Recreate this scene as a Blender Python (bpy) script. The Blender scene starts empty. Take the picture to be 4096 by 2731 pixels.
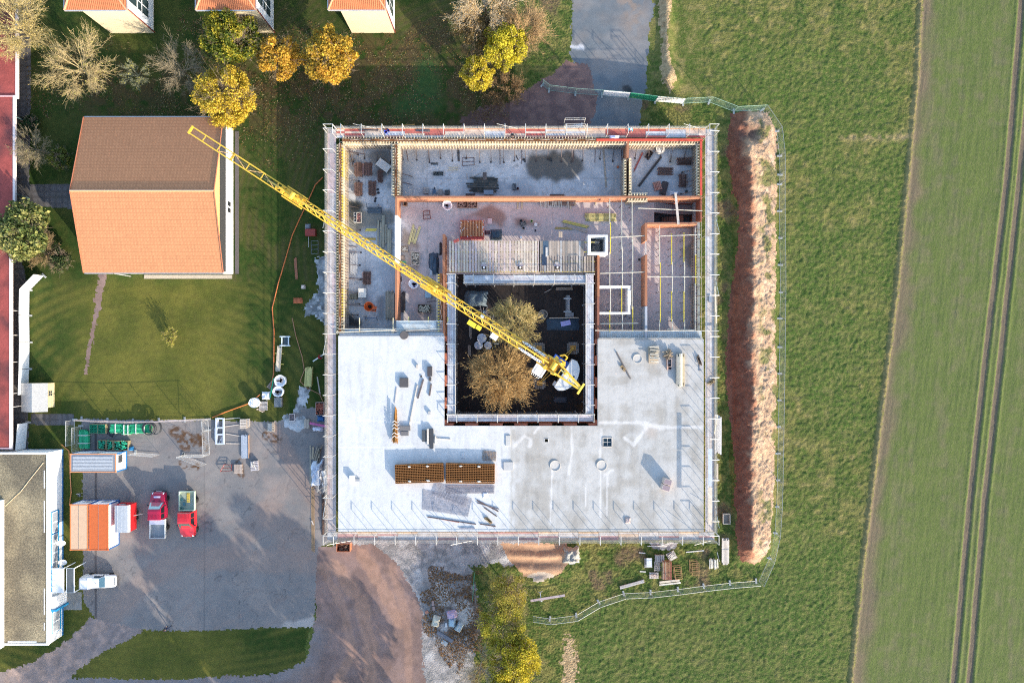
import bpy, math, random
import numpy as np
from mathutils import Vector, Matrix
R = math.radians
random.seed(7)
sc = bpy.context.scene
COL = sc.collection

# ---------------------------------------------------------------- camera, sky, sun, exposure
cam_d = bpy.data.cameras.new("camera")
cam_d.lens = 24.0
cam_d.sensor_width = 36.0
cam_d.clip_end = 5000
cam = bpy.data.objects.new("camera", cam_d)
cam.location = (0, 0, 91.0)
COL.objects.link(cam)
sc.camera = cam

SUN_EL = R(17)
SUN_H = Vector((0.628, -0.778, 0)).normalized()
SUN_V = Vector((SUN_H.x * math.cos(SUN_EL), SUN_H.y * math.cos(SUN_EL), math.sin(SUN_EL)))
w = bpy.data.worlds.new("World")
sc.world = w
w.use_nodes = True
nt = w.node_tree
bg = nt.nodes["Background"]
sky = nt.nodes.new("ShaderNodeTexSky")
sky.sky_type = 'NISHITA'
sky.sun_disc = False
sky.sun_elevation = SUN_EL
sky.sun_rotation = math.atan2(SUN_H.x, SUN_H.y)
nt.links.new(sky.outputs[0], bg.inputs[0])
bg.inputs[1].default_value = 0.15
sd = bpy.data.lights.new("sun", 'SUN')
sd.energy = 2.75
sd.angle = R(0.5)
sd.color = (1.0, 0.86, 0.68)
so = bpy.data.objects.new("sun", sd)
so.rotation_euler = SUN_V.to_track_quat('Z', 'Y').to_euler()
COL.objects.link(so)
sc.cycles.filter_width = 1.1
sc.cycles.use_denoising = False
vs = sc.view_settings
vs.view_transform = 'Standard'
vs.look = 'None'
vs.exposure = 1.7
vs.gamma = 1.0

# ---------------------------------------------------------------- picture -> place
# A feature seen in the photograph is placed where its ray meets its real height z.
F, H, CX, CY = 2730.67, 91.0, 2048.0, 1365.5
VIEWS = {
 't00': (0, 0, .44638), 't10': (1024, 0, .44638), 't20': (2048, 0, .44638), 't30': (3072, 0, .44638),
 't01': (0, 700, .44638), 't11': (1024, 700, .44638), 't21': (2048, 700, .44638), 't31': (3072, 700, .44638),
 't02': (0, 1400, .44638), 't12': (1024, 1400, .44638), 't22': (2048, 1400, .44638),
 't03': (0, 2031, .44638), 't13': (1024, 2031, .44638), 't23': (2048, 2031, .44638),
 'A': (1290, 480, .216837), 'B': (1330, 780, .204082), 'C': (1330, 1060, .204082), 'D': (1800, 480, .446429),
 'E': (2380, 500, .390684), 'G': (2380, 850, .55794), 'CR': (2000, 1330, .191296), 'CY': (1780, 1080, .395306),
 'TR': (260, 1940, .246599), 'YD': (260, 1640, .272109), 'LA': (980, 1300, .446533), 'LB': (980, 1680, .625),
 'SA': (1500, 1400, .446429), 'SB': (1500, 1780, .446571), 'SC': (2420, 1360, .379447), 'SE': (2500, 2150, .357143),
 'BG': (1700, 2340, .3125), 'RG': (0, 2200, .446429), 'CAR': (300, 2260, .14881), 'FN': (2160, 320, .47619),
 'LF': (0, 1050, .948905), 'EB': (2820, 1640, .512821), 'DK': (1800, 880, .327381), 'Y2': (780, 1640, .290102),
 'LC': (1050, 1560, .223285), 'V': (0, 0, 1.741497), 'SS': (2300, 2140, .3125),
}
def P(view, x, y, z=0.0):
    ox, oy, s = VIEWS[view]
    k = (H - z) / F
    return Vector(((ox + x * s - CX) * k, (CY - oy - y * s) * k, z))

ZF, ZS, ZD = 1.0, 4.0, 3.6          # storey floor, roof slab, scaffold deck

# ---------------------------------------------------------------- noise in numpy
_tabs = {}
def vn(x, y, seed=0):
    if seed not in _tabs:
        _tabs[seed] = np.random.default_rng(seed + 100).random((256, 256))
    T = _tabs[seed]
    xi = np.floor(x).astype(int); yi = np.floor(y).astype(int)
    fx = x - xi; fy = y - yi
    fx = fx * fx * (3 - 2 * fx); fy = fy * fy * (3 - 2 * fy)
    a, b = xi & 255, yi & 255
    a1, b1 = (xi + 1) & 255, (yi + 1) & 255
    return (T[a, b] * (1 - fx) + T[a1, b] * fx) * (1 - fy) + (T[a, b1] * (1 - fx) + T[a1, b1] * fx) * fy
def fbm(x, y, freq=1.0, seed=0, octv=4, gain=.5):
    s = 0; a = 1; t = 0
    for i in range(octv):
        s = s + a * vn(x * freq + 13.7 * i, y * freq + 7.1 * i, seed + i)
        t += a; a *= gain; freq *= 2.03
    return s / t
def sstep(a, b, x):
    t = np.clip((x - a) / (b - a), 0, 1)
    return t * t * (3 - 2 * t)
def pip(X, Y, poly):
    ins = np.zeros(X.shape, bool)
    n = len(poly)
    for i in range(n):
        x0, y0 = poly[i]; x1, y1 = poly[(i + 1) % n]
        if y0 == y1: continue
        c = ((y0 > Y) != (y1 > Y)) & (X < (x1 - x0) * (Y - y0) / (y1 - y0) + x0)
        ins ^= c
    return ins
def blur(m, r):
    m = m.astype(float)
    for ax in (0, 1):
        for _ in range(2):
            p = np.pad(m, [(r + 1, r) if a == ax else (0, 0) for a in (0, 1)], mode='edge')
            c = np.cumsum(p, axis=ax)
            n = m.shape[ax]
            if ax == 0: m = (c[2*r+1:2*r+1+n] - c[:n]) / (2*r+1)
            else: m = (c[:, 2*r+1:2*r+1+n] - c[:, :n]) / (2*r+1)
    return m
def segdist(X, Y, pts):
    d = np.full(X.shape, 1e9)
    for (x0, y0), (x1, y1) in zip(pts[:-1], pts[1:]):
        dx, dy = x1 - x0, y1 - y0
        t = np.clip(((X - x0) * dx + (Y - y0) * dy) / (dx * dx + dy * dy + 1e-9), 0, 1)
        d = np.minimum(d, np.hypot(X - x0 - t * dx, Y - y0 - t * dy))
    return d

# ---------------------------------------------------------------- materials: colour sits in the "Col" attribute, nodes add grain, wear and relief
def mat(name, rough=.8, metal=0., amt=.25, scale=3., fine=20., bump=0., bscale=20., trans=0., spec=.3, coat=0., bricks=None, stretch=None, tint=None, tamt=.3, tscale=1.5):
    m = bpy.data.materials.new(name); m.use_nodes = True
    n = m.node_tree.nodes; l = m.node_tree.links
    b = n["Principled BSDF"]
    b.inputs["Roughness"].default_value = rough
    b.inputs["Metallic"].default_value = metal
    b.inputs["Specular IOR Level"].default_value = spec
    if coat: b.inputs["Coat Weight"].default_value = coat
    at = n.new("ShaderNodeAttribute"); at.attribute_name = "Col"
    tc = n.new("ShaderNodeTexCoord")
    co = tc.outputs["Object"]
    if stretch:
        mp = n.new("ShaderNodeMapping"); mp.inputs["Scale"].default_value = stretch
        l.new(co, mp.inputs[0]); co = mp.outputs[0]
    n1 = n.new("ShaderNodeTexNoise"); n1.inputs["Scale"].default_value = scale; n1.inputs["Detail"].default_value = 6
    n2 = n.new("ShaderNodeTexNoise"); n2.inputs["Scale"].default_value = fine; n2.inputs["Detail"].default_value = 3
    l.new(co, n1.inputs[0]); l.new(co, n2.inputs[0])
    ad = n.new("ShaderNodeMath"); ad.operation = 'ADD'
    l.new(n1.outputs["Fac"], ad.inputs[0]); l.new(n2.outputs["Fac"], ad.inputs[1])
    mr = n.new("ShaderNodeMapRange")
    mr.inputs["From Min"].default_value = .55; mr.inputs["From Max"].default_value = 1.45
    mr.inputs["To Min"].default_value = 1 - amt; mr.inputs["To Max"].default_value = 1 + amt
    l.new(ad.outputs[0], mr.inputs[0])
    vm = n.new("ShaderNodeVectorMath"); vm.operation = 'SCALE'
    src = at.outputs["Color"]
    if tint:
        n3 = n.new("ShaderNodeTexNoise"); n3.inputs["Scale"].default_value = tscale; n3.inputs["Detail"].default_value = 5
        l.new(co, n3.inputs[0])
        r3 = n.new("ShaderNodeMapRange"); r3.inputs["From Min"].default_value = .45; r3.inputs["From Max"].default_value = .72
        r3.inputs["To Max"].default_value = tamt
        l.new(n3.outputs["Fac"], r3.inputs[0])
        mx = n.new("ShaderNodeMix"); mx.data_type = 'RGBA'
        l.new(r3.outputs[0], mx.inputs["Factor"]); l.new(src, mx.inputs["A"]); mx.inputs["B"].default_value = (*tint, 1)
        src = mx.outputs["Result"]
    if bricks:
        bw, bh, mort, mcol, proj = bricks
        sx = n.new("ShaderNodeSeparateXYZ"); l.new(tc.outputs["Object"], sx.inputs[0])
        cb = n.new("ShaderNodeCombineXYZ")
        if proj == 'wall':
            a2 = n.new("ShaderNodeMath"); a2.operation = 'ADD'
            l.new(sx.outputs[0], a2.inputs[0]); l.new(sx.outputs[1], a2.inputs[1])
            l.new(a2.outputs[0], cb.inputs[0]); l.new(sx.outputs[2], cb.inputs[1])
        else:
            l.new(sx.outputs[0], cb.inputs[0]); l.new(sx.outputs[1], cb.inputs[1])
        bt = n.new("ShaderNodeTexBrick"); bt.inputs["Scale"].default_value = 1
        bt.inputs["Brick Width"].default_value = bw; bt.inputs["Row Height"].default_value = bh
        bt.inputs["Mortar Size"].default_value = mort; bt.inputs["Mortar Smooth"].default_value = .3
        bt.inputs["Color1"].default_value = (.93, .93, .93, 1); bt.inputs["Color2"].default_value = (1.07, 1.07, 1.07, 1)
        bt.inputs["Mortar"].default_value = (*mcol, 1)
        l.new(cb.outputs[0], bt.inputs[0])
        mm = n.new("ShaderNodeMix"); mm.data_type = 'RGBA'; mm.blend_type = 'MULTIPLY'; mm.inputs["Factor"].default_value = 1
        l.new(src, mm.inputs["A"]); l.new(bt.outputs["Color"], mm.inputs["B"])
        src = mm.outputs["Result"]
    l.new(src, vm.inputs[0]); l.new(mr.outputs[0], vm.inputs["Scale"])
    l.new(vm.outputs[0], b.inputs["Base Color"])
    if bump:
        n4 = n.new("ShaderNodeTexNoise"); n4.inputs["Scale"].default_value = bscale; n4.inputs["Detail"].default_value = 5
        l.new(co, n4.inputs[0])
        bp = n.new("ShaderNodeBump"); bp.inputs["Strength"].default_value = 1; bp.inputs["Distance"].default_value = bump
        l.new(n4.outputs["Fac"], bp.inputs["Height"]); l.new(bp.outputs[0], b.inputs["Normal"])
    if trans:
        tr = n.new("ShaderNodeBsdfTranslucent"); l.new(vm.outputs[0], tr.inputs[0])
        ms = n.new("ShaderNodeMixShader"); ms.inputs[0].default_value = trans
        l.new(b.outputs[0], ms.inputs[1]); l.new(tr.outputs[0], ms.inputs[2])
        l.new(ms.outputs[0], n["Material Output"].inputs[0])
    return m
M = {}
M['paint'] = mat('painted_metal', .45, 0, .12, 2, 12, spec=.5)
M['car'] = mat('car_paint', .28, 0, .05, 1, 6, spec=.5, coat=.5)
M['steel'] = mat('galvanised_steel', .45, .35, .2, 4, 25)
M['rust'] = mat('rusty_steel', .8, .2, .4, 6, 30)
M['wood'] = mat('sawn_timber', .85, 0, .3, 1.2, 9, tint=(.25, .19, .14), tamt=.35, tscale=2.)
M['conc'] = mat('concrete', .9, 0, .10, .7, 5, bump=.0015, bscale=6)
M['brick'] = mat('clay_brick', .9, 0, .15, 2, 12, bricks=(.5, .25, .018, (.75, .72, .68), 'wall'))
M['tile'] = mat('roof_tile', .75, 0, .06, .35, 3, bricks=(.18, .43, .022, (.66, .60, .56), 'top'))
M['render'] = mat('rendered_wall', .9, 0, .08, .7, 15)
M['cloth'] = mat('plastic_and_cloth', .6, 0, .2, 3, 14, bump=.04, bscale=6)
M['plastic'] = mat('plastic', .4, 0, .12, 3, 14, spec=.5)
M['glass'] = mat('window_glass', .08, 0, .1, 1, 4, spec=.8)
M['rubber'] = mat('rubber', .8, 0, .2, 8, 30)
M['bark'] = mat('bark', .9, 0, .3, 3, 14)
M['leaf'] = mat('leaves', .6, 0, .15, .8, 3, trans=.35)
M['soil'] = mat('loose_soil', .95, 0, .35, 1.5, 9, bump=.1, bscale=5)
M['gravelroof'] = mat('roof_gravel', .95, 0, .55, 4, 8, bump=.06, bscale=9, tint=(.36, .30, .19), tamt=.8, tscale=.25)
M['skin'] = mat('skin_and_clothes', .8, 0, .12, 5, 20)

# ---------------------------------------------------------------- mesh builder
def jit(c, a=.12):
    f = 1 + random.uniform(-a, a)
    return (c[0] * f, c[1] * f, c[2] * f)
class MB:
    def __init__(s): s.v = []; s.f = []; s.c = []
    def add(s, vs, fs, col):
        o = len(s.v); s.v.extend(vs)
        for f in fs: s.f.append([i + o for i in f]); s.c.append(col)
    def box(s, c, size, col, rz=0, mtx=None, taper=1.0):
        x, y, z = size[0] / 2, size[1] / 2, size[2]
        t = taper
        pts = [(-x, -y, 0), (x, -y, 0), (x, y, 0), (-x, y, 0), (-x*t, -y*t, z), (x*t, -y*t, z), (x*t, y*t, z), (-x*t, y*t, z)]
        ca, sa = math.cos(rz), math.sin(rz)
        out = []
        for a, b, d in pts:
            p = Vector((c[0] + a * ca - b * sa, c[1] + a * sa + b * ca, c[2] + d))
            if mtx: p = mtx @ p
            out.append(tuple(p))
        s.add(out, [(0, 3, 2, 1), (4, 5, 6, 7), (0, 1, 5, 4), (1, 2, 6, 5), (2, 3, 7, 6), (3, 0, 4, 7)], col)
    def span(s, x0, x1, y0, y1, z0, z1, col):
        s.box(((x0 + x1) / 2, (y0 + y1) / 2, z0), (abs(x1 - x0), abs(y1 - y0), z1 - z0), col)
    def beam(s, p0, p1, wd, ht, col, up=(0, 0, 1)):
        p0 = Vector(p0); p1 = Vector(p1); d = (p1 - p0)
        if d.length < 1e-6: return
        d.normalize(); u = Vector(up)
        if abs(d.dot(u)) > .95: u = Vector((0, 1, 0))
        sd = d.cross(u).normalized() * (wd / 2); uu = sd.cross(d).normalized() * (ht / 2)
        vs = []
        for p in (p0, p1):
            vs += [tuple(p - sd - uu), tuple(p + sd - uu), tuple(p + sd + uu), tuple(p - sd + uu)]
        s.add(vs, [(0, 1, 2, 3), (7, 6, 5, 4), (0, 4, 5, 1), (1, 5, 6, 2), (2, 6, 7, 3), (3, 7, 4, 0)], col)
    def tube(s, p0, p1, r, col, n=5, r1=None):
        p0 = Vector(p0); p1 = Vector(p1); d = p1 - p0
        if d.length < 1e-6: return
        d.normalize(); a = d.orthogonal().normalized(); b = d.cross(a)
        r1 = r if r1 is None else r1
        vs = []
        for p, q in ((p0, r), (p1, r1)):
            for i in range(n):
                t = 2 * math.pi * i / n
                vs.append(tuple(p + a * (q * math.cos(t)) + b * (q * math.sin(t))))
        fs = [(i, (i + 1) % n, n + (i + 1) % n, n + i) for i in range(n)]
        fs += [tuple(range(n - 1, -1, -1)), tuple(range(n, 2 * n))]
        s.add(vs, fs, col)
    def path(s, pts, r, col, n=5):
        for a, b in zip(pts[:-1], pts[1:]): s.tube(a, b, r, col, n)
    def prism(s, poly, z0, z1, col, side=None):
        n = len(poly)
        a = sum(poly[i][0] * poly[(i+1) % n][1] - poly[(i+1) % n][0] * poly[i][1] for i in range(n))
        if a < 0: poly = poly[::-1]
        vs = [(p[0], p[1], z0) for p in poly] + [(p[0], p[1], z1) for p in poly]
        s.add(vs, [tuple(range(n, 2 * n))], col)
        s.add(vs, [tuple(range(n - 1, -1, -1))] + [(i, (i+1) % n, n + (i+1) % n, n + i) for i in range(n)], side or col)
    def lathe(s, c, prof, col, n=14, sx=1, sy=1, cap=True, wob=0, rz=0):
        vs = []; m = len(prof)
        for r, z in prof:
            for i in range(n):
                t = 2 * math.pi * i / n
                q = r * (1 + (random.uniform(-wob, wob) if wob else 0))
                x, y = q * math.cos(t) * sx, q * math.sin(t) * sy
                vs.append((c[0] + x * math.cos(rz) - y * math.sin(rz), c[1] + x * math.sin(rz) + y * math.cos(rz), c[2] + z))
        fs = []
        for j in range(m - 1):
            for i in range(n):
                fs.append((j*n + i, j*n + (i+1) % n, (j+1)*n + (i+1) % n, (j+1)*n + i))
        if cap: fs += [tuple(range(n - 1, -1, -1)), tuple(range((m-1)*n, m*n))]
        s.add(vs, fs, col)
    def grid(s, fn, nu, nv, col):
        vs = [tuple(fn(i / nu, j / nv)) for j in range(nv + 1) for i in range(nu + 1)]
        for j in range(nv):
            for i in range(nu):
                pass
        fs = [(j*(nu+1)+i, j*(nu+1)+i+1, (j+1)*(nu+1)+i+1, (j+1)*(nu+1)+i) for j in range(nv) for i in range(nu)]
        if callable(col):
            o = len(s.v); s.v.extend(vs)
            for k, f in enumerate(fs):
                s.f.append([a + o for a in f]); s.c.append(col((k % nu + .5) / nu, (k // nu + .5) / nv))
        else: s.add(vs, fs, col)
def build(name, mb, m, parent=None, smooth=False):
    me = bpy.data.meshes.new(name)
    vs = mb.v
    if parent is not None and not parent.get('_loc', False):
        L = parent.matrix_basis.translation
        p = parent.parent
        while p is not None:
            L = L + p.matrix_basis.translation; p = p.parent
        vs = [(a - L.x, b - L.y, c - L.z) for a, b, c in vs]
    me.from_pydata(vs, [], mb.f)
    at = me.attributes.new("Col", 'FLOAT_COLOR', 'FACE')
    cc = np.ones((len(mb.c), 4), np.float32)
    if len(mb.c): cc[:, :3] = np.array(mb.c, np.float32)[:, :3]
    at.data.foreach_set("color", cc.ravel())
    if smooth: me.polygons.foreach_set("use_smooth", [True] * len(me.polygons))
    me.materials.append(M[m] if isinstance(m, str) else m)
    me.update()
    o = bpy.data.objects.new(name, me); COL.objects.link(o)
    if parent is not None: o.parent = parent
    return o
def np_mesh(name, verts, faces, col, m, parent=None, domain='POINT', smooth=False):
    me = bpy.data.meshes.new(name)
    nv, nf, k = len(verts), len(faces), faces.shape[1]
    me.vertices.add(nv); me.vertices.foreach_set("co", np.ascontiguousarray(verts, np.float32).ravel())
    me.loops.add(nf * k); me.loops.foreach_set("vertex_index", np.ascontiguousarray(faces, np.int32).ravel())
    me.polygons.add(nf); me.polygons.foreach_set("loop_start", np.arange(0, nf * k, k, dtype=np.int32))
    me.update(calc_edges=True)
    at = me.attributes.new("Col", 'FLOAT_COLOR', domain)
    cc = np.ones((len(col), 4), np.float32); cc[:, :3] = col
    at.data.foreach_set("color", cc.ravel())
    me.polygons.foreach_set("use_smooth", np.full(nf, smooth))
    me.materials.append(M[m] if isinstance(m, str) else m)
    o = bpy.data.objects.new(name, me); COL.objects.link(o)
    if parent is not None: o.parent = parent
    return o
def tag(o, label, cat, group=None):
    o['label'] = label; o['category'] = cat
    if group: o['group'] = group
    return o
def thing(name, label, cat, loc=(0, 0, 0), rz=0, group=None):
    o = bpy.data.objects.new(name, None); COL.objects.link(o)
    o.location = loc; o.rotation_euler = (0, 0, rz); o.empty_display_size = .3
    return tag(o, label, cat, group)
def one(name, mb, m, label, cat, group=None, smooth=False):
    n = len(mb.v)
    c = Vector((sum(p[0] for p in mb.v) / n, sum(p[1] for p in mb.v) / n, min(p[2] for p in mb.v)))
    mb.v = [(p[0] - c.x, p[1] - c.y, p[2] - c.z) for p in mb.v]
    o = build(name, mb, m, None, smooth); o.location = c
    return tag(o, label, cat, group)
def dup(root, loc, rz=0, label=None, group=None):
    r = root.copy(); COL.objects.link(r); r.location = loc; r.rotation_euler = (0, 0, rz)
    if label: r['label'] = label
    if group: r['group'] = group
    for ch in list(root.children):
        c = ch.copy(); COL.objects.link(c); c.parent = r
        for g in list(ch.children):
            d = g.copy(); COL.objects.link(d); d.parent = c
    return r
def ordinal(i):
    return ['first','second','third','fourth','fifth','sixth','seventh','eighth','ninth','tenth','eleventh','twelfth','thirteenth','fourteenth','fifteenth','sixteenth','seventeenth','eighteenth','nineteenth','twentieth'][i]
# ---------------------------------------------------------------- ground: zones of one relief, each zone a mesh of its own
CELL = .15
gx = np.arange(-74, 74 + 1e-6, CELL); gy = np.arange(-50, 50 + 1e-6, CELL)
GX, GY = np.meshgrid(gx, gy)
cxs = (gx[:-1] + gx[1:]) / 2; cys = (gy[:-1] + gy[1:]) / 2
ZX, ZY = np.meshgrid(cxs, cys)
KG = 91.0 / 1568
def wv(pts): return [((x - 1176) * KG, (784 - y) * KG) for x, y in pts]
wa = (fbm(ZX, ZY, .5, 1) - .5); wb = (fbm(ZX, ZY, .5, 5) - .5)
wc = (vn(ZX * 4, ZY * 4, 9) - .5); wd_ = (vn(ZX * 4, ZY * 4, 10) - .5)
def mask(pts, warp=1.0, fine=.5):
    return pip(ZX + wa * warp * 2 + wc * fine, ZY + wb * warp * 2 + wd_ * fine, wv(pts))
ZN = ['meadow', 'crop_field', 'lawn', 'asphalt_yard', 'dirt_road', 'gravel_path', 'rubble_ground', 'gravel_road', 'red_dirt', 'earth_mound', 'courtyard_soil', 'paved_path', 'dry_grass', 'sand_patch', 'concrete_spill', 'rough_grass']
ZI = {n: i for i, n in enumerate(ZN)}
zone = np.zeros(ZX.shape, int)
def put(n, pts, warp=.6, fine=.5): zone[mask(pts, warp, fine)] = ZI[n]
put('lawn', [(-200, -200), (1250, -200), (1250, 330), (770, 330), (770, 1250), (700, 1480), (700, 1800), (-200, 1800)], .2, .2)
field_edge = [(2125, -120), (2110, 180), (2090, 400), (2062, 680), (2022, 1000), (1985, 1300), (1958, 1568), (1945, 1700)]
put('crop_field', field_edge + [(2600, 1700), (2600, -120)], .12, .35)
put('rough_grass', [(1225, 1245), (1700, 1240), (1690, 1300), (1740, 1335), (1560, 1350), (1430, 1365), (1330, 1405), (1240, 1420)], .3, .5)
put('rough_grass', [(1500, 190), (1560, 215), (1690, 250), (1690, 1260), (1640, 1260), (1640, 285), (1470, 290), (1475, 240)], .4, .5)
put('asphalt_yard', [(188, 962), (640, 968), (700, 935), (770, 935), (770, 1240), (732, 1255), (728, 1300), (720, 1440), (600, 1440), (480, 1448), (330, 1446), (235, 1440), (205, 1400), (192, 1385), (190, 1050)], .12, .3)
put('rubble_ground', [(740, 1225), (1240, 1225), (1240, 1300), (1120, 1310), (1110, 1420), (1080, 1600), (940, 1600), (900, 1300)], .6, .6)
put('rough_grass', [(1080, 1300), (1250, 1290), (1340, 1410), (1320, 1600), (1075, 1600), (1105, 1420)], .6, .6)
put('dirt_road', [(728, 1252), (860, 1250), (905, 1285), (945, 1340), (965, 1400), (985, 1700), (150, 1700), (150, 1556), (400, 1560), (520, 1553), (640, 1545), (700, 1520), (722, 1440)], .35, .4)
put('gravel_path', [(-60, 1560), (60, 1525), (130, 1490), (190, 1440), (205, 1418), (290, 1436), (330, 1450), (250, 1490), (170, 1545), (120, 1600), (-60, 1640)], .3, .4)
put('rough_grass', [(1190, -60), (1320, -60), (1312, 90), (1300, 160), (1230, 210), (1180, 190)], .6, .5)
put('gravel_road', [(1312, -150), (1503, -150), (1500, 0), (1490, 110), (1485, 200), (1470, 260), (1475, 310), (1340, 310), (1352, 250), (1350, 190), (1312, 130)], .4, .4)
put('red_dirt', [(1165, 240), (1200, 205), (1265, 170), (1300, 140), (1352, 150), (1372, 215), (1362, 262), (1340, 320), (1155, 320)], .5, .4)
put('red_dirt', [(1060, 262), (1110, 240), (1180, 235), (1170, 320), (1050, 320)], .5, .5)
put('dry_grass', [(1508, -100), (1533, -100), (1541, 20), (1531, 80), (1538, 150), (1552, 185), (1540, 215), (1518, 190), (1514, 150), (1518, 90), (1510, 30)], .25, .4)
put('dry_grass', [(1300, 1455), (1318, 1462), (1326, 1520), (1320, 1700), (1292, 1700), (1290, 1540)], .7, 1.1)
put('earth_mound', [(1680, 262), (1710, 250), (1760, 258), (1782, 300), (1784, 420), (1780, 600), (1778, 760), (1782, 900), (1778, 1060), (1772, 1180), (1762, 1270), (1735, 1292), (1700, 1285), (1684, 1200), (1686, 1080), (1675, 960), (1666, 840), (1672, 720), (1688, 620), (1694, 520), (1682, 430), (1668, 350)], .35, .35)
put('sand_patch', [(1150, 1245), (1300, 1245), (1310, 1285), (1290, 1312), (1240, 1335), (1205, 1322), (1170, 1285)], .35, .3)
put('rubble_ground', [(1296, 1262), (1325, 1252), (1332, 1285), (1312, 1295), (1298, 1285)], .2, .2)
put('rubble_ground', [(1490, 1245), (1560, 1245), (1545, 1262), (1500, 1258)], .2, .2)
put('courtyard_soil', [(1015, 620), (1375, 620), (1375, 985), (1015, 985)], 0, 0)
put('paved_path', [(33, 424), (168, 424), (172, 480), (33, 470)], .04, 0)
put('paved_path', [(-60, -60), (72, -60), (70, 300), (66, 470), (30, 520), (60, 640), (66, 1035), (-60, 1035)], .06, .1)
put('paved_path', [(70, 950), (170, 950), (170, 976), (70, 975)], .1, .1)
put('paved_path', [(120, 1358), (188, 1358), (188, 1401), (120, 1401)], 0, 0)
put('dirt_road', [(230, 628), (246, 628), (240, 660), (232, 700), (220, 740), (212, 790), (206, 830), (200, 860), (193, 860), (200, 800), (210, 750), (218, 690)], .3, .4)
put('concrete_spill', [(722, 590), (760, 580), (760, 745), (742, 745), (728, 720), (700, 725), (697, 705), (712, 690), (730, 670)], .5, .5)
put('concrete_spill', [(690, 890), (712, 895), (706, 925), (690, 950), (672, 950), (680, 925)], .4, .4)
put('concrete_spill', [(648, 958), (700, 955), (705, 980), (690, 990), (655, 985)], .4, .4)
pit = (ZX > 18.4) & (ZX < 24.3) & (ZY > 15.5) & (ZY < 18.5)
zone[pit] = -1

# relief
def ridge(X, Y):
    yy = np.clip((Y + 29.6) / 60.2, 0, 1)
    crest = 31.35 + (fbm(Y, Y * 0, .12, 21) - .5) * 1.4
    wl, wr = 2.2, 4.1
    d = X - crest
    t = np.where(d < 0, 1 + d / wl, 1 - d / wr)
    endf = np.clip((Y + 29.8) / 2.5, 0, 1) * np.clip((30.8 - Y) / 2.5, 0, 1)
    h = np.clip(t, 0, 1) ** .85 * 1.75 * endf
    return h * (.78 + .44 * fbm(X, Y, .7, 22)) + (fbm(X, Y, 3.0, 23, 5, .62) - .5) * .40 * np.clip(t * 3, 0, 1) * endf
def relief(X, Y):
    h = (fbm(X, Y, .25, 30) - .5) * .12
    h = h + ridge(X, Y)
    g = np.hypot(X - 31.5, Y - 27.6)
    h = h - 1.1 * np.exp(-(g / 1.25) ** 2)
    sx = np.exp(-((X - 3.8) / 5.0) ** 4) * np.exp(-((Y + 29.0) / 2.9) ** 4)
    h = h + sx * (.13 * np.sin(Y * 3.3 + fbm(X, Y, .3, 31) * 3) + .2)
    h = h + .75 * np.exp(-(np.hypot(X - 7.9, Y + 28.1) / 1.0) ** 2)
    h = h + .35 * np.exp(-(np.hypot((X - 3.9) / 2.0, Y + 31.6) / .8) ** 2)
    # hay along the gravel road
    h = h + .7 * np.exp(-((X - 20.6) / .8) ** 2) * sstep(33, 36, Y) + .9 * np.exp(-(np.hypot(X - 21.1, Y - 35.0) / 1.2) ** 2)
    return h
GZ = relief(GX, GY)
inb = (GX > -23) & (GX < 25.4) & (GY > -25) & (GY < 26.8)
GZ = np.where(inb, -.02, GZ)
# crop field rows and wheel ruts
def fedge_x(Y):
    ys = [y for x, y in wv(field_edge)][::-1]; xs = [x for x, y in wv(field_edge)][::-1]
    return np.interp(Y, ys, xs)
rut1 = wv([(2352, -60), (2314, 402), (2266, 804), (2228, 1150), (2188, 1600)])
rut2 = wv([(2390, -60), (2343, 402), (2301, 804), (2262, 1150), (2224, 1600)])
d1 = np.abs(GX - np.interp(GY, [p[1] for p in rut1][::-1], [p[0] for p in rut1][::-1]))
d2 = np.abs(GX - np.interp(GY, [p[1] for p in rut2][::-1], [p[0] for p in rut2][::-1]))
RUT = np.maximum(1 - sstep(.33, .5, d1), 1 - sstep(.33, .5, d2))
RIM = np.exp(-((np.minimum(d1, d2) - .62) / .18) ** 2)
fe = fedge_x(GY)
fmask = sstep(-.2, .3, GX - fe)
ROWC = GX - fe
GZ = GZ + fmask * (-.10 * RUT + .07 * RIM + .06 * (fbm(ROWC * 3.2, GY * .35, 1, 57, 2) - .5))
GZ = GZ + .22 * np.exp(-((GX - fe + .25) / .3) ** 2)
GZ = np.where((GX < 25.4) & ~((GY < -26) & (GX > 9)), GZ, GZ + (1 - fmask) * (fbm(GX, GY, 2.6, 33, 3) - .5) * .20 * (1 - np.clip(ridge(GX, GY) * 3, 0, 1)))

def mixc(a, b, t):
    t = t[..., None]
    return a * (1 - t) + b * t
def C(*c): return np.array(c, float)[None, None, :] * np.ones(GX.shape + (1,))
n1 = fbm(GX, GY, .35, 40); n2 = fbm(GX, GY, 1.1, 44); n3 = vn(GX * 3.3, GY * 3.3, 50); n4 = fbm(GX, GY, .09, 52)
ns = fbm(GX * 1.0, GY * .10, .9, 56)       # streaks along the working direction
cm = {}
g = mixc(C(.066, .098, .021), C(.142, .138, .042), sstep(.35, .68, n2 * .6 + n1 * .4))
g = mixc(g, C(.22, .185, .075), sstep(.60, .80, n2) * .7)
g = mixc(g, C(.035, .075, .016), sstep(.55, .8, ns) * .6 * (GX > 38))
g = mixc(g, C(.056, .10, .020), sstep(.46, .6, n4) * .55)
g = mixc(g, C(.045, .085, .018), sstep(-26, -34, GY) * sstep(24, 14, np.abs(GX - 20)) * .55)
g = mixc(g, C(.30, .22, .12), np.exp(-((GY - 27.0 - (n2 - .5) * 1.5) / .45) ** 2) * sstep(42, 46, GX) * sstep(.42, .6, n2) * .8)
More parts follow.
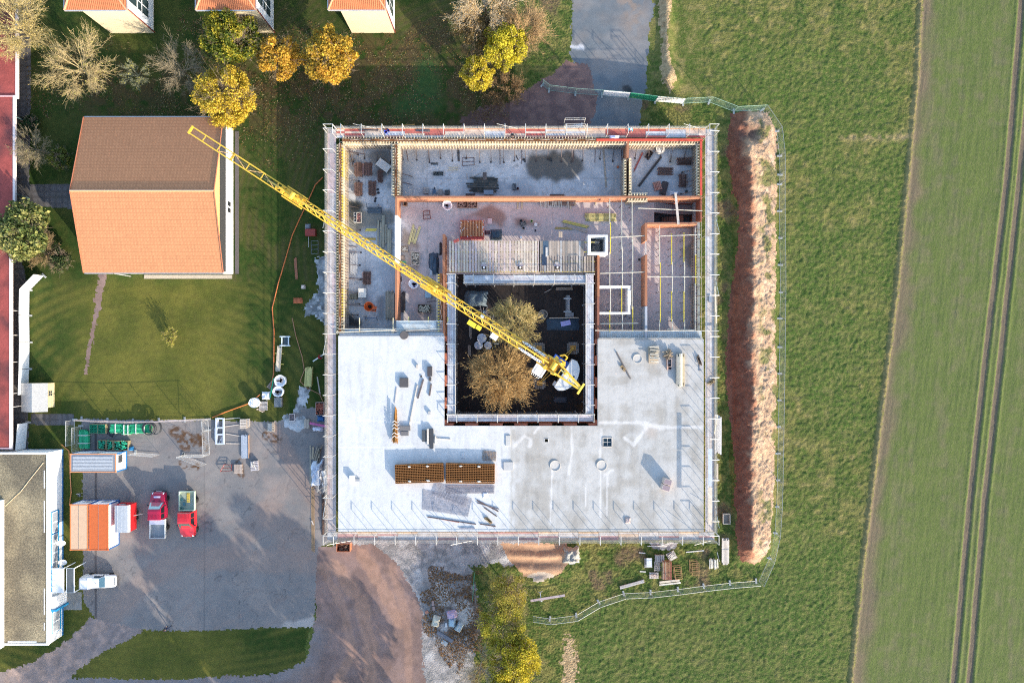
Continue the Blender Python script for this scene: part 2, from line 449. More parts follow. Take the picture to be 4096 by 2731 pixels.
cm['meadow'] = mixc(g, C(.24, .19, .09), np.exp(-((GX - fe + .35) / .35) ** 2) * .9)
cm['rough_grass'] = mixc(mixc(C(.05, .085, .018), C(.15, .145, .045), sstep(.42, .7, n2)), C(.14, .09, .06), sstep(.60, .75, n1) * .8)
f = mixc(C(.098, .128, .036), C(.13, .13, .062), sstep(.42, .8, n2 * .5 + ns * .5))
f = mixc(f, C(.16, .115, .085), (1 - sstep(.3, 2.6, ROWC + (n1 - .5) * 3)) * .8)
f = mixc(f, C(.15, .11, .085), RUT * .9)
f = mixc(f, C(.15, .185, .05), RIM * .7)
cm['crop_field'] = f
lw = mixc(C(.026, .052, .010), C(.05, .066, .015), sstep(.4, .65, n1))
cx0, cy0 = wv([(380, 1010)])[0]
rr = np.hypot((GX - cx0) / 1.5, GY - cy0 - 4)
mow = .5 + .5 * np.sin(rr * 2 * math.pi / 1.15 + (n1 - .5) * 2.5)
south = sstep(9.5, 6, GY)
lw = mixc(lw, C(.125, .12, .026), mow * south * .5 * sstep(.25, .6, n1))  # mowing arcs, lightened where sun falls on the southern lawn
cx1, cy1 = wv([(640, 560)])[0]
arc = .5 + .5 * np.sin(np.hypot(GX - 2, GY - 12.) * 2 * math.pi / .95 + (n1 - .5) * 2)
lw = mixc(lw, C(.085, .07, .035), arc * .5 * (GX > -38) * (GY > 8) * sstep(.42, .6, n1))
leafy = blur(pip(GX, GY, wv([(300, 150), (700, 140), (870, 60), (1200, 0), (1200, 330), (760, 300), (560, 300), (420, 240), (200, 270), (60, 100)])), 12)
lw = mixc(lw, C(.085, .055, .03), leafy * sstep(.35, .6, n2) * .75)
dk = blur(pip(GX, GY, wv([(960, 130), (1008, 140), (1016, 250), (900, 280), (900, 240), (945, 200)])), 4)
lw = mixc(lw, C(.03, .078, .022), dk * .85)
lw = mixc(lw, C(.15, .14, .028), south * sstep(-62, -54, GX) * sstep(-33, -42, GX) * (.35 + .5 * n1))  # sunlit part of the lawn, painted as a paler, warmer grass colour
cm['lawn'] = lw
asp = mixc(C(.178, .174, .176), C(.222, .208, .202), sstep(.35, .65, n1))
asp = mixc(asp, C(.30, .24, .215), sstep(.52, .72, n4 * .6 + n2 * .4) * .4)
cr_ = np.abs(fbm(GX, GY, .22, 201, 4) - .5); asp = mixc(asp, C(.05, .05, .055), (1 - sstep(.002, .006, cr_)) * .5)
tk = np.abs(np.sin(np.hypot(GX + 20, GY + 70) * 1.3 + n1)) ; asp = mixc(asp, C(.21, .175, .165), sstep(.9, 1., tk) * sstep(.4, .6, n2) * .35)
def lv(pts, wd): return 1 - sstep(wd * .5, wd, segdist(GX, GY, wv(pts)) + (n2 - .5) * wd * .7)
for pts, wd, a in (([(630, 990), (670, 1060), (740, 1180)], 1.4, .55), ([(470, 1300), (560, 1240), (640, 1130)], 1.8, .3), ([(250, 1420), (340, 1330), (420, 1280), (740, 1290)], 2.0, .4), ([(420, 1120), (330, 1260)], 1.2, .25), ([(620, 1180), (690, 1260)], 2.5, .35)):
    asp = mixc(asp, C(.27, .195, .165), lv(pts, wd) * a)  # pinkish streaks of low sun between the trees, painted into the asphalt
for pts, wd in (([(400, 990), (440, 1010)], 1.1), ([(415, 1010), (425, 1025)], .9), ([(460, 1000), (470, 1030)], .8), ([(420, 1065), (450, 1070)], .7), ([(610, 1000), (640, 1010)], .7), ([(550, 1060), (555, 1090)], .6)):
    asp = mixc(asp, C(.10, .055, .03), lv(pts, wd) * sstep(.4, .55, n3 * .5 + n2 * .5))
asp = mixc(asp, C(.035, .035, .04), (np.abs(GX + 55.45) < .1) * .7 + (np.abs(GX + 40.95) < .1) * .25)
asp = mixc(asp, C(.45, .42, .40), lv([(660, 1440), (715, 1432)], 1.0) * .6)
cm['asphalt_yard'] = asp
dr = mixc(C(.195, .135, .12), C(.26, .18, .16), sstep(.35, .65, n1))
for pts, wd, a in (([(770, 1300), (830, 1380), (850, 1480), (850, 1568)], 1.2, .6), ([(830, 1270), (880, 1350), (915, 1430)], 1.1, .6), ([(740, 1300), (790, 1400), (810, 1500), (770, 1568)], .8, .45), ([(900, 1300), (935, 1420), (940, 1568)], .7, .4)):
    dr = mixc(dr, C(.40, .24, .17), lv(pts, wd) * a)  # lighter tracks; their orange paints sun streaks between the trees into the road
rc = np.hypot(GX + 42, GY + 45)
dr = mixc(dr, C(.10, .07, .065), (.5 + .5 * np.sin(rc * 5 + n1 * 14)) * .22 * sstep(.4,.6,n2))
dr = mixc(dr, C(.21, .205, .215), blur(pip(GX, GY, wv([(100, 1700), (100, 1520), (600, 1540), (720, 1430), (760, 1440), (700, 1560), (500, 1620)])), 8) * .8)
cm['dirt_road'] = dr
cm['gravel_path'] = mixc(C(.25, .205, .195), C(.36, .27, .235), sstep(.4, .65, n2))
ru = mixc(C(.20, .195, .195), C(.34, .32, .315), sstep(.35, .65, n2))
ru = mixc(ru, C(.48, .48, .48), sstep(.60, .72, fbm(GX, GY, .55, 61)) * .6)
lf = blur(pip(GX + (n1 - .5) * 8 + (n2 - .5) * 3, GY + (n2 - .5) * 6, wv([(990, 1330), (1110, 1315), (1110, 1500), (1000, 1480), (985, 1400)])), 6)
ru = mixc(ru, C(.095, .055, .03), lf * sstep(.36, .52, n2))
ru = mixc(ru, C(.05, .04, .035), lv([(900, 1310), (905, 1335)], .9))
for pts, wd in (([(1012, 1350), (1020, 1380)], 1.1), ([(1060, 1395), (1075, 1420)], 1.5)):
    ru = mixc(ru, C(.52, .50, .47), lv(pts, wd) * .85)
cm['rubble_ground'] = ru
gr = mixc(C(.135, .155, .175), C(.20, .20, .205), sstep(.38, .66, n1))
gr = mixc(gr, C(.24, .19, .16), blur(pip(GX, GY, wv([(1390, -60), (1480, -60), (1470, 90), (1440, 60)])), 6) * sstep(.35, .6, n2))
gr = mixc(gr, C(.5, .5, .52), lv([(1315, 105), (1365, 108)], .7) * sstep(.45, .6, n2))
gr = mixc(gr, C(.04, .045, .05), lv([(1440, 205), (1443, 212)], .7))
cm['gravel_road'] = gr
rd = mixc(C(.15, .095, .09), C(.21, .13, .115), sstep(.4, .62, n2))
rd = mixc(rd, C(.10, .055, .04), (GX < -.2) * .8 * sstep(.3, .6, n2))
cm['red_dirt'] = rd
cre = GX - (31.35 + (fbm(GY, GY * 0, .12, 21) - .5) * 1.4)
em = mixc(mixc(C(.22, .09, .056), C(.16, .066, .044), sstep(.4,.62,n2)), C(.43, .295, .195), sstep(-.6, .8, cre + (n2 - .5) * 2.0))  # red soil, shaded west slope darkened in colour; sandy soil past the crest
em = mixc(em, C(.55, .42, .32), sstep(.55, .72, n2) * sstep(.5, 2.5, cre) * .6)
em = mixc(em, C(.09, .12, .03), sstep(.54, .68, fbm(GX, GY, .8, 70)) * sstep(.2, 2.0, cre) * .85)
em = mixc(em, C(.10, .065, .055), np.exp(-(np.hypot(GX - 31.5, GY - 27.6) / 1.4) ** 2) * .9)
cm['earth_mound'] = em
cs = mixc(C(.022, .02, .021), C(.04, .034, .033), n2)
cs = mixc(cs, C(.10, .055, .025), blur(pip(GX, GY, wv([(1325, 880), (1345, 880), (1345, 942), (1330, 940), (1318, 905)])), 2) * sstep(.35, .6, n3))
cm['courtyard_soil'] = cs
pv = mixc(C(.10, .10, .105), C(.15, .145, .15), n2)
pv = mixc(pv, C(.06, .055, .055), ((np.abs((GX * 1.25) % 1 - .5) > .36) | (np.abs((GY * 1.25) % 1 - .5) > .36)) * .45)
pv = mixc(pv, C(.27, .27, .26), ((GX > -61.5) & (GX < -57) & (GY < -33)) * .8)
cm['paved_path'] = pv
cm['dry_grass'] = mixc(C(.30, .21, .12), C(.45, .34, .20), n3)
cm['sand_patch'] = mixc(C(.40, .23, .14), C(.50, .32, .20), n2)
cm['sand_patch'] = mixc(cm['sand_patch'], C(.22, .14, .10), sstep(.35, .75, np.sin(GY * 3.3 + fbm(GX, GY, .3, 31) * 3) * -.5 + .5) * .5)
cm['sand_patch'] = mixc(cm['sand_patch'], C(.5, .44, .36), (np.hypot((GX - 3.9) / 2.0, GY + 31.6) < 1.0) * .8)
cm['concrete_spill'] = mixc(C(.20, .21, .22), C(.46, .48, .50), sstep(.38, .6, n2))

def gmat(name, amt, scale, fine, bump, bscale, tint, tamt, tscale=2.0, st=None):
    return mat('ground_' + name, .95, 0, amt, scale, fine, bump, bscale, spec=.15, tint=tint, tamt=tamt, tscale=tscale, stretch=st)
GM = {
 'meadow': gmat('meadow', .42, 2.6, 7.5, .09, 6.0, (.185, .165, .065), .6, 2.2),
 'rough_grass': gmat('rough', .5, 2.4, 7, .2, 3.5, (.17, .16, .05), .6, 2.2),
 'crop_field': gmat('crop', .3, 3.5, 8, .05, 7.0, (.16, .15, .08), .4, 3.0, (2.0, .5, 1)),
 'lawn': gmat('lawn', .28, 1.6, 7, .04, 6.0, (.09, .085, .025), .4, 1.2),
 'asphalt_yard': gmat('asphalt', .12, 1.0, 16, .006, 25, (.22, .18, .165), .35, .3),
 'dirt_road': gmat('dirt', .2, 1.3, 10, .015, 12, (.22, .14, .10), .4, .6),
 'gravel_path': gmat('path', .22, 1.5, 14, .02, 12, (.13, .11, .10), .5, .9),
 'rubble_ground': gmat('rubble', .35, 1.8, 7, .09, 6, (.38, .36, .35), .5, 1.2),
 'gravel_road': gmat('gravel', .16, .9, 14, .008, 20, (.20, .16, .14), .35, .5),
 'red_dirt': gmat('reddirt', .18, 1.2, 12, .015, 14, (.11, .075, .07), .4, .8),
 'earth_mound': gmat('mound', .35, 2.0, 8, .12, 5, (.22, .12, .08), .45, 1.4),
 'courtyard_soil': gmat('courtyard', .4, 2.5, 12, .04, 9, (.05, .035, .03), .5, 1.2),
 'paved_path': gmat('paving', .2, 1.2, 14, .008, 18, (.07, .075, .06), .4, .8),
 'dry_grass': gmat('straw', .45, 2.5, 9, .2, 5, (.14, .10, .05), .5, 2.),
 'sand_patch': gmat('sand', .2, 1.4, 10, .04, 7, (.30, .2, .14), .4, .8),
 'concrete_spill': gmat('spill', .3, 1.6, 9, .05, 7, (.10, .12, .10), .5, 1.2),
}
VIDX = np.arange(GX.size).reshape(GX.shape)
Q = np.stack([VIDX[:-1, :-1], VIDX[:-1, 1:], VIDX[1:, 1:], VIDX[1:, :-1]], -1)
_r = np.random.default_rng(3); JX = (_r.random(GX.shape) - .5) * .09; JY = (_r.random(GX.shape) - .5) * .09
JX[:, [0, -1]] = 0; JY[[0, -1], :] = 0
XYZ = np.stack([GX + JX, GY + JY, GZ], -1).reshape(-1, 3)
for zn, zi in ZI.items():
    q = Q[zone == zi].reshape(-1, 4)
    if not len(q): continue
    u, inv = np.unique(q, return_inverse=True)
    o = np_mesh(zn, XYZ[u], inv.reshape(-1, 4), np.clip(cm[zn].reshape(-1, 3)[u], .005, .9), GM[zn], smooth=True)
    o['kind'] = 'structure'
# land beyond, to the horizon
def far_sheet(name, rects, col, m):
    mb = MB()
    for x0, x1, y0, y1 in rects: mb.add([(x0, y0, -.01), (x1, y0, -.01), (x1, y1, -.01), (x0, y1, -.01)], [(0, 1, 2, 3)], col)
    o = build(name, mb, m); o['kind'] = 'structure'
L_ = 900
far_sheet('surrounding_land', [(-L_, -74, -L_, L_), (-74, 26, 50, L_), (-74, 26, -L_, -50)], (.06, .08, .025), GM['lawn'])
far_sheet('surrounding_fields', [(74, L_, -L_, L_), (26, 74, 50, L_), (26, 74, -L_, -50)], (.10, .13, .045), GM['crop_field'])
def gz(x, y): return float(relief(np.array([[x]]), np.array([[y]]))[0, 0]) if not (-23 < x < 25.4 and -25 < y < 26.8) else 0.0

# fallen leaves, past counting
def leaf_litter(name, pts, n, cols, s0=.035, s1=.075, seed=1):
    r = np.random.default_rng(seed)
    w_ = wv(pts); xs = [p[0] for p in w_]; ys = [p[1] for p in w_]
    X = r.uniform(min(xs), max(xs), n * 3); Y = r.uniform(min(ys), max(ys), n * 3)
    q_ = (fbm(X, Y, .5, 81) - .5) * 8; k = pip((X + q_)[None], (Y - q_)[None], w_)[0] & (fbm(X, Y, .35, 80) > .42 + .2 * (r.random(n * 3) - .5))
    X = X[k][:n]; Y = Y[k][:n]; n = len(X)
    Z = relief(X, Y) + .02 + r.random(n) * .05
    a = r.uniform(0, 6.28, n); s = r.uniform(s0, s1, n)
    v = np.zeros((n, 4, 3))
    for i, (du, dv) in enumerate(((-1, -.7), (1, -.7), (1, .7), (-1, .7))):
        v[:, i, 0] = X + s * (du * np.cos(a) - dv * np.sin(a)); v[:, i, 1] = Y + s * (du * np.sin(a) + dv * np.cos(a))
        v[:, i, 2] = Z + r.uniform(-.03, .03, n)
    c = np.array(cols)[r.integers(0, len(cols), n)] * r.uniform(.6, 1.3, (n, 1))
    o = np_mesh(name, v.reshape(-1, 3), np.arange(n * 4).reshape(-1, 4), c, 'leaf', domain='FACE')
    o['kind'] = 'stuff'; o['label'] = 'fallen autumn leaves scattered over the shaded lawn' if seed < 5 else 'brown leaves drifted over the rubble ground'; o['category'] = 'fallen leaves'
YL = [(.26, .18, .05), (.20, .11, .04), (.15, .09, .04), (.12, .07, .04), (.34, .28, .14)]
leaf_litter('fallen_leaves', [(60, 120), (380, 110), (480, 60), (700, 60), (900, 100), (1160, 0), (1180, 280), (760, 300), (600, 420), (560, 300), (200, 268), (60, 240)], 15000, YL, seed=1)
leaf_litter('leaf_drift', [(960, 1300), (1110, 1310), (1110, 1520), (1060, 1560), (1000, 1480), (960, 1400)], 5000, [(.22, .12, .05), (.15, .08, .035), (.30, .17, .07)], seed=6)
# ---------------------------------------------------------------- the unfinished building
CONC = (.44, .45, .46); BRK = (.46, .21, .125); BRK2 = (.5, .22, .12)
bld = thing('unfinished_building', 'square building under construction with grey concrete roof slab, open brick rooms and a central courtyard', 'building', (0, 0, 0))
X0, X1, Y0, Y1 = -22.14, 24.43, -24.19, 25.85
CX0, CX1, CY0, CY1 = -8.62, 10.92, -10.74, 8.84
def sheet(name, x0, x1, y0, y1, st, zfn, colfn, keep, m, parent):
    xs = np.arange(x0, x1 + 1e-6, st); ys = np.arange(y0, y1 + 1e-6, st)
    X, Y = np.meshgrid(xs, ys)
    Z = zfn(X, Y); Cc = colfn(X, Y)
    idx = np.arange(X.size).reshape(X.shape)
    q = np.stack([idx[:-1, :-1], idx[:-1, 1:], idx[1:, 1:], idx[1:, :-1]], -1)
    k = keep((X[:-1, :-1] + X[1:, 1:]) / 2, (Y[:-1, :-1] + Y[1:, 1:]) / 2)
    q = q[k]
    u, inv = np.unique(q, return_inverse=True)
    v = np.stack([X, Y, Z], -1).reshape(-1, 3)[u]
    return np_mesh(name, v, inv.reshape(-1, 4), np.clip(Cc.reshape(-1, 3)[u], .005, .92), m, parent, smooth=True)
def mx3(a, b, t): return a * (1 - t[..., None]) + b * t[..., None]
def pv_(view, pts, z): return [tuple(P(view, x, y, z)[:2]) for x, y in pts]
# floor
stains = [
 ('D', [(690,350),(720,310),(780,305),(830,320),(890,300),(910,260),(950,265),(970,300),(1040,265),(1100,280),(1180,340),(1195,400),(1180,450),(1110,530),(1010,540),(940,560),(900,540),(850,520),(780,545),(720,510),(690,430)], (.10, .098, .092), .95),
 ('A', [(800,650),(900,560),(1100,540),(1250,600),(1300,800),(1250,1000),(1150,1080),(1000,1050),(900,1000),(930,850)], (.17, .165, .155), .9),
 ('A', [(1170,1180),(1290,1150),(1300,1300),(1200,1290)], (.2, .2, .2), .8),
 ('B', [(270,130),(420,110),(600,180),(640,330),(980,280),(1130,270),(1210,400),(1200,600),(900,640),(520,680),(470,750),(270,760)], (.17, .165, .14), .9),
 ('B', [(1000,640),(1210,640),(1210,1210),(980,1210),(900,1080)], (.2, .195, .17), .7),
 ('t11', [(1960,340),(2090,265),(2200,310),(2245,370),(2210,480),(2080,400),(1870,370)], (.27, .17, .14), .9),
 ('t21', [(20,390),(120,390),(250,430),(240,450),(20,450)], (.27, .18, .15), .9),
 ('C', [(860,580),(1050,580),(1060,900),(1000,1110),(960,1100),(900,980),(850,950),(870,700)], (.2, .2, .21), .9),
 ('C', [(280,950),(420,980),(550,1080),(550,1230),(280,1230)], (.035, .035, .035), .95),
 ('B', [(330,180),(420,110),(560,130),(600,250),(480,330),(340,300)], (.05, .048, .04), .9),
 ('B', [(1340,640),(1500,760),(1680,900),(1730,1050),(1600,1060),(1340,990)], (.24, .18, .14), .85),
 ('B', [(1340,1000),(1540,1000),(1700,1400),(1700,1520),(1500,1520),(1340,1350)], (.26, .22, .19), .7),
 ('G', [(620,260),(690,210),(735,240),(735,400),(690,390),(640,340)], (.2, .18, .16), .85),
 ('G', [(680,520),(735,500),(735,650),(690,620)], (.2, .18, .16), .8),
 ('E', [(750,330),(830,310),(840,420),(760,420)], (.3, .27, .22), .7),
]
def floor_col(X, Y):
    a = fbm(X, Y, .5, 90); b = fbm(X, Y, 2.2, 94)
    c = mx3(np.array([.40, .42, .45]) * np.ones(X.shape + (3,)), np.array([.55, .56, .58]), sstep(.35, .65, a))
    c = mx3(c, np.array([.50, .40, .375]), sstep(19, 17, Y) * sstep(-15, -13, X) * .75)  # pinkish light reflected by the long brick wall, painted into the floor
    c = mx3(c, np.array([.33, .33, .33]), sstep(.6, .72, b) * .5)
    c = mx3(c, np.array([.26, .255, .25]), sstep(.60, .78, fbm(X, Y, 4.5, 135)) * sstep(.45, .6, a) * .6)
    c = mx3(c, np.array([.25, .25, .25]), ((np.abs((X + 3) % 8.2 - .02) < .09) | (np.abs(Y - 21.5) < .05)) * .35)
    wx = X + (fbm(X, Y, 1.2, 97) - .5) * .9; wy = Y + (fbm(X, Y, 1.2, 99) - .5) * .9
    for view, pts, col, al in stains:
        m = blur(pip(wx, wy, pv_(view, pts, ZF)), 1)
        c = mx3(c, np.array(col) * (0.85 + .3 * b[..., None]), m * al)
    return c
def floor_keep(X, Y):
    return ~((X > CX0 - .1) & (X < CX1 + .1) & (Y < CY1)) & ~((X > 18.69) & (X < 24.2) & (Y > 15.67) & (Y < 18.34))
sheet('floor_slab', -21.9, 24.1, -3.0, 25.6, .16, lambda X, Y: 0 * X + ZF, floor_col, floor_keep, 'conc', bld)
# roof slab over the southern half
def roof_keep(X, Y):
    k = (Y < np.where(X < CX0, .72, np.where(X > CX1, .30, CY0))) & ~((X > CX0) & (X < CX1) & (Y > CY0))
    h1 = P('t22', 309, 809, ZS); h2 = P('t22', 855, 825, ZS)
    k &= ~((abs(X - h1.x) < .22) & (abs(Y - h1.y) < .22)) & ~((abs(X - h2.x) < .55) & (abs(Y - h2.y) < .55))
    return k
def roof_col(X, Y):
    a = fbm(X, Y, .3, 110); b = fbm(X, Y, 1.0, 114); st = fbm(X * .2, Y, 1.2, 118); st2 = fbm(X, Y * .15, .9, 121)
    wht = np.array([.56, .57, .575]); gry = np.array([.34, .325, .30]); pale = np.array([.46, .455, .445])
    east = sstep(-1.0, 1.0, X - 0.0 + (b - .5) * 2)
    c = mx3(wht * np.ones(X.shape + (3,)) * (.94 + .12 * a[..., None]), gry, east * (.55 + .45 * sstep(.3, .7, b * .5 + st2 * .5)))
    c = mx3(c, pale, east * sstep(.5, .7, a) * .8)
    c = mx3(c, pale, east * sstep(.55, .7, st) * (Y > -9) * .6)
    # screed runs and pour joints
    for pts, w in (([(790,650),(950,650),(1130,650),(1330,690),(1720,690)], .22), ([(800,700),(790,900),(790,1080)], .12), ([(530,690),(540,900),(510,1110)], .14), ([(360,1070),(345,1560)], .10), ([(795,1090),(790,1500)], .10), ([(855,1120),(850,1480)], .10), ([(900,1075),(830,1120)], .14), ([(20,860),(110,770),(170,800),(160,860)], .22), ([(240,690),(200,740)], .2), ([(1000,780),(1090,850),(1200,700)], .2), ([(660,1200),(660,1400)], .07)):
        w_ = pv_('t22', pts, ZS)
        m = 1 - sstep(w * .4, w * 1.6, segdist(X, Y, w_) + (b - .5) * w * 2)
        c = mx3(c, np.array([.60, .59, .58]), m * .75)
    for pts, w in (([(740,630),(1000,635),(1480,650),(1620,630)], .07), ([(740,870),(1130,870),(1400,860)], .07), ([(1140,870),(1145,990)], .05)):
        m = 1 - sstep(w * .5, w * 1.8, segdist(X, Y, pv_('t12', pts, ZS)) + (b - .5) * w)
        c = mx3(c, np.array([.66, .67, .68]), m * .8)
    for pts in ([(1350,1250),(1400,1160),(1450,1180),(1460,1260)], [(1200,700),(1300,700),(1290,770),(1200,780)]):
        c = mx3(c, np.array([.52, .36, .27]), blur(pip(X, Y, pv_('t22', pts, ZS)), 2) * .25)
    for pts in ([(1480,1300),(1600,1200),(1740,1250),(1900,1330),(1900,1450),(1500,1450)],):
        c = mx3(c, np.array([.5, .5, .54]), blur(pip(X, Y, pv_('t12', pts, ZS)), 2) * .5)
    c = mx3(c, np.array([.42, .41, .38]), sstep(.2, 0, np.abs(X + .05 + (fbm(Y, Y * 0, 1.2, 130) - .5) * .4) - .02) * (Y < CY0) * .7)
    c = c * (1 - .10 * sstep(.5, .75, fbm(X * 2.2, Y * .25, 1., 140)) - .08 * sstep(.55, .7, fbm(X, Y, 3.0, 142)))[..., None]
    return c
sheet('roof_slab', X0, X1, Y0, .72, .16, lambda X, Y: 0 * X + ZS, roof_col, roof_keep, 'conc', bld)
e = MB()
sl = .24; zt = ZS - .008
for x0, x1, y0, y1 in ((X0, CX0, CY0, .72), (CX1, X1, CY0, .30)): e.span(x0, x1, y0, y1, zt - sl, zt, CONC)
h1 = P('t22', 309, 809, ZS); h2 = P('t22', 855, 825, ZS)
def holed(x0, x1, y0, y1, holes):
    if not holes:
        if x1 - x0 > .01 and y1 - y0 > .01: e.span(x0, x1, y0, y1, zt - sl, zt, CONC)
        return
    hx, hy, hr = holes[0]
    holed(x0, hx - hr, y0, y1, [h for h in holes[1:] if h[0] < hx]); 
    holed(hx - hr, hx + hr, y0, hy - hr, []); holed(hx - hr, hx + hr, hy + hr, y1, [])
    holed(hx + hr, x1, y0, y1, [h for h in holes[1:] if h[0] > hx])
holed(X0, X1, Y0, CY0, [(h1.x, h1.y, .2), (h2.x, h2.y, .52)])
build('slab_edge', e, 'conc', bld)
e = MB()
for dx, dy, sx, sy in ((-.58, 0, .08, 1.24), (.58, 0, .08, 1.24), (0, -.58, 1.08, .08), (0, .58, 1.08, .08)): e.box((h2.x + dx, h2.y + dy, ZS - .2), (sx, sy, .27), (.55, .5, .45))
e.box((h2.x, h2.y, ZS - .1), (1.05, .05, .06), (.5, .48, .45)); e.box((h2.x, h2.y, ZS - .1), (.05, 1.05, .05), (.5, .48, .45))
fr = build('opening_frame', e, 'wood', bld)
e = MB(); e.box((h2.x, h2.y, ZS - .22), (1.08, 1.08, .02), (.03, .07, .10)); build('cover_sheet', e, 'cloth', fr)
e = MB()
for dx, dy, sx, sy in ((-.24, 0, .05, .53), (.24, 0, .05, .53), (0, -.24, .43, .05), (0, .24, .43, .05)): e.box((h1.x + dx, h1.y + dy, ZS - .2), (sx, sy, .24), (.6, .58, .55))
build('opening_frame', e, 'wood', bld)
# round recesses cast in the slab
for view, x, y, r in (('t22', 387, 1034, .68), ('t22', 804, 1032, .68), ('t22', 1124, 77, .6)):
    p = P(view, x, y, ZS); e = MB()
    e.lathe((p.x, p.y, ZS), [(r, -.01), (r, .10), (r - .06, .10), (r - .07, .02), (.02, .015)], (.50, .48, .45), 22, cap=False)
    build('cast_ring', e, 'conc', bld)
# walls below the slab
e = MB()
def wall_open(e, x0, y0, x1, y1, t, z0, z1, openings, col, sill=.9, head=2.2):
    L = math.hypot(x1 - x0, y1 - y0); dx, dy = (x1 - x0) / L, (y1 - y0) / L
    def seg(a, b, za, zb):
        if b - a < .02 or zb - za < .02: return
        e.beam((x0 + dx * a, y0 + dy * a, (za + zb) / 2), (x0 + dx * b, y0 + dy * b, (za + zb) / 2), t, zb - za, jit(col, .03))
    c = 0
    for a, b, s, h in openings:
        seg(c, a, z0, z1); seg(a, b, z0, s); seg(a, b, h, z1); c = b
    seg(c, L, z0, z1)
win = lambda L, n, w: [((i + .5) * L / n - w / 2, (i + .5) * L / n + w / 2, ZF + .9, ZF + 2.3) for i in range(n)]
zb = zt - sl - .005
wall_open(e, X0 + .2, Y0 + .35, X0 + .2, .5, .3, -.2, zb, win(24.5, 6, 1.8), BRK)
wall_open(e, X1 - .2, Y0 + .35, X1 - .2, .1, .3, -.2, zb, win(24.1, 6, 1.8), BRK)
wall_open(e, X0 + .02, Y0 + .2, X1 - .02, Y0 + .2, .3, -.2, zb, win(46.4, 11, 2.0), BRK)
wall_open(e, X0 + .2, .52, X0 + .2, Y1 - .3, .3, -.2, ZF - .02, [], CONC)
wall_open(e, X1 - .2, .12, X1 - .2, Y1 - .3, .3, -.2, ZF - .02, [], CONC)
wall_open(e, X0 + .02, Y1 - .2, X1 - .02, Y1 - .2, .3, -.2, ZF - .02, [], CONC)
build('outer_wall', e, 'brick', bld)
e = MB()
zc = 3.72
def court(x0, y0, x1, y1, n):
    L = math.hypot(x1 - x0, y1 - y0)
    wall_open(e, x0, y0, x1, y1, .27, -.2, zc, [((i + .5) * L / n - .75, (i + .5) * L / n + .75, ZF + .1, zc + .01) for i in range(n)], (.40, .13, .075))
court(CX0 + .14, CY0 + .02, CX0 + .14, .7, 4); court(CX1 - .14, CY0 + .02, CX1 - .14, .3, 4)
court(CX0 + .29, CY0 + .14, CX1 - .29, CY0 + .14, 6)
build('courtyard_wall', e, 'brick', bld)
# brick walls of the open rooms
WT = 3.75
def bw(name, segs, m='brick', col=BRK, t=.26, z0=ZF, z1=WT):
    e = MB()
    for s in segs:
        x0, y0, x1, y1 = s[:4]; ops = s[4] if len(s) > 4 else []
        wall_open(e, x0, y0, x1, y1, t, z0, z1, ops, col)
    return build(name, e, m, bld)
def wx(view, x, z=WT): return P(view, x, 0, z).x
def wy(view, y, z=WT): return P(view, 0, y, z).y
yw1 = wy('t11', 197.5)
xa, xb = wx('t11', 1250), wx('t21', 1705)
def ox(sx): return (sx - CX) * (H - WT) / F - xa
bw('brick_wall', [(xa, yw1, xb, yw1, [(ox(2392), ox(2408), ZF + .8, 3.3)])])
xw2 = wx('t11', 1256)
ya, yb, yc, yd = yw1 - .14, wy('t11', 360), wy('t11', 790), wy('t11', 1305)
bw('brick_wall', [(xw2, ya, xw2, yb), (xw2, yc, xw2, yd)])
bw('block_wall', [(xw2, yb - .01, xw2, yc + .01)], 'conc', (.75, .76, .78), .34)
xw3 = wx('t11', 1682)
bw('brick_wall', [(xw3, wy('t11', 530), xw3, wy('t11', 870)), (xw3 + .02, wy('t11', 870), xw3 + .02, .75)], t=.3)
xw4 = wx('t21', 1203)
bw('brick_wall', [(xw4, wy('t21', 430), xw4, wy('t21', 590)), (xw4, wy('t21', 715), xw4, wy('t21', 1170))], t=.27)
bw('concrete_pier', [(xw4, wy('t21', 1176), xw4, .35)], 'conc', (.34, .36, .40), .27)
bw('lintel', [(xw4, wy('t21', 590) + .3, xw4, wy('t21', 715) - .3)], 'conc', (.5, .44, .4), .12, 3.3, 3.5)
yw5 = wy('t21', 436)
bw('brick_wall', [(xw4 + .14, yw5, wx('t21', 1660), yw5)], t=.26)
xw7 = wx('t20', 1037)
bw('brick_wall', [(xw7, wy('t20', 1265), xw7, wy('t20', 1410))], t=.28)
xw8 = wx('t21', 775)
bw('brick_wall', [(xw8, wy('t21', 715), xw8, wy('t21', 1090))], t=.27)
bw('brick_wall', [(xw8 - .02, wy('t21', 1092), xw8 - .02, .3)], 'brick', (.34, .15, .11), .27)
# stair pit
e = MB()
px0, px1, py0, py1 = 18.69, 24.2, 15.67, 18.34
dk = (.36, .13, .08)
e.span(px0 - .2, px0, py0 - .2, py1 + .2, -2.2, ZF - .01, dk); e.span(px1, px1 + .2, py0 - .2, py1 + .2, -2.2, ZF + 2.4, dk)
e.span(px0, px1, py0 - .2, py0, -2.2, ZF - .01, dk); e.span(px0, px1, py1, py1 + .2, -2.2, ZF - .01, dk)
e.span(px0, px1, py0, py1, -2.3, -2.15, (.2, .19, .19))
build('stair_pit', e, 'brick', bld)
e = MB()
for i in range(9):
    a = px0 + .02 + i * .30
    e.span(a, a + .30, py0 + 1.35, py1 - .02, ZF - .2 - .17 * (i + 1), ZF - .17 * i - .02, jit((.33, .31, .31), .04))
e.span(px0 + 2.72, px1 - .02, py0 + 1.35, py1 - .02, ZF - 1.85, ZF - 1.6, (.30, .25, .24))
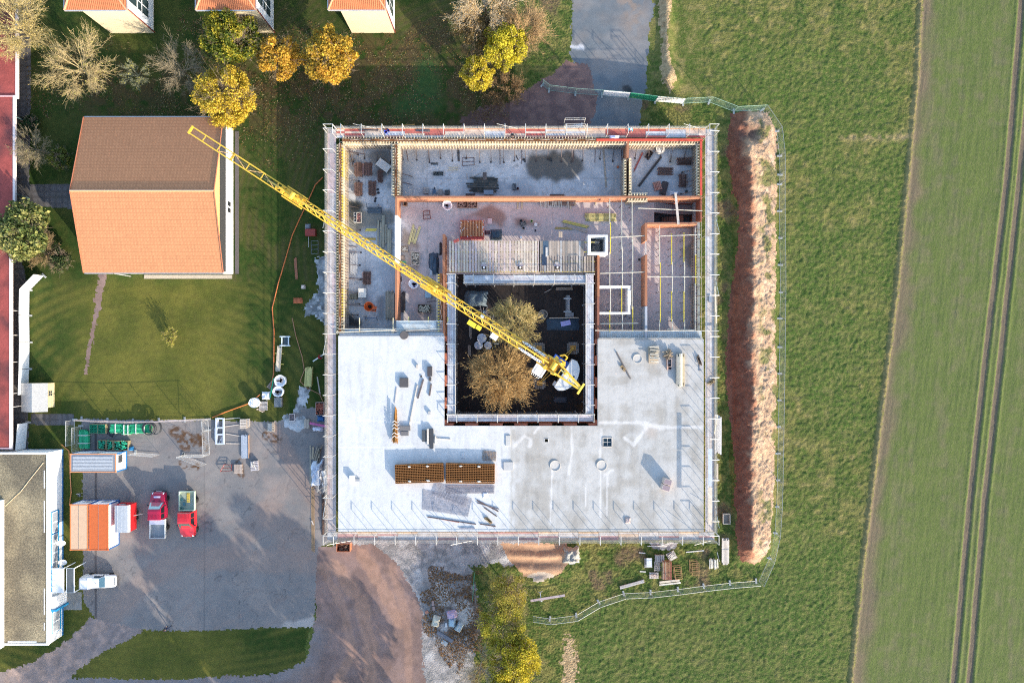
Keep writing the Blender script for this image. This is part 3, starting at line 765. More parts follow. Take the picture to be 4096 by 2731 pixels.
for i in range(9):
    a = px1 - 1.2 - (i + 1) * .30
    e.span(a, a + .30, py0 + .02, py0 + 1.2, ZF - 1.9 - .13 * (i + 1), ZF - 1.65 - .13 * i, jit((.33, .17, .12), .05))
build('staircase', e, 'conc', bld)
# lift shaft
p0 = P('t21', 680, 537, 4.15); p1 = P('t21', 858, 714, 4.15); q0 = P('t21', 706, 553, 4.15); q1 = P('t21', 838, 690, 4.15)
e = MB(); wc_ = (.70, .71, .72)
for a, b, c, d in ((p0.x, q0.x, p1.y, p0.y), (q1.x, p1.x, p1.y, p0.y), (q0.x, q1.x, p1.y, q1.y), (q0.x, q1.x, q0.y, p0.y)): e.span(a, b, c, d, ZF, 4.15, wc_)
e.span(q0.x, q1.x, q1.y, q0.y, 1.05, 1.1, (.2, .2, .2)); e.box((q0.x + .75, q1.y + .9, 1.1), (1.5, .9, .5), (.25, .24, .23)); e.box((q0.x + .7, q1.y + 1.5, 1.1), (1.2, .3, 1.4), (.3, .29, .28))
build('lift_shaft', e, 'conc', bld)
# white insulated wall frame round the shaft room
e = MB(); wh = (.82, .82, .84)
f0 = P('t21', 785, 1001, 3.5); f1 = P('t21', 1050, 1238, 3.5)
e.span(f0.x, f1.x + .16, f0.y - .14, f0.y + .14, ZF, 3.5, wh); e.span(f1.x - .14, f1.x + .14, f1.y + .142, f0.y - .142, ZF, 3.5, wh); e.span(f0.x, f1.x + .16, f1.y - .14, f1.y + .14, 1.6, 3.5, wh)
e.box((f1.x + .0, (f0.y + f1.y) / 2 + .3, 3.502), (.36, 1.9, .05), wh)
build('white_wall', e, 'render', bld)

# ---------------------------------------------------------------- wall formwork (timber girders on plywood, rebar between)
CRM = (.66, .56, .38); YEL = (.72, .55, .05)
def formwork(name, label, x0, y0, x1, y1, nin, rust=True, yellow=(), red=None, braces=True, outer=True, inner=True, top=3.74):
    """runs from (x0,y0) to (x1,y1); nin points to the room side"""
    L = math.hypot(x1 - x0, y1 - y0); d = Vector(((x1 - x0) / L, (y1 - y0) / L, 0)); n = Vector((nin[0], nin[1], 0))
    o = Vector((x0, y0, 0)); t = thing(name, label, 'formwork', (x0, y0, 0), 0, 'wall formwork of the top storey')
    def Q_(a, b, z): return o + d * a + n * b + Vector((0, 0, z))
    for side, on in ((1, inner), (-1, outer)):
        if not on: continue
        e = MB(); s = side
        zc2 = (1.01 + top) / 2 - .02; e.beam(Q_(0, s * .19, zc2), Q_(L, s * .19, zc2), .03, top - 1.04, (.42, .34, .24))
        build('plywood_panel', e, 'wood', t)
        e = MB(); k = 0; a = .1
        while a < L:
            c = YEL if any(u <= a <= v for u, v in yellow) and s > 0 else jit(CRM, .12)
            e.beam(Q_(a, s * .31, 1.02), Q_(a, s * .31, top + random.uniform(0, .08)), .09, .2, c, up=n)
            a += random.choice((.36, .36, .36, .42)); k += 1
        build('timber_girders', e, 'wood', t)
        e = MB()
        for z in (1.5, 2.5, top - .19):
            for q in (.43, .55): e.beam(Q_(.05, s * q, z), Q_(L - .05, s * q, z), .05, .10, (.62, .55, .42) if z > 3 else (.35, .3, .28))
        build('waling', e, 'wood', t)
    if rust:
        e = MB(); a = .05
        while a < L:
            for b in (-.07, .07): e.tube(Q_(a, b, 3.5), Q_(a, b + random.uniform(-.02, .02), 3.95 + random.uniform(-.1, .1)), .012, jit((.34, .16, .07), .2), 3)
            a += .2
        for b in (-.07, .07):
            for z in (3.5, 3.62, 3.75): e.beam(Q_(0, b, z), Q_(L, b, z), .03, .03, (.36, .17, .08))
        e.beam(Q_(0, 0, 3.3), Q_(L, 0, 3.3), .3, .1, (.24, .13, .08))
        a = 1.
        while a < L - 1:
            pts = [Q_(a + i * .25, .05 * math.sin(i * 1.3), 3.8 + .03 * math.sin(i)) for i in range(6)]
            e.path(pts, .016, (.78, .74, .68), 4); a += random.uniform(1.2, 2.6)
        build('rebar_cage', e, 'rust', t)
    if red:
        e = MB(); e.beam(Q_(red[0], 0, 3.80), Q_(red[1], 0, 3.80), .26, .16, (.55, .08, .05)); build('red_top_rail', e, 'paint', t)
    if braces:
        a = .8
        while a < L:
            e = MB(); r = random.uniform(1.0, 1.6)
            e.tube(Q_(a, .6, 2.6), Q_(a + random.uniform(-.1, .1), .6 + r, ZF + .06), .035, (.09, .07, .07), 4)
            e.tube(Q_(a, .6, 1.5), Q_(a, .6 + r, ZF + .06), .025, (.12, .09, .08), 4)
            e.box(tuple(Q_(a, .6 + r, ZF + .004)), (.2, .2, .06), (.08, .07, .07)); build('raking_prop', e, 'steel', t)
            a += random.uniform(1.3, 1.9)
    return t
nx_ = wx('t20', 755)
formwork('wall_formwork', 'cream girder wall formwork with brown rebar along the north edge, west of the red rail', -21.7, 25.72, nx_, 25.72, (0, -1))
formwork('wall_formwork', 'cream and yellow girder wall formwork along the west edge of the open rooms', -22.0, .9, -22.0, 25.3, (1, 0), yellow=((2, 6), (15, 18), (20, 24)))
xm = P('A', 1352, 900, WT).x
formwork('wall_formwork', 'narrow formwork with dark rebar between the west strip and the long north room', xm, yw1 + .2, xm, 25.2, (1, 0), braces=False)
formwork('wall_formwork', 'wall formwork of the north east corner capped by a long red rail', nx_ + .02, 25.72, 24.2, 25.72, (0, -1), rust=False, red=(0, 24.35 - nx_), outer=False)
formwork('wall_formwork', 'wall formwork with a red rail on the east side of the north east room', 24.15, yw1 + .2, 24.15, 25.4, (-1, 0), rust=False, red=(0, 7.0), outer=False)
t = formwork('wall_formwork', 'pale plank wall formwork with rebar ties east of the prop-filled east room', 24.1, .4, 24.1, 15.4, (-1, 0), rust=False, braces=False, outer=False, top=2.80)
e = MB()
for i in range(12): e.beam((23.85, 1 + i * 1.22, 2.95), (24.5, 1 + i * 1.22, 2.95), .04, .04, (.3, .16, .1))
e.beam((24.1, .4, 2.86), (24.1, 15.4, 2.86), .34, .08, (.66, .58, .45)); e.beam((23.72, .4, 2.64), (23.72, 15.4, 2.64), .2, .4, (.40, .27, .27))
build('tie_bars', e, 'wood', t)
formwork('wall_formwork', 'short grey and cream formwork between the long north room and the north east room', xw7, yw1 + .2, xw7, wy('t20', 1415), (1, 0), rust=False, braces=False)
formwork('wall_formwork', 'short formwork bay set into the brick wall above the staircase', wx('t21', 1040), yw1, wx('t21', 1220), yw1, (0, -1), rust=False, braces=False)
formwork('wall_formwork', 'rusty rebar and yellow girders by the courtyard corner under the crane jib', xw3 - .35, 1.2, xw3 - .35, wy('t11', 880), (-1, 0), yellow=((0, 9),), braces=False, outer=False)

# stop-end formwork at the slab edges
a0 = P('t11', 755, 1376, ZS); a1 = P('t11', 1245, 1440, ZS)
e = MB(); e.span(X0 + .1, CX0 - .1, .78, 1.05, 3.2, 3.86, (.44, .46, .48)); e.span(X0 + .1, -15.1, 1.06, 1.6, 3.25, 3.5, (.40, .46, .50)); e.beam((X0, 1.62, 3.9), (-9, 1.62, 3.9), .06, .1, (.68, .62, .5))
e.beam((-22.4, 1.15, 4.0), (-14.9, 1.45, 4.0), .12, .05, (.65, .58, .45)); e.beam((-15.4, 1.3, 4.0), (-10.5, 1.5, 4.0), .1, .05, (.5, .44, .36))
for x in (-19.5, -15.2): e.beam((x, .9, 3.7), (x, 3.0, 3.7), .1, .1, (.7, .62, .4))
one('stop_end_formwork', e, 'wood', 'pale boards closing the slab edge between the west formwork and the round dark lid', 'formwork', 'slab edge formwork')
b0 = P('t11', 1255, 1306, 3.8); b1 = P('t11', 1672, 1432, 3.8)
e = MB(); e.span(b0.x, b1.x, b1.y, b0.y, 3.55, 3.6, (.45, .52, .56)); e.span(b0.x, b1.x, b0.y - .06, b0.y, 3.6, 3.85, (.55, .62, .66)); e.span(b0.x, b1.x, b1.y - .5, b1.y - .3, 3.5, 3.9, (.5, .55, .58)); e.beam((b0.x + 1, b1.y + .4, 3.7), (b1.x - .8, b1.y + .5, 3.7), .1, .06, (.3, .24, .2))
for k in range(3): e.beam((b0.x + 1.6 + k * 2.5, b0.y - .1, 3.62), (b0.x + 1.6 + k * 2.5, b0.y + .5, 3.62), .1, .16, (.68, .6, .2))
one('slab_formwork', e, 'wood', 'blue-grey formwork panel bay waiting for concrete beside the round dark lid', 'formwork', 'slab edge formwork')
e = MB(); e.span(CX1 + .1, 24.3, .36, 1.3, 3.45, 3.5, (.46, .53, .57)); e.span(CX1 + .1, 24.3, .34, .42, 3.5, 4.08, (.62, .60, .55)); e.beam((10.6, 1.4, 3.95), (26.4, 1.35, 3.95), .08, .12, (.68, .62, .52))
for k in range(52): e.tube((CX1 + .4 + k * .25, .4, 3.7), (CX1 + .4 + k * .25, 1.15, 3.72), .014, (.16, .14, .14), 3)
for y in (.6, .85, 1.1): e.tube((CX1 + .2, y, 3.74), (24.0, y, 3.74), .014, (.16, .14, .14), 3)
one('stop_end_formwork', e, 'wood', 'blue formwork strip with starter bars at the north edge of the eastern slab', 'formwork', 'slab edge formwork')

# planked deck beside the courtyard
d0 = P('t11', 1730, 590, 3.62); d1 = P('t21', 240, 868, 3.62); d2 = P('t21', 745, 868, 3.62)
e = MB(); x = d0.x
while x < d1.x:
    e.span(x, x + .25, d1.y, d0.y, 3.56, 3.62, jit(random.choice(((.52, .44, .36), (.47, .40, .34), (.55, .49, .42), (.45, .36, .30), (.46, .38, .37))), .1)); x += .367
t = thing('slab_deck', 'clean deck of spaced pale planks beside the red tile stack', 'plank deck', (d0.x, d1.y, 3.3), 0, 'plank decks beside the courtyard')
build('planks', e, 'wood', t)
def joists(t, x0, x1):
    e = MB()
    for y in (wy('t11', 603, 3.5), wy('t11', 690, 3.5), wy('t11', 775, 3.5), wy('t11', 866, 3.5)): e.span(x0, x1, y - .05, y + .05, 3.36, 3.555, (.62, .50, .10))
    build('joists', e, 'wood', t)
    e = MB(); n = int((x1 - x0) / 1.5)
    for i in range(n + 1):
        for y in (wy('t11', 620, 3.5), wy('t11', 850, 3.5)): e = MB(); e.tube((x0 + .2 + i * (x1 - x0 - .4) / n, y, ZF), (x0 + .2 + i * (x1 - x0 - .4) / n, y, 3.36), .035, (.2, .12, .1), 4); build('prop', e, 'steel', t)
joists(t, d0.x, d1.x)
e = MB(); x = d1.x + .02; xm_ = wx('t21', 640, 3.62); ymid = wy('t21', 725, 3.62)
while x < d2.x - .1:
    c = jit(random.choice(((.30, .25, .21), (.36, .30, .25), (.26, .24, .22), (.40, .34, .29), (.33, .33, .33))), .15)
    top = d0.y if x < xm_ else wy('t21', 728, 3.62)
    e.span(x, x + .225, d1.y, top, 3.56, 3.62, c)
    if x < xm_: e.span(x + .245, x + .335, ymid, top - .05, 3.555, 3.612, jit((.33, .28, .24), .1))
    x += .34
t = thing('slab_deck', 'weathered grey-brown plank deck between the dark tarpaulin strip and the white lift shaft', 'plank deck', (d1.x, d1.y, 3.3), 0, 'plank decks beside the courtyard')
build('planks', e, 'wood', t); joists(t, d1.x + .05, d2.x)
e = MB(); q0, q1 = P('t21', 280, 592, 3.66), P('t21', 328, 808, 3.66)
e.span(q0.x, q1.x, (q0.y * .4 + q1.y * .6), q0.y, 3.63, 3.66, (.06, .10, .15)); e.span(q0.x - .15, q1.x - .25, q1.y, q0.y * .4 + q1.y * .6 + .1, 3.635, 3.67, (.03, .05, .09))
e.span(q0.x + .3, q0.x + .55, q0.y - 2.0, q0.y - .8, 3.662, 3.75, (.5, .48, .46))
one('tarpaulin', e, 'cloth', 'dark blue tarpaulin strip lying across the plank deck', 'tarpaulin')
for i, (x, y) in enumerate(((415, 562), (857, 562), (1310, 560))):
    p = P('DK', x, y, 3.7); e = MB()
    e.span(p.x - .42, p.x + .42, p.y - .05, p.y + .22, 3.63, 3.69, (.36, .30, .32)); e.span(p.x - .3, p.x + .3, p.y + .24, p.y + .5, 3.63, 3.72, (.42, .40, .40)); e.span(p.x - .3, p.x + .3, p.y - .42, p.y - .06, 3.63, 3.64, (.02, .02, .02))
    o = one('shuttering_box', e, 'wood', ('shuttering box on the plank deck nearest the red tile stack', 'middle shuttering box on the pale plank deck', 'shuttering box on the weathered deck nearest the lift shaft')[i], 'shuttering', 'shuttering boxes on the plank decks')
    e = MB(); e.tube((p.x, p.y - .25, 2.8), (p.x + .02, p.y - .22, 4.1), .11, (.8, .8, .82), 10)
    one('drain_pipe', e, 'plastic', ('white pipe stub rising by the box nearest the red tile stack', 'white pipe stub rising by the middle shuttering box', 'white pipe stub rising by the box nearest the lift shaft')[i], 'pipe', 'white pipe stubs through the decks')
p = P('DK', 865, 232, ZF); e = MB(); e.tube((p.x, p.y, ZF), (p.x + .02, p.y, ZF + 1.5), .13, (.82, .82, .83), 10)
one('drain_pipe', e, 'plastic', 'white pipe standing on the floor just north of the plank deck', 'pipe', 'white pipe stubs through the decks')

# formwork girders and steel props of the two prop-filled rooms
def girder_mb(L, c):
    e = MB(); e.span(-.04, .04, 0, L, 0, .05, c); e.span(-.015, .015, 0.01, L - .01, .05, .15, c); e.span(-.04, .04, 0, L, .15, .2, c); return e
def girders(view, lines, group, base):
    for li, (x, segs) in enumerate(lines):
        for si, (ya_, yb_, kind) in enumerate(segs):
            c = {'y': (.68, .55, .06), 'g': (.50, .49, .42), 'c': (.62, .58, .46)}[kind]
            p = P(view, x + (3 if si % 2 else -3), yb_, 3.5); q = P(view, x + (3 if si % 2 else -3), ya_, 3.5)
            e = girder_mb(q.y - p.y, jit(c, .05)); e.v = [(a + p.x, b + p.y, z + 3.3 + .002 * si) for a, b, z in e.v]
            col = {'y': 'yellow', 'g': 'grey', 'c': 'cream'}[kind]
            o = one('formwork_girder', e, 'wood', f'{col} girder, {ordinal(si)} from north in the {ordinal(li)} row {base}', 'girder', group)
girders('t21', [(1327, [(450, 800, 'c'), (785, 1320, 'y'), (1300, 1412, 'c')]), (1435, [(525, 800, 'y'), (780, 1050, 'c'), (1040, 1310, 'y'), (1295, 1414, 'c')]), (1545, [(515, 780, 'y'), (775, 1050, 'c'), (1040, 1315, 'y'), (1300, 1414, 'c')]), (1645, [(475, 720, 'g'), (710, 985, 'y'), (970, 1414, 'g')])], 'girders over the east room', 'east of the brick wall')
girders('t21', [(880, [(210, 440, 'c'), (425, 705, 'y'), (690, 1010, 'c'), (990, 1230, 'c'), (1215, 1408, 'y')]), (987, [(210, 670, 'g'), (645, 1010, 'c'), (990, 1250, 'y'), (1235, 1408, 'g')]), (1080, [(225, 600, 'c'), (580, 870, 'c'), (850, 1200, 'c'), (1180, 1405, 'y')])], 'girders over the room by the lift shaft', 'by the lift shaft')
for i, (x0, y0, x1, y1, nm) in enumerate(((890, 560, 1190, 545, 'pale batten across three girders beside the lift shaft top'), (790, 882, 1190, 870, 'pale batten across three girders north of the white wall frame'), (790, 1332, 1130, 1328, 'thin batten across girders south of the white wall frame'), (1215, 912, 1690, 912, 'long thin batten across the girders of the east room'), (1390, 1382, 1640, 1388, 'grey batten across girders at the south end of the east room'), (1130, 298, 1705, 322, 'long pale beam laid across the stairwell'), (1330, 548, 1690, 535, 'thin batten near the north end of the east room'))):
    e = MB(); e.beam(P('t21', x0, y0, 3.56), P('t21', x1, y1, 3.56), .1, .05, (.60, .55, .44)); one('batten', e, 'wood', nm, 'batten', 'battens across the girders')
e = MB(); e.beam(P('t21', 1465, 160, 3.85), P('t21', 1492, 445, 3.85), .3, .05, (.55, .48, .42)); one('scaffold_board', e, 'wood', 'wide pale plank bridging the stairwell from wall to wall', 'plank')
pr = thing('formwork_prop', 'dark steel prop under a girder east of the long brick wall', 'prop', (0, 0, ZF), 0, 'steel props under girders in the east room')
e = MB(); e.tube((0, 0, .03), (0, 0, 1.3), .045, (.16, .10, .09), 6); build('outer_tube', e, 'steel', pr)
e = MB(); e.tube((0, 0, 1.3), (0, 0, 2.26), .032, (.22, .17, .15), 6); e.box((0, 0, 2.26), (.18, .12, .03), (.2, .15, .13)); build('inner_tube', e, 'steel', pr)
e = MB()
for k in range(3): e.tube((0, 0, .75), (.45 * math.cos(k * 2.1 + .4), .45 * math.sin(k * 2.1 + .4), .02), .022, (.13, .11, .11), 4)
e.box((0, 0, 0), (.16, .16, .03), (.12, .1, .1)); build('tripod', e, 'steel', pr)
used = False
for grp, lab, xs_, ys_ in (('steel props under girders in the east room', 'dark steel prop under a girder east of the long brick wall', (1327, 1435, 1545, 1645), (500, 580, 650, 715, 800, 885, 970, 1045, 1140, 1225, 1305, 1385)), ('steel props under girders by the lift shaft', 'dark steel prop under a girder in the room by the lift shaft', (880, 987, 1080), (265, 385, 515, 600, 665, 745, 805, 890, 970, 1060, 1150, 1210, 1275, 1355))):
    for x in xs_:
        for y in ys_:
            p = P('t21', x, y, 3.3)
            if not used: pr.location = (p.x, p.y, ZF); used = True
            else: dup(pr, (p.x, p.y, ZF), random.uniform(0, 6), lab, grp)

# ---------------------------------------------------------------- scaffolds
WHT = (.62, .60, .56)
PAL = {'w': [(.42, .38, .38), (.46, .43, .43), (.38, .36, .37), (.44, .36, .37)], 'n': [(.58, .45, .36), (.62, .52, .44), (.42, .10, .09), (.46, .48, .52), (.56, .44, .37), (.44, .13, .11)], 'e': [(.50, .48, .47), (.45, .42, .41), (.52, .46, .42)], 's': [(.48, .45, .43), (.52, .45, .40), (.42, .41, .41), (.45, .27, .25), (.58, .44, .33)], 'c': [(.46, .49, .54), (.50, .52, .56), (.42, .42, .46), (.48, .45, .48)]}
def scaffold(label, ox0, oy0, L, d, n, wdt, first, pal, top=2.0, dz=0., gap=None, bay=2.57, braces=(), rail_top=True, zdeck=ZD):
    """outer edge line starts at (ox0,oy0), runs along d for L metres; n points from the outer edge to the building"""
    d = Vector((d[0], d[1], 0)); n = Vector((n[0], n[1], 0)); o = Vector((ox0, oy0, 0))
    t = thing('scaffold', label, 'scaffold', (ox0, oy0, 0), 0, 'facade scaffolds')
    def Q_(a, b, z): return o + d * a + n * b + Vector((0, 0, z))
    st = []; a = first
    while a < L - .3: st.append(a); a += bay
    ends = [0] + [s for s in st if s > .4] + [L]
    e = MB(); nb = 4
    for i in range(len(ends) - 1):
        cs = random.choice(PAL[pal])
        for j in range(nb):
            c = jit(cs if random.random() < .55 else random.choice(PAL[pal]), .1)
            e.beam(Q_(ends[i] + .02, .06 + (j + .5) * (wdt - .08) / nb, zdeck - .03), Q_(ends[i + 1] - .02, .06 + (j + .5) * (wdt - .08) / nb, zdeck - .03), (wdt - .08) / nb - .015, .05, c)
    build('deck_boards', e, 'wood', t)
    e = MB()
    e.beam(Q_(0, .02, zdeck + .08), Q_(L, .02, zdeck + .08), .03, .15, (.52, .30, .2) if pal == 'n' else (.42, .38, .36))
    build('toe_board', e, 'wood', t)
    for z in ((zdeck + .5, zdeck + 1.0) if rail_top else (zdeck + .5,)):
        e = MB(); e.tube(Q_(-.1, 0, z), Q_(L + .1, 0, z), .028, WHT, 5); build('guard_rail', e, 'steel', t)
    e = MB(); e.tube(Q_(0, 0, 1.9), Q_(L, 0, 1.9), .03, (.55, .55, .55), 4); e.tube(Q_(0, wdt, 1.9), Q_(L, wdt, 1.9), .03, (.55, .55, .55), 4); build('ledger', e, 'steel', t)
    fr = None
    sts = [0.03] + [s for s in st if s > .6 and s < L - .5] + [L - .03]
    for s in sts:
        if fr is None:
            e = MB(); zz = zdeck + top
            e.tube((0, 0, .02), (0, 0, zz), .04, WHT, 5); e.tube(n * wdt, n * wdt + Vector((0, 0, zz)), .034, WHT, 5)
            e.tube((0, 0, zz), n * wdt + Vector((0, 0, zz)), .045, WHT, 5)
            e.tube((0, 0, zdeck - .1), n * wdt + Vector((0, 0, zdeck - .1)), .03, WHT, 4)
            e.box((0, 0, 0), (.16, .16, .02), (.4, .4, .4)); e.box(tuple(n * wdt), (.16, .16, .02), (.4, .4, .4))
            fr = build('frame', e, 'steel', None); fr.parent = t; fr.location = Q_(s, 0, 0) - o
        else:
            f2 = fr.copy(); COL.objects.link(f2); f2.parent = t; f2.location = Q_(s, 0, 0) - o
    for s in braces:
        e = MB(); e.tube(Q_(s, 0, zdeck + top), Q_(s + bay, 0, zdeck + .1), .03, WHT, 4); build('diagonal_brace', e, 'steel', t)
    return t, Q_
Wx, Nx, Ex, Sy = -23.66, 27.2, 25.93, -25.44
scW, QW = scaffold('west facade scaffold of grey boards with white frames beside the shaded lawn', Wx, Sy + 1.12, Nx - Sy - 1.12, (0, 1), (1, 0), 1.15, (8.68 - Sy - 1.12) % 2.57, 'w', braces=(2.2, 22.6, 38.5))
scN, QN = scaffold('north facade scaffold with red and tan boards under the bent worker', Wx + 1.16, Nx, Ex - Wx - 2.32, (1, 0), (0, -1), 1.15, (-13.73 - Wx - 1.16) % 2.57, 'n', braces=(2.6, 20.6, 44))
scE, QE = scaffold('east facade scaffold beside the red earth ridge', Ex, Sy + 1.12, Nx - Sy - 1.12, (0, 1), (-1, 0), 1.2, (13.48 - Sy - 1.12) % 2.57, 'e', braces=(1, 30, 38))
scS, QS = scaffold('south facade scaffold along the bottom edge of the roof slab', Wx, Sy, Ex - Wx, (1, 0), (0, 1), 1.08, (-17.2 - Wx) % 2.57, 's', braces=(.5, 16, 46.5))
for lab, a in (('courtyard scaffold on the west side, crossed by the crane jib', (-7.19, -9.25, 17.8, (0, 1), (-1, 0), 1.1)), ('blue-grey courtyard scaffold on the north side below the planks', (-6.1, 7.37, 15.5, (1, 0), (0, 1), 1.15)), ('courtyard scaffold on the east side beside the white crane ballast', (9.39, -9.25, 17.8, (0, 1), (1, 0), 1.08)), ('courtyard scaffold on the south side below the rust-coloured tree', (-8.2, -9.27, 18.6, (1, 0), (0, -1), .98))):
    x, y, L, d, n, wd = a
    scaffold(lab, x, y, L, d, n, wd, 1.2, 'c', top=1.05, rail_top=True)
# ---------------------------------------------------------------- tower crane in the courtyard
YC = (.74, .47, .05); YD_ = (.56, .33, .04)
crane = thing('tower_crane', 'yellow self-erecting tower crane standing in the courtyard, long lattice jib over the building', 'crane', (5.85, -3.2, 0))
# outriggers and pads
def crl(view, x, y, z): return P(view, x, y, z)
pads = [P('CR', 815, 335, .5), P('CR', 1530, 325, .5), P('CR', 830, 1055, .5)]
pads.append(Vector((pads[1].x, pads[2].y, .5)))
cen = (pads[1] + pads[2]) / 2
e = MB(); e.lathe((cen.x, cen.y, .35), [(.9, 0), (.9, .35), (.7, .4), (.7, .75)], YD_, 16); e.box((cen.x, cen.y, .3), (1.5, 1.5, .35), YD_); build('base_frame', e, 'paint', crane)
for p in pads:
    d = (p - cen); d.z = 0; dn = d.normalized(); sd = Vector((-dn.y, dn.x, 0))
    e = MB()
    for s in (-1, 1): e.beam(cen + dn * .8 + sd * (.24 * s) + Vector((0, 0, .15)), p + sd * (.06 * s) + Vector((0, 0, .1)), .1, .3, YD_)
    e.lathe((p.x, p.y, .12), [(.11, 0), (.11, .6), (.05, .62)], (.5, .32, .05), 8)
    og = build('outrigger', e, 'paint', crane)
    e = MB(); e.span(p.x - .36, p.x + .36, p.y - .36, p.y + .36, .28, .36, (.55, .27, .04)); e.beam((p.x - .33, p.y - .33, .38), (p.x + .33, p.y + .33, .38), .05, .04, (.4, .2, .04)); e.beam((p.x - .33, p.y + .33, .385), (p.x + .33, p.y - .33, .385), .05, .04, (.4, .2, .04))
    build('pad_plate', e, 'paint', og)
    e = MB()
    for k in range(4): e.box((p.x - .45 + k * .3, p.y, .14), (.26, 1.6, .13), jit((.20, .19, .18), .25))
    for k in range(4): e.box((p.x, p.y - .5 + k * .33, .0), (1.6, .28, .135), jit((.20, .19, .18), .25))
    tag(build('timber_cribbing', e, 'wood', None), 'grey timber cribbing stacked under a crane outrigger pad ' + ('at the north west corner', 'at the north east corner', 'at the south west corner', 'beneath the white ballast')[pads.index(p)], 'timber cribbing', 'timber cribbing under the crane')
# slewing platform and ballast
ax = Vector((.836, -.549, 0)); pp = Vector((.549, .836, 0))         # along the jib to the rear, and across it
def J(a, b, z): return Vector((4.0, -2.35, 0)) + ax * a + pp * b + Vector((0, 0, z))
e = MB(); e.beam(J(-.5, 0, 1.35), J(3.6, 0, 1.35), 1.5, .3, YD_)
for s in (-1, 1): e.beam(J(-.5, .75 * s, 1.6), J(3.8, .75 * s, 1.6), .14, .4, YC)
e.beam(J(1.0, .2, 1.62), J(1.4, .2, 1.62), .45, .2, (.06, .05, .03)); e.lathe(tuple(J(3.2, .55, 1.5)), [(.42, 0), (.42, .3), (.38, .34)], YD_, 14)
build('slewing_platform', e, 'paint', crane)
e = MB(); q = J(2.75, -.15, 1.5); e.tube(J(2.75, -.55, 1.9), J(2.75, .25, 1.9), .38, (.04, .04, .045), 14); build('rope_drum', e, 'steel', crane)
e = MB(); e.beam(J(1.0, 1.15, 1.75), J(3.3, 1.15, 1.75), .75, .85, (.02, .09, .42)); e.beam(J(3.3, 1.2, 1.6), J(3.9, 1.2, 1.6), .4, .4, (.02, .08, .35)); build('power_unit', e, 'paint', crane)
# ballast: segment of a disc, flat side to the mast
bal = []
for i in range(15):
    t = -1 + 2 * i / 14
    bal.append(J(3.35 + .25 * 0 + 1.75 * math.sqrt(max(0, 1 - t * t * .93)), t * 2.25, 0))
for z0, z1, c in ((.95, 2.75, (.60, .62, .63)),):
    e = MB(); poly = [(p.x, p.y) for p in bal] + [tuple(J(3.15, 2.15, 0)[:2]), tuple(J(3.15, -2.15, 0)[:2])]
    e.prism(poly, z0, z1, c); e.lathe(tuple(J(4.55, .35, 2.74)), [(.12, 0), (.12, .02)], (.02, .02, .02), 10)
    for b in (-1.35, .85): e.box(tuple(J(4.0, b, 2.74)), (.32, .32, .012), (.52, .54, .55), math.atan2(ax.y, ax.x))
    e.box(tuple(J(3.1, -1.75, 1.0)), (.5, .6, 1.2), (.55, .57, .6), math.atan2(ax.y, ax.x))
    build('ballast', e, 'conc', crane)
# mast
ZT = 21.6
e = MB(); hw = .55
for a in (-hw, hw):
    for b in (-hw, hw): e.beam(J(a, b, 1.4), J(a, b, ZT + .3), .14, .14, YC)
z = 1.5; k = 0
while z < ZT - .4:
    for (a0, b0), (a1, b1) in (((-hw, -hw), (hw, -hw)), ((hw, -hw), (hw, hw)), ((hw, hw), (-hw, hw)), ((-hw, hw), (-hw, -hw))):
        e.beam(J(a0, b0, z), J(a1, b1, z + 1.1), .06, .06, YC); e.beam(J(a0, b0, z + 1.1), J(a1, b1, z + 1.1), .06, .06, YC)
    z += 1.1
e.beam(J(-.6, 0, ZT), J(.7, 0, ZT), 1.2, .25, YD_)
for s in (-1, 1):
    e.beam(J(-.7, .62 * s, ZT), J(.8, .62 * s, ZT + .9), .18, .5, YC); e.beam(J(.2, .5 * s, 19.8), J(-.9, .5 * s, ZT), .12, .12, YC)
build('mast', e, 'paint', crane)
e = MB()
for k in range(4): e.box(tuple(J(-.4 + k * .45, .75 if k % 2 else -.55, ZT + .2)), (.5, .35, .55), jit(YC, .1), .6 + k * .3)
e.tube(J(.2, -.4, ZT + .9), J(.2, .4, ZT + .9), .28, YC, 12); e.tube(J(1.6, -.1, ZT + .9), J(1.6, .15, ZT + .9), .22, YC, 12)
for s in (-1, 1): e.path([J(.2, .95 + .3 * s, ZT + .5), J(.5, 1.25 + .3 * s, ZT + .9), J(.9, 1.2 + .3 * s, ZT + .9), J(.9, .9 + .3 * s, ZT + .5)], .07, YC, 5)
build('mast_head', e, 'paint', crane)
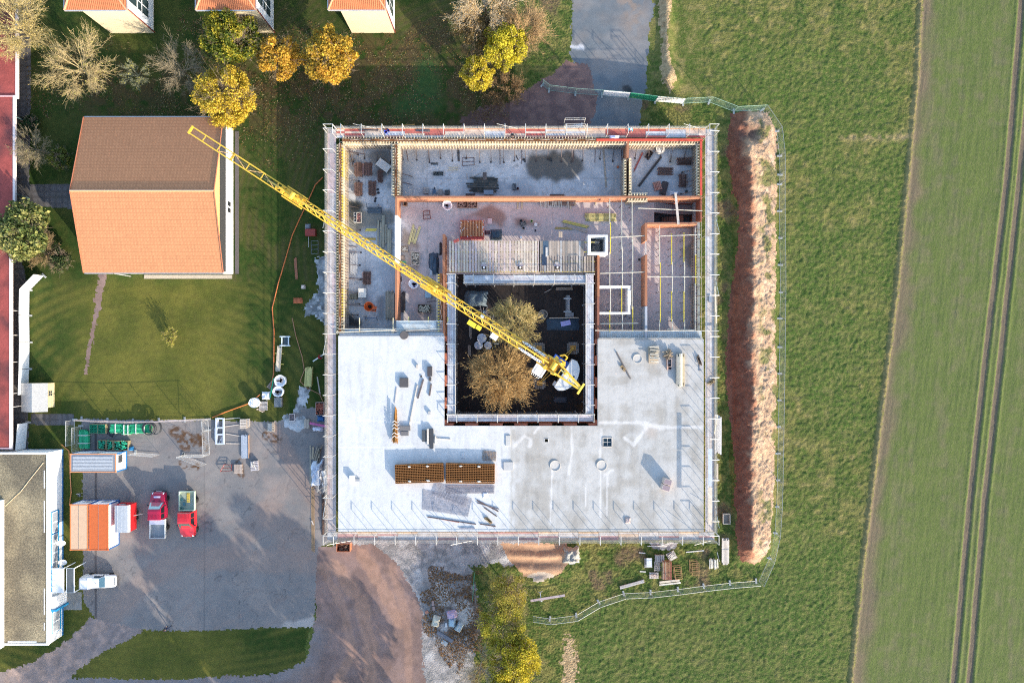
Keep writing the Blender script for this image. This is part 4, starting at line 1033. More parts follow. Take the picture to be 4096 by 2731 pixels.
# jib
zj = 22.0
tip = P('CR', 0, 0, zj); tip = P('t00', 1708, 1163, zj); base_j = J(-.6, 0, zj); jd = (tip - base_j); LJ = jd.length; jd.normalize(); js = Vector((-jd.y, jd.x, 0))
def JB(a, b, z): return base_j + jd * a + js * b + Vector((0, 0, z))
e = MB()
def hwid(a): return .46 + (.36 - .46) * a / LJ
Lt = LJ * .745
for s in (-1, 1): e.beam(JB(0, hwid(0) * s, 0), JB(LJ, hwid(LJ) * s, 0), .12, .12, YC)
e.beam(JB(-.2, 0, 1.15), JB(Lt * .62, 0, 1.15), .16, .16, YC); e.beam(JB(Lt * .62, 0, 1.15), JB(Lt, 0, .75), .17, .15, YC); e.beam(JB(Lt, 0, .75), JB(Lt + 1.6, 0, .05), .12, .12, YC)
a = 0; k = 0
while a < LJ - .6:
    st = 1.05 if a < Lt else 1.75
    b = min(a + st, LJ - .1); h = hwid(a)
    e.beam(JB(b, -h, 0), JB(b, h, 0), .08, .08, YC)
    s = 1 if k % 2 else -1
    if a < Lt:
        e.beam(JB(a, h * s, 0), JB(b, -h * s, 0), .06, .06, YC)
        zt_ = 1.15 if a < Lt * .62 else .75 + (Lt - a) / (Lt * .38) * .4
        for q in (-1, 1):
            e.beam(JB(a, h * q, 0), JB((a + b) / 2, 0, zt_), .05, .05, YC); e.beam(JB((a + b) / 2, 0, zt_), JB(b, h * q, 0), .05, .05, YC)
    elif a < LJ - 5: e.beam(JB(a, h * s, 0), JB(b, -h * s, 0), .06, .06, (.85, .50, .18))
    a = b; k += 1
e.beam(JB(LJ, -.45, 0), JB(LJ, .45, 0), .16, .2, YC); e.beam(JB(LJ - 5, -.4, 0), JB(LJ - 5, .4, 0), .12, .12, YC)
jib = build('jib', e, 'paint', crane)
for view, x, y, lm in (('t11', 345, 205, 1.0), ('t11', 1600, 1040, 1.25)):
    e = MB(); p = P(view, x, y, zj); a = (p - base_j).dot(jd)
    for s in (-1, 1): e.beam(JB(a - 1.2 * lm, .58 * s, 0), JB(a + 1.2 * lm, .58 * s, 0), .14, .2, YC)
    e.beam(JB(a - .9, 0, .2), JB(a - .2, 0, .2), .9, .5, YD_); e.beam(JB(a + .3, 0, .25), JB(a + .9, 0, .25), .8, .5, YC)
    for k in range(6): e.box(tuple(JB(a + random.uniform(-1.4, 1.4), random.uniform(-.3, .3), .4)), (.3, .22, .3), jit(YC, .2), random.uniform(0, 3))
    e.tube(JB(a, -.35, .9), JB(a, .3, .9), .24, YC, 10); build('jib_joint', e, 'paint', crane)
for k in range(3):
    e = MB()
   
    p = P('t11', 1400 + 90 * k, 880 + 60 * k, zj); a = (p - base_j).dot(jd); e.beam(JB(a - .9, .28 * (-1) ** k, .8), JB(a + .9, .28 * (-1) ** k, .8), .14, .14, YC); build('ram', e, 'paint', crane)
e = MB(); e.path([JB(0, .1, .35), JB(LJ - .6, .1, .15)], .02, (.2, .2, .2), 4); e.path([JB(0, -.12, .35), JB(LJ - .6, -.1, .15)], .02, (.2, .2, .2), 4); build('trolley_rope', e, 'steel', crane)
# trolley and hook below
pt = P('CY', 345, 545, zj - .5); at_ = (pt - base_j).dot(jd)
e = MB()
for s in (-1, 1): e.beam(JB(at_ - .7, .5 * s, -.25), JB(at_ + .7, .5 * s, -.25), .1, .2, YC)
for k in (-.6, .6): e.beam(JB(at_ + k, -.5, -.3), JB(at_ + k, .5, -.3), .1, .12, YC)
e.box(tuple(JB(at_ + .6, .95, -.5)), (.9, .5, .5), (.85, .66, .05), math.atan2(jd.y, jd.x)); e.box(tuple(JB(at_ - .2, .9, -.5)), (.5, .45, .5), (.85, .66, .05), math.atan2(jd.y, jd.x))
tro = build('trolley', e, 'paint', crane)
e = MB(); e.box(tuple(JB(at_ - 2.0, .8, -.3)), (.75, .55, .3), (.75, .78, .80), math.atan2(jd.y, jd.x)); e.box(tuple(JB(at_ + .1, -.25, .1)), (.35, .3, .3), (.75, .78, .8), math.atan2(jd.y, jd.x)); build('floodlight', e, 'plastic', crane)
e = MB()
for q in (-.15, .15): e.tube(JB(at_, q, -.4), JB(at_, q, -4.4), .02, (.15, .15, .15), 4)
e.box(tuple(JB(at_, 0, -5.0)), (.4, .25, .6), YC); e.path([JB(at_, 0, -5.0), JB(at_, 0, -5.3), JB(at_ + .12, 0, -5.42), JB(at_ + .2, 0, -5.25)], .05, (.12, .12, .12), 6)
build('hook_block', e, 'paint', tro)
# white sign boards on both slopes of the jib root, lettered
a0 = (P('CR', 885, 580, zj) - base_j).dot(jd); a1 = (P('CR', 395, 275, zj) - base_j).dot(jd)
a0, a1 = min(a0, a1), max(a0, a1)
def txt(word, size, col, parent, mtx, name='lettering'):
    cu = bpy.data.curves.new(name, 'FONT'); cu.body = word; cu.size = size; cu.align_x = 'CENTER'; cu.align_y = 'CENTER'; cu.extrude = .004
    ob = bpy.data.objects.new('tmp', cu); COL.objects.link(ob)
    me = bpy.data.meshes.new_from_object(ob.evaluated_get(bpy.context.evaluated_depsgraph_get()))
    bpy.data.objects.remove(ob); me.transform(mtx)
    at = me.attributes.new("Col", 'FLOAT_COLOR', 'FACE'); at.data.foreach_set("color", np.tile(np.array([*col, 1], np.float32), len(me.polygons)))
    me.materials.clear(); me.materials.append(M['paint'])
    o = bpy.data.objects.new(name, me); COL.objects.link(o); o.parent = parent
    return o
for s in (-1, 1):
    up_ = (Vector((0, 0, 1.0)) - js * (.30 * s)).normalized()
    nrm = jd.cross(up_).normalized()
    if nrm.dot(js * s) < 0: nrm = -nrm
    off = js * (.50 * s) + nrm * .02
    e = MB(); c0 = base_j + off
    pl = [(a0, .12), (a1 - .5, .12), (a1, .5), (a1 - .25, .85), (a1 - .9, .92), (a0, .92)]
    f = [c0 + jd * a + up_ * u for a, u in pl]; g = [p + nrm * .03 for p in f]
    n_ = len(f); e.add([tuple(p) for p in f + g], [tuple(range(n_)), tuple(range(2*n_-1, n_-1, -1))] + [(i, (i+1) % n_, n_ + (i+1) % n_, n_ + i) for i in range(n_)], (.80, .82, .84))
    sg = build('sign_board', e, 'paint', jib); 
    L0 = jib.matrix_basis.translation
    xd = -jd if nrm.cross(-jd).dot(up_) < 0 else -jd
    xd = up_.cross(nrm).normalized()
    mid = c0 + jd * (a0 * .62 + a1 * .38) + up_ * .52 + nrm * .04
    m4 = Matrix(((xd.x, up_.x, nrm.x, mid.x - crane.location.x), (xd.y, up_.y, nrm.y, mid.y - crane.location.y), (xd.z, up_.z, nrm.z, mid.z - crane.location.z), (0, 0, 0, 1)))
    txt('POTAIN', .85, (.03, .06, .16), sg, m4)
# rear strut frame
rt = P('CR', 1690, 1175, zj + .5); e = MB()
for s in (-1, 1): e.beam(J(.5, .55 * s, zj + .4), rt + pp * (.12 * s), .2, .2, YC)
for k in range(1, 6):
    q = J(.5, 0, zj + .4).lerp(rt, k / 6); wd = .55 * (1 - k / 6) + .12
    e.beam(q - pp * wd, q + pp * wd, .08, .08, YC)
e.tube(J(1.0, .1, zj + .5), rt, .07, (.9, .75, .3), 6); e.beam(rt - pp * .62, rt + pp * .62, .2, .3, (.9, .68, .1))
build('rear_strut', e, 'paint', crane)
e = MB(); e.tube(rt, J(3.7, 0, 2.6), .03, (.25, .25, .25), 4); build('stay_rope', e, 'steel', crane)
# operator's cage
pc = P('CR', 815, 790, 18.5); rz = math.atan2(ax.y, ax.x)
e = MB(); cw = (.74, .74, .75)
for a in (-.55, .55):
    for b in (-.5, .5): e.beam(pc + ax * a + pp * b - Vector((0, 0, 1.1)), pc + ax * a + pp * b + Vector((0, 0, 1.0)), .07, .07, cw)
for z in (-1.1, -.1, 1.0):
    for b in (-.5, .5): e.beam(pc + ax * -.55 + pp * b + Vector((0, 0, z)), pc + ax * .55 + pp * b + Vector((0, 0, z)), .06, .06, cw)
    for a in (-.55, .55): e.beam(pc + ax * a + pp * -.5 + Vector((0, 0, z)), pc + ax * a + pp * .5 + Vector((0, 0, z)), .06, .06, cw)
e.beam(pc + pp * 0 - ax * .4 + Vector((0, 0, 1.0)), pc + ax * .3 + Vector((0, 0, 1.0)), .9, .05, (.62, .64, .66)); e.beam(pc - ax * .5 - Vector((0, 0, 1.1)), pc + ax * .5 - Vector((0, 0, 1.1)), 1.0, .05, (.4, .4, .42))
for k in range(5): e.tube(pc + ax * (-.5 + k * .25) - pp * .5 + Vector((0, 0, 0)), pc + ax * (-.4 + k * .2) - pp * .8 + Vector((0, 0, -.9)), .03, cw, 4)
e.beam(pc + pp * .5, pc + pp * 1.1 + ax * .6, .12, .12, YC)
build('operator_cage', e, 'paint', crane)
# ---------------------------------------------------------------- houses, sheds, containers, vehicles
CREAM = (.46, .40, .28)
def pitched(t, name, x0, x1, y0, y1, ze, zr, axis, col, m='tile', th=.12, ridge=None):
    e = MB()
    if axis == 'x':
        ym = ridge if ridge is not None else (y0 + y1) / 2
        for ya, yb in ((y0, ym), (y1, ym)):
            e.add([(x0, ya, ze), (x1, ya, ze), (x1, yb, zr), (x0, yb, zr), (x0, ya, ze - th), (x1, ya, ze - th), (x1, yb, zr - th), (x0, yb, zr - th)],
                  [(0, 1, 2, 3), (7, 6, 5, 4), (0, 4, 5, 1), (1, 5, 6, 2), (3, 2, 6, 7), (0, 3, 7, 4)], col)
    else:
        xm = ridge if ridge is not None else (x0 + x1) / 2
        for xa, xb in ((x0, xm), (x1, xm)):
            e.add([(xa, y0, ze), (xa, y1, ze), (xb, y1, zr), (xb, y0, zr), (xa, y0, ze - th), (xa, y1, ze - th), (xb, y1, zr - th), (xb, y0, zr - th)],
                  [(0, 1, 2, 3), (7, 6, 5, 4), (0, 4, 5, 1), (1, 5, 6, 2), (3, 2, 6, 7), (0, 3, 7, 4)], col)
    return build(name, e, m, t)
# hall with the salmon tiled roof
t = thing('tiled_house', 'wide house with a salmon tiled gable roof under the tip of the crane jib', 'house', (-45.7, 18.6, 0))
e = MB(); ym, zr, ze = 18.6, 6.75, 4.05
e.span(-54.2, -37.16, 9.0, 28.3, -.2, 2.3, (.80, .80, .80)); e.span(-54.17, -37.19, 9.03, 28.27, 2.3, 4.0, (.045, .047, .05)); 
xg0, xg1 = -54.1, -37.25
e.add([(xg1, 9.3, 4.0), (xg1, 28.0, 4.0), (xg1, ym, zr - .16), (xg0, 9.3, 4.0), (xg0, 28.0, 4.0), (xg0, ym, zr - .16)], [(0, 1, 2), (5, 4, 3)], (.55, .40, .18))
build('wall', e, 'render', t)
rf = pitched(t, 'roof', -54.55, -36.8, 8.75, 28.55, ze, zr, 'x', (.46, .215, .105), ridge=ym)
e = MB(); e.tube((-54.55, ym, zr + .02), (-36.8, ym, zr + .02), .13, (.55, .30, .18), 8); build('ridge_tiles', e, 'plastic', rf)
e = MB()
for y in (8.68, 28.62): e.beam((-54.5, y, ze - .1), (-36.8, y, ze - .1), .13, .1, (.45, .46, .47))
build('gutter', e, 'steel', rf)
for x in (-36.78, -54.57):
    e = MB()
    for ya in (8.75, 28.55): e.beam((x, ya, ze), (x, ym, zr), .05, .2, (.42, .16, .09))
    build('verge_board', e, 'paint', rf)
e = MB(); p = P('t01', 2055, 185, 1.5)
for dy in (-.42, .42): e.span(-37.17, -37.1, 17.6 + dy - .38, 17.6 + dy + .38, .9, 2.0, (.82, .82, .83))
wf = build('window', e, 'paint', t); e = MB()
for dy in (-.42, .42): e.span(-37.11, -37.085, 17.6 + dy - .29, 17.6 + dy + .29, 1.0, 1.9, (.02, .025, .03))
build('pane', e, 'glass', wf)
e = MB(); e.tube((-50.8, 8.66, 0), (-50.8, 8.66, 4), .05, (.5, .5, .52), 6); build('downpipe', e, 'steel', t)
e = MB(); e.span(-49.0, -37.3, 8.35, 8.85, 0, .1, (.36, .32, .26)); e.span(-36.9, -36.4, 9, 28, -.02, .06, (.10, .09, .09)); o = build('gravel_strip', e, 'conc', t)
# three houses at the top edge
def house(label, x0, x1, y0, ov_l, seed):
    t = thing('hip_roof_house', label, 'house', ((x0 + x1) / 2, y0 + 7, 0), 0, 'cream houses along the top edge')
    e = MB(); e.span(x0, x1, y0, y0 + 14, -.2, 6.5, CREAM); build('wall', e, 'render', t)
    xa, xb, ya, yb, ze, zr = x0 - ov_l, x1 + .05, y0 - .12, y0 + 14.2, 6.6, 9.0
    xm = (xa + xb) / 2; hy = (xb - xa) * .8
    e = MB(); e.add([(xa, ya, ze), (xb, ya, ze), (xb, yb, ze), (xa, yb, ze), (xm, ya + hy, zr), (xm, yb - hy, zr)], [(0, 1, 4), (1, 2, 5, 4), (2, 3, 5), (3, 0, 4, 5), (3, 2, 1, 0)], (.48, .17, .075))
    rf = build('roof', e, M['tile2'], t)
    e = MB(); e.beam((xa, ya - .05, ze - .05), (xb, ya - .05, ze - .05), .12, .12, (.5, .5, .5)); e.beam((xa - .05, ya, ze - .05), (xa - .05, yb, ze - .05), .12, .12, (.5, .5, .5)); e.beam((xb + .05, ya, ze - .05), (xb + .05, yb, ze - .05), .1, .12, (.55, .5, .48)); build('gutter', e, 'steel', rf)
    e = MB()
    for a, b in (((xa, ya), (xm, ya + hy)), ((xb, ya), (xm, ya + hy))): e.tube((a[0], a[1], ze + .03), (b[0], b[1], zr + .03), .11, (.6, .28, .16), 6)
    build('ridge_tiles', e, 'plastic', rf)
    e = MB(); f = MB()
    e.span(x1 + .002, x1 + .1, y0 + .25, y0 + 7.0, .35, 6.35, (.80, .82, .84))
    for i in range(5):
        for z0, z1 in ((1.6, 3.1), (3.3, 4.1), (4.4, 6.1)):
            f.span(x1 + .09, x1 + .115, y0 + 1.25 + i * 1.15, y0 + 2.25 + i * 1.15, z0, z1, (.03, .05, .06))
    wn = build('window', e, 'paint', t); build('pane', f, 'glass', wn)
    e = MB(); e.tube((x1 + .12, y0 + .1, 0), (x1 + .12, y0 + .1, 6.5), .06, (.3, .06, .05), 6); build('downpipe', e, 'steel', t)
    e = MB(); e.span(x0 - .02, x1 + .02, y0 - .03, y0 - .001, .0, .05, (.3, .3, .3))
M['tile2'] = mat('red_pantiles', .8, 0, .15, .6, 6, bump=.03, bscale=6, bricks=(.24, 8.0, .05, (.45, .4, .38), 'top'))
house('cream two storey house nearest the left corner, tall window strip on its side', -53.45, -47.72, 41.05, 1.9, 1)
house('cream house half hidden behind the green and yellow tree', -37.5, -31.75, 41.05, 1.6, 2)
house('cream two storey house behind the two orange trees, rightmost of the row', -21.33, -15.68, 41.08, 1.4, 3)
# long flat red roof at the left edge
t = thing('flat_roof_block', 'long low block with a stained red flat roof and pale edge at the left border', 'building', (-70, 15, 0))
M['redroof'] = mat('red_roof_felt', .9, 0, .35, .9, 5, tint=(.06, .03, .035), tamt=.95, tscale=.3)
k28 = (H - 2.8) / 1568
for nm, y0p, y1p, xr in (('a', -40, 225, 39), ('b', 219, 542, 34.5), ('c', 545, 1031, 27)):
    ya, yb = (784 - y1p) * k28, (784 - y0p) * k28; xe = (xr - 1176) * k28
    z = {'a': 2.7, 'b': 2.8, 'c': 2.85}[nm]
    e = MB(); e.span(-80, xe - 2.9, ya + .05, yb - .05, -.2, z - .25, (.5, .42, .40)); e.span(xe - 2.9, xe - .3, ya + .05, yb - .05, z - .33, z - .25, (.4, .3, .28)); build('wall', e, 'render', t)
    e = MB(); e.span(-80, xe - .3, ya + .2, yb - .2, z - .24, z - .05, (.32, .07, .06)); rf = build('roof', e, 'redroof', t)
    e = MB(); cc = (.72, .62, .60); e.span(xe - .3, xe, ya, yb, z - .3, z, cc)
    for y in (ya, yb - .2): e.span(-80, xe - .3, y, y + .2, z - .3, z - .002, (.60, .38, .38))
    build('roof_edge', e, 'render', rf)
e = MB()
for i, yp in enumerate((283, 370, 455, 625 + 90, 770, 830, 900, 930)):
    y = (784 - yp) * KG; x = (62 if yp > 545 else 67) - 1176; e.tube((x * KG, y, 0), ((27 if yp > 545 else 34) * k28 - 1176 * k28, y, 2.7), .05, (.12, .22, .24) if yp < 545 else (.75, .72, .70), 5)
build('roof_struts', e, 'steel', t)
# white block with gravel roof, lower left
t = thing('white_block', 'white flat-roofed block with brown gravel on top at the lower left edge', 'building', (-63, -27, 0))
e = MB(); W_ = (.80, .81, .82)
zt2 = 3.0; ya, yb = -39.06, -14.33
e.span(-80, -59.8, ya, yb, -.2, .28, (.02, .16, .42)); e.span(-80, -59.79, ya - .01, yb + .01, .28, zt2 - .06, W_)
build('wall', e, 'render', t)
e = MB(); e.span(-80, -60.0, ya + .2, yb - .2, zt2 - .055, zt2 - .02, (.15, .128, .09)); rf = build('roof', e, 'gravelroof', t)
e = MB(); c = (.72, .72, .72); e.span(-60.0, -59.74, ya - .06, yb + .06, zt2 - .2, zt2 + .05, c); e.span(-80, -60.0, ya - .06, ya + .2, zt2 - .2, zt2 + .05, c); e.span(-80, -60.0, yb - .2, yb + .06, zt2 - .2, zt2 + .05, c); build('roof_edge', e, 'paint', rf)
e = MB(); xr = -60.35
for y0, y1 in ((-18.9, -16.6), (-24.6, -20.5), (-35.2, -31.8), (-37.2, -36.2)): e.span(xr, xr + .09, y0, y1, zt2 - .02, zt2 + .0, (.75, .76, .78))
e.span(-65, -61.3, ya + .26, ya + .45, zt2 - .02, zt2 + .0, (.78, .79, .80)); build('roof_flashing', e, 'paint', rf)
e = MB(); e.path([(-60.4, -15.6, zt2 + .02), (-62, -17.6, zt2 + .02), (-63.3, -19.3, zt2 + .02), (-65.3, -21.2, zt2 + .02)], .03, (.7, .55, .35), 5); build('roof_cable', e, 'plastic', rf)
e = MB(); xw_ = (9.5 - 1176) * (88 / 1568); e.span(-80, xw_, -39.3, (784 - 1147) * (88 / 1568), zt2 - .01, 6.5, W_); build('upper_storey', e, 'render', t)
BL = (.02, .26, .52)
def win_e(y0, y1, z0, z1):
    e = MB(); e.span(-59.78, -59.7, y0 - .08, y1 + .08, z0 - .35, z1 + .05, BL); fr_ = build('window', e, 'paint', t)
    e = MB(); e.span(-59.705, -59.66, y0, y1, z0, z1, (.80, .81, .83)); f2 = build('window_frame', e, 'paint', fr_)
    e = MB(); n = max(1, round((y1 - y0) / 1.3))
    for i in range(n): e.span(-59.665, -59.645, y0 + (i + .08) * (y1 - y0) / n, y0 + (i + .92) * (y1 - y0) / n, z0 + .08, z1 - .08, (.30, .33, .38))
    build('pane', e, 'glass', fr_)
win_e(-24.9, -22.2, 1.3, 2.4); win_e(-32.4, -25.1, 1.3, 2.4); win_e(-37.9, -35.2, .9, 2.3)
e = MB(); e.span(-59.78, -59.3, -34.7, -33.1, .0, 2.4, (.72, .75, .80)); e.span(-59.78, -59.1, -35.0, -34.75, 0, 2.5, BL); build('entrance', e, 'paint', t)
for i, (x, y, lb) in enumerate(((550, 310, 'white satellite dish on the white block, upper of two'), (562, 482, 'white satellite dish beside the glass entrance canopy'))):
    p = P('t03', x, y, 2.0); q = thing('satellite_dish', lb, 'satellite dish', (p.x, p.y, 2.0), 0, 'satellite dishes on the white block')
    e = MB(); N = Vector((.35, -.5, .8)).normalized(); U = N.orthogonal().normalized(); V_ = N.cross(U)
    ring = lambda r, d: [tuple(p + U * (r * math.cos(k * math.pi / 8)) + V_ * (r * math.sin(k * math.pi / 8)) + N * d) for k in range(16)]
    vs_ = ring(.5, .12) + ring(.3, .04) + ring(.02, 0); fs_ = [(j*16+k, j*16+(k+1) % 16, (j+1)*16+(k+1) % 16, (j+1)*16+k) for j in range(2) for k in range(16)]
    e.add(vs_, fs_, (.82, .82, .83)); e.add([tuple(Vector(v) - N * .02) for v in vs_], fs_, (.7, .7, .72)); build('reflector', e, 'paint', q)
    e = MB(); e.path([p + V_ * -.48, p + N * .5, p - N * .1, Vector((-59.76, p.y, 1.5))], .03, (.5, .5, .5), 5); build('arm', e, 'steel', q)
# glass canopy
c0 = P('t03', 600, 540, 2.4); c1 = P('t03', 664, 755, 2.4)
t = thing('entrance_canopy', 'white framed glass canopy over the entrance of the white block', 'canopy', (c0.x, c1.y, 0))
e = MB(); Wf = (.78, .80, .82)
for y0, y1 in ((c1.y, c0.y),):
    for x in (c0.x, c1.x): e.beam((x, y0, 2.4), (x, y1, 2.4), .1, .1, Wf)
    for k in range(5): e.beam((c0.x, y0 + (y1 - y0) * k / 4, 2.4), (c1.x, y0 + (y1 - y0) * k / 4, 2.4), .07, .08, Wf)
    for x in (c1.x,):
        for y in (y0, y1): e.beam((x, y, 2.4), (x, y, 0), .09, .09, Wf)
    q = P('t03', 570, 545, 2.4)
    e.beam((q.x, y0, 2.4), (q.x, y1, 2.4), .09, .1, Wf)
    for y in (y0, y1): e.beam((q.x, y, 2.4), (q.x, y, 0), .09, .09, Wf); e.beam((-59.7, y, 2.5), (q.x, y, 2.4), .07, .08, Wf)
    for k in range(1, 4): e.beam((-59.7, y0 + (y1 - y0) * k / 4, 2.5), (q.x, y0 + (y1 - y0) * k / 4, 2.4), .04, .06, Wf)
build('frame', e, 'paint', t)
e = MB(); e.span(c0.x + .03, c1.x - .03, c1.y, c0.y, 2.43, 2.45, (.10, .11, .11)); e.span(-59.6, q.x, c1.y, c0.y, 2.46, 2.48, (.62, .66, .68)); build('glazing', e, 'glass', t)
# shed at the lawn's west side
k15 = (H - 1.6) / 1568
t = thing('garden_shed', 'small shed with a two-tone grey metal roof and cream wall at the lawn edge', 'shed', (-63, -7, 0))
xs0, xr_, xs1 = (49 - 1176) * k15, (73 - 1176) * ((H - 2.3) / 1568), (109.5 - 1176) * k15
ys1, ys0 = (784 - 879.5) * k15, (784 - 945.3) * k15
e = MB(); e.span(xs0 + .3, -60.98, ys0 + .5, ys1 - .05, -.1, 1.5, (.60, .50, .30))
e.add([(xr_, ys0 + .5, 2.15), (xs0 + .3, ys0 + .5, 1.5), (-60.98, ys0 + .5, 1.5)], [(0, 1, 2)], (.60, .50, .30)); e.add([(xr_, ys1 - .05, 2.15), (xs0 + .3, ys1 - .05, 1.5), (-60.98, ys1 - .05, 1.5)], [(2, 1, 0)], (.60, .50, .30)); build('wall', e, 'wood', t)
pitched(t, 'roof', xs0, xs1, ys0, ys1, 1.6, 2.3, 'y', (.50, .49, .46), 'steel', .05, xr_)
e = MB(); e.span(-60.99, -60.94, -7.2, -6.5, .5, 1.3, (.62, .54, .35)); wn = build('window', e, 'wood', t); e = MB()
for a in (0, 1):
    for b in (0, 1): e.span(-60.945, -60.925, -7.15 + a * .33, -6.88 + a * .33, .55 + b * .37, .86 + b * .37, (.03, .04, .05))
build('pane', e, 'glass', wn)
# ---- containers
def container(name, label, cat, x0, x1, y0, y1, h, roofc, framec, wallc, basec, ribs=0, ribaxis='x', grp='site containers'):
    t = thing(name, label, cat, ((x0 + x1) / 2, (y0 + y1) / 2, 0), 0, grp)
    e = MB(); e.span(x0 + .03, x1 - .03, y0 + .03, y1 - .03, .25, h - .1, wallc); b = build('wall', e, 'render', t)
    e = MB(); e.span(x0, x1, y0, y1, .0, .26, basec); build('base_frame', e, 'paint', t)
    e = MB()
    for x in (x0 + .06, x1 - .06):
        for y in (y0 + .06, y1 - .06): e.span(x - .07, x + .07, y - .07, y + .07, .26, h - .12, basec)
    build('corner_posts', e, 'paint', t)
    e = MB(); e.span(x0 + .1, x1 - .1, y0 + .1, y1 - .1, h - .1, h - .02, roofc); rf = build('roof', e, 'paint', t)
    e = MB()
    for x in (x0, x1 - .12): e.span(x, x + .12, y0, y1, h - .12, h, framec)
    for y in (y0, y1 - .12): e.span(x0 + .12, x1 - .12, y, y + .12, h - .12, h, framec)
    for x in (x0 - .02, x1 - .16):
        for y in (y0 - .02, y1 - .16): e.span(x, x + .18, y, y + .18, h - .16, h + .03, framec)
    build('roof_frame', e, 'paint', t)
    if ribs:
        e = MB()
        for i in range(ribs):
            v = y0 + .3 + (y1 - y0 - .6) * (i + .5) / ribs
            e.span(x0 + .35, x1 - .45, v - .06, v + .06, h - .02, h + .03, (.60, .61, .62))
        build('roof_ribs', e, 'steel', rf)
    else:
        e = MB(); xm = (x0 + x1) / 2; e.span(xm - .03, xm + .03, y0 + .12, y1 - .12, h - .02, h + .02, tuple(min(.8, q * .55 + .1) for q in roofc)); build('roof_seam', e, 'paint', rf)
    return t, b
tA, bA = container('site_container', 'site container with a pale peach roof, left of the orange one', 'container', -57.25, -54.92, -27.02, -21.07, 2.6, (.60, .40, .26), (.62, .20, .06), (.62, .66, .72), (.02, .09, .30))
tB, bB = container('site_container', 'site container with a bright orange roof and white east side', 'container', -54.75, -52.3, -27.02, -21.07, 2.6, (.55, .125, .03), (.60, .13, .03), (.76, .77, .80), (.02, .12, .35))
for t, x0 in ((tA, -56.3), (tB, -53.9)):
    e = MB(); e.span(x0, x0 + .9, -21.09, -21.03, .6, 1.5, (.35, .38, .42)); build('window', e, 'glass', t)
tC, bC = container('office_container', 'site office container with a ribbed grey roof and orange roof frame', 'container', -57.22, -51.3, -16.95, -14.52, 2.6, (.22, .24, .27), (.62, .26, .12), (.74, .75, .78), (.02, .16, .42), ribs=10)
e = MB(); e.span(-51.32, -51.26, -15.9, -14.75, 1.1, 2.2, (.55, .56, .58)); wn = build('window', e, 'paint', tC); e = MB(); e.span(-51.27, -51.24, -15.8, -14.85, 1.2, 2.1, (.05, .055, .06)); build('pane', e, 'glass', wn)
e = MB(); e.span(-51.32, -51.25, -16.8, -16.3, .5, .9, (.6, .6, .6)); build('vent', e, 'paint', tC)
e = MB(); e.span(-54.9, -53.9, -14.53, -14.46, .3, 2.3, (.55, .57, .6)); build('door', e, 'paint', tC)
t = thing('construction_trailer', 'red trailer with a rounded silver roof parked against the orange container', 'trailer', (-50.7, -23, 0), 0)
x0, x1, y0, y1 = -51.75, -49.75, -24.8, -21.27
e = MB(); e.span(x0 + .02, x1 - .02, y0 + .02, y1 - .02, .5, 2.1, (.50, .015, .02)); build('body', e, 'paint', t)
e = MB(); sec = [(0, 2.1), (.06, 2.22), (.2, 2.3), (.6, 2.34), (1.4, 2.34), (1.8, 2.3), (1.94, 2.22), (2.0, 2.1)]
for (a, za), (b, zb_) in zip(sec[:-1], sec[1:]): e.add([(x0 + a, y0, za), (x0 + b, y0, zb_), (x0 + b, y1, zb_), (x0 + a, y1, za)], [(0, 1, 2, 3)], (.50, .52, .54))
e.add([(x0 + a, y0 + .02, z) for a, z in sec], [tuple(range(8))], (.45, .03, .03)); e.add([(x0 + a, y1 - .02, z) for a, z in sec], [tuple(range(7, -1, -1))], (.45, .03, .03))
for a in (.45, 1.05): e.span(x0 + a, x0 + a + .03, y0 + .02, y1 - .02, 2.335, 2.36, (.66, .68, .7))
build('roof', e, 'steel', t)
e = MB(); e.span(x0 + .5, x0 + 1.2, y1 - .03, y1 + .01, 1.3, 1.8, (.02, .02, .02)); wn = build('window', e, 'glass', t); e = MB(); e.span(x0 + .45, x0 + 1.25, y1 - .02, y1 + .02, 1.8, 1.88, (.8, .8, .8)); build('window_frame', e, 'paint', wn)
e = MB(); e.span(x0, x1, y0 - .02, y0 + .02, .5, .58, (.7, .7, .7)); e.span(x1 - .04, x1 + .02, y0, y1, 2.02, 2.1, (.6, .5, .5)); build('trim', e, 'paint', t)
for y in (-23.4, -22.7):
    for x in (x0 + .1, x1 - .1):
        e = MB(); e.tube((x - .1, y, .3), (x + .1, y, .3), .3, (.02, .02, .02), 12); build('wheel', e, 'rubber', t)
e = MB(); e.path([(x1 - .1, -22.9, 1.2), (x1 + .9, -22.75, .7)], .06, (.45, .42, .4), 5); e.box((x1 + .5, -22.8, 0), (.08, .08, .8), (.2, .2, .2)); build('drawbar', e, 'steel', t)

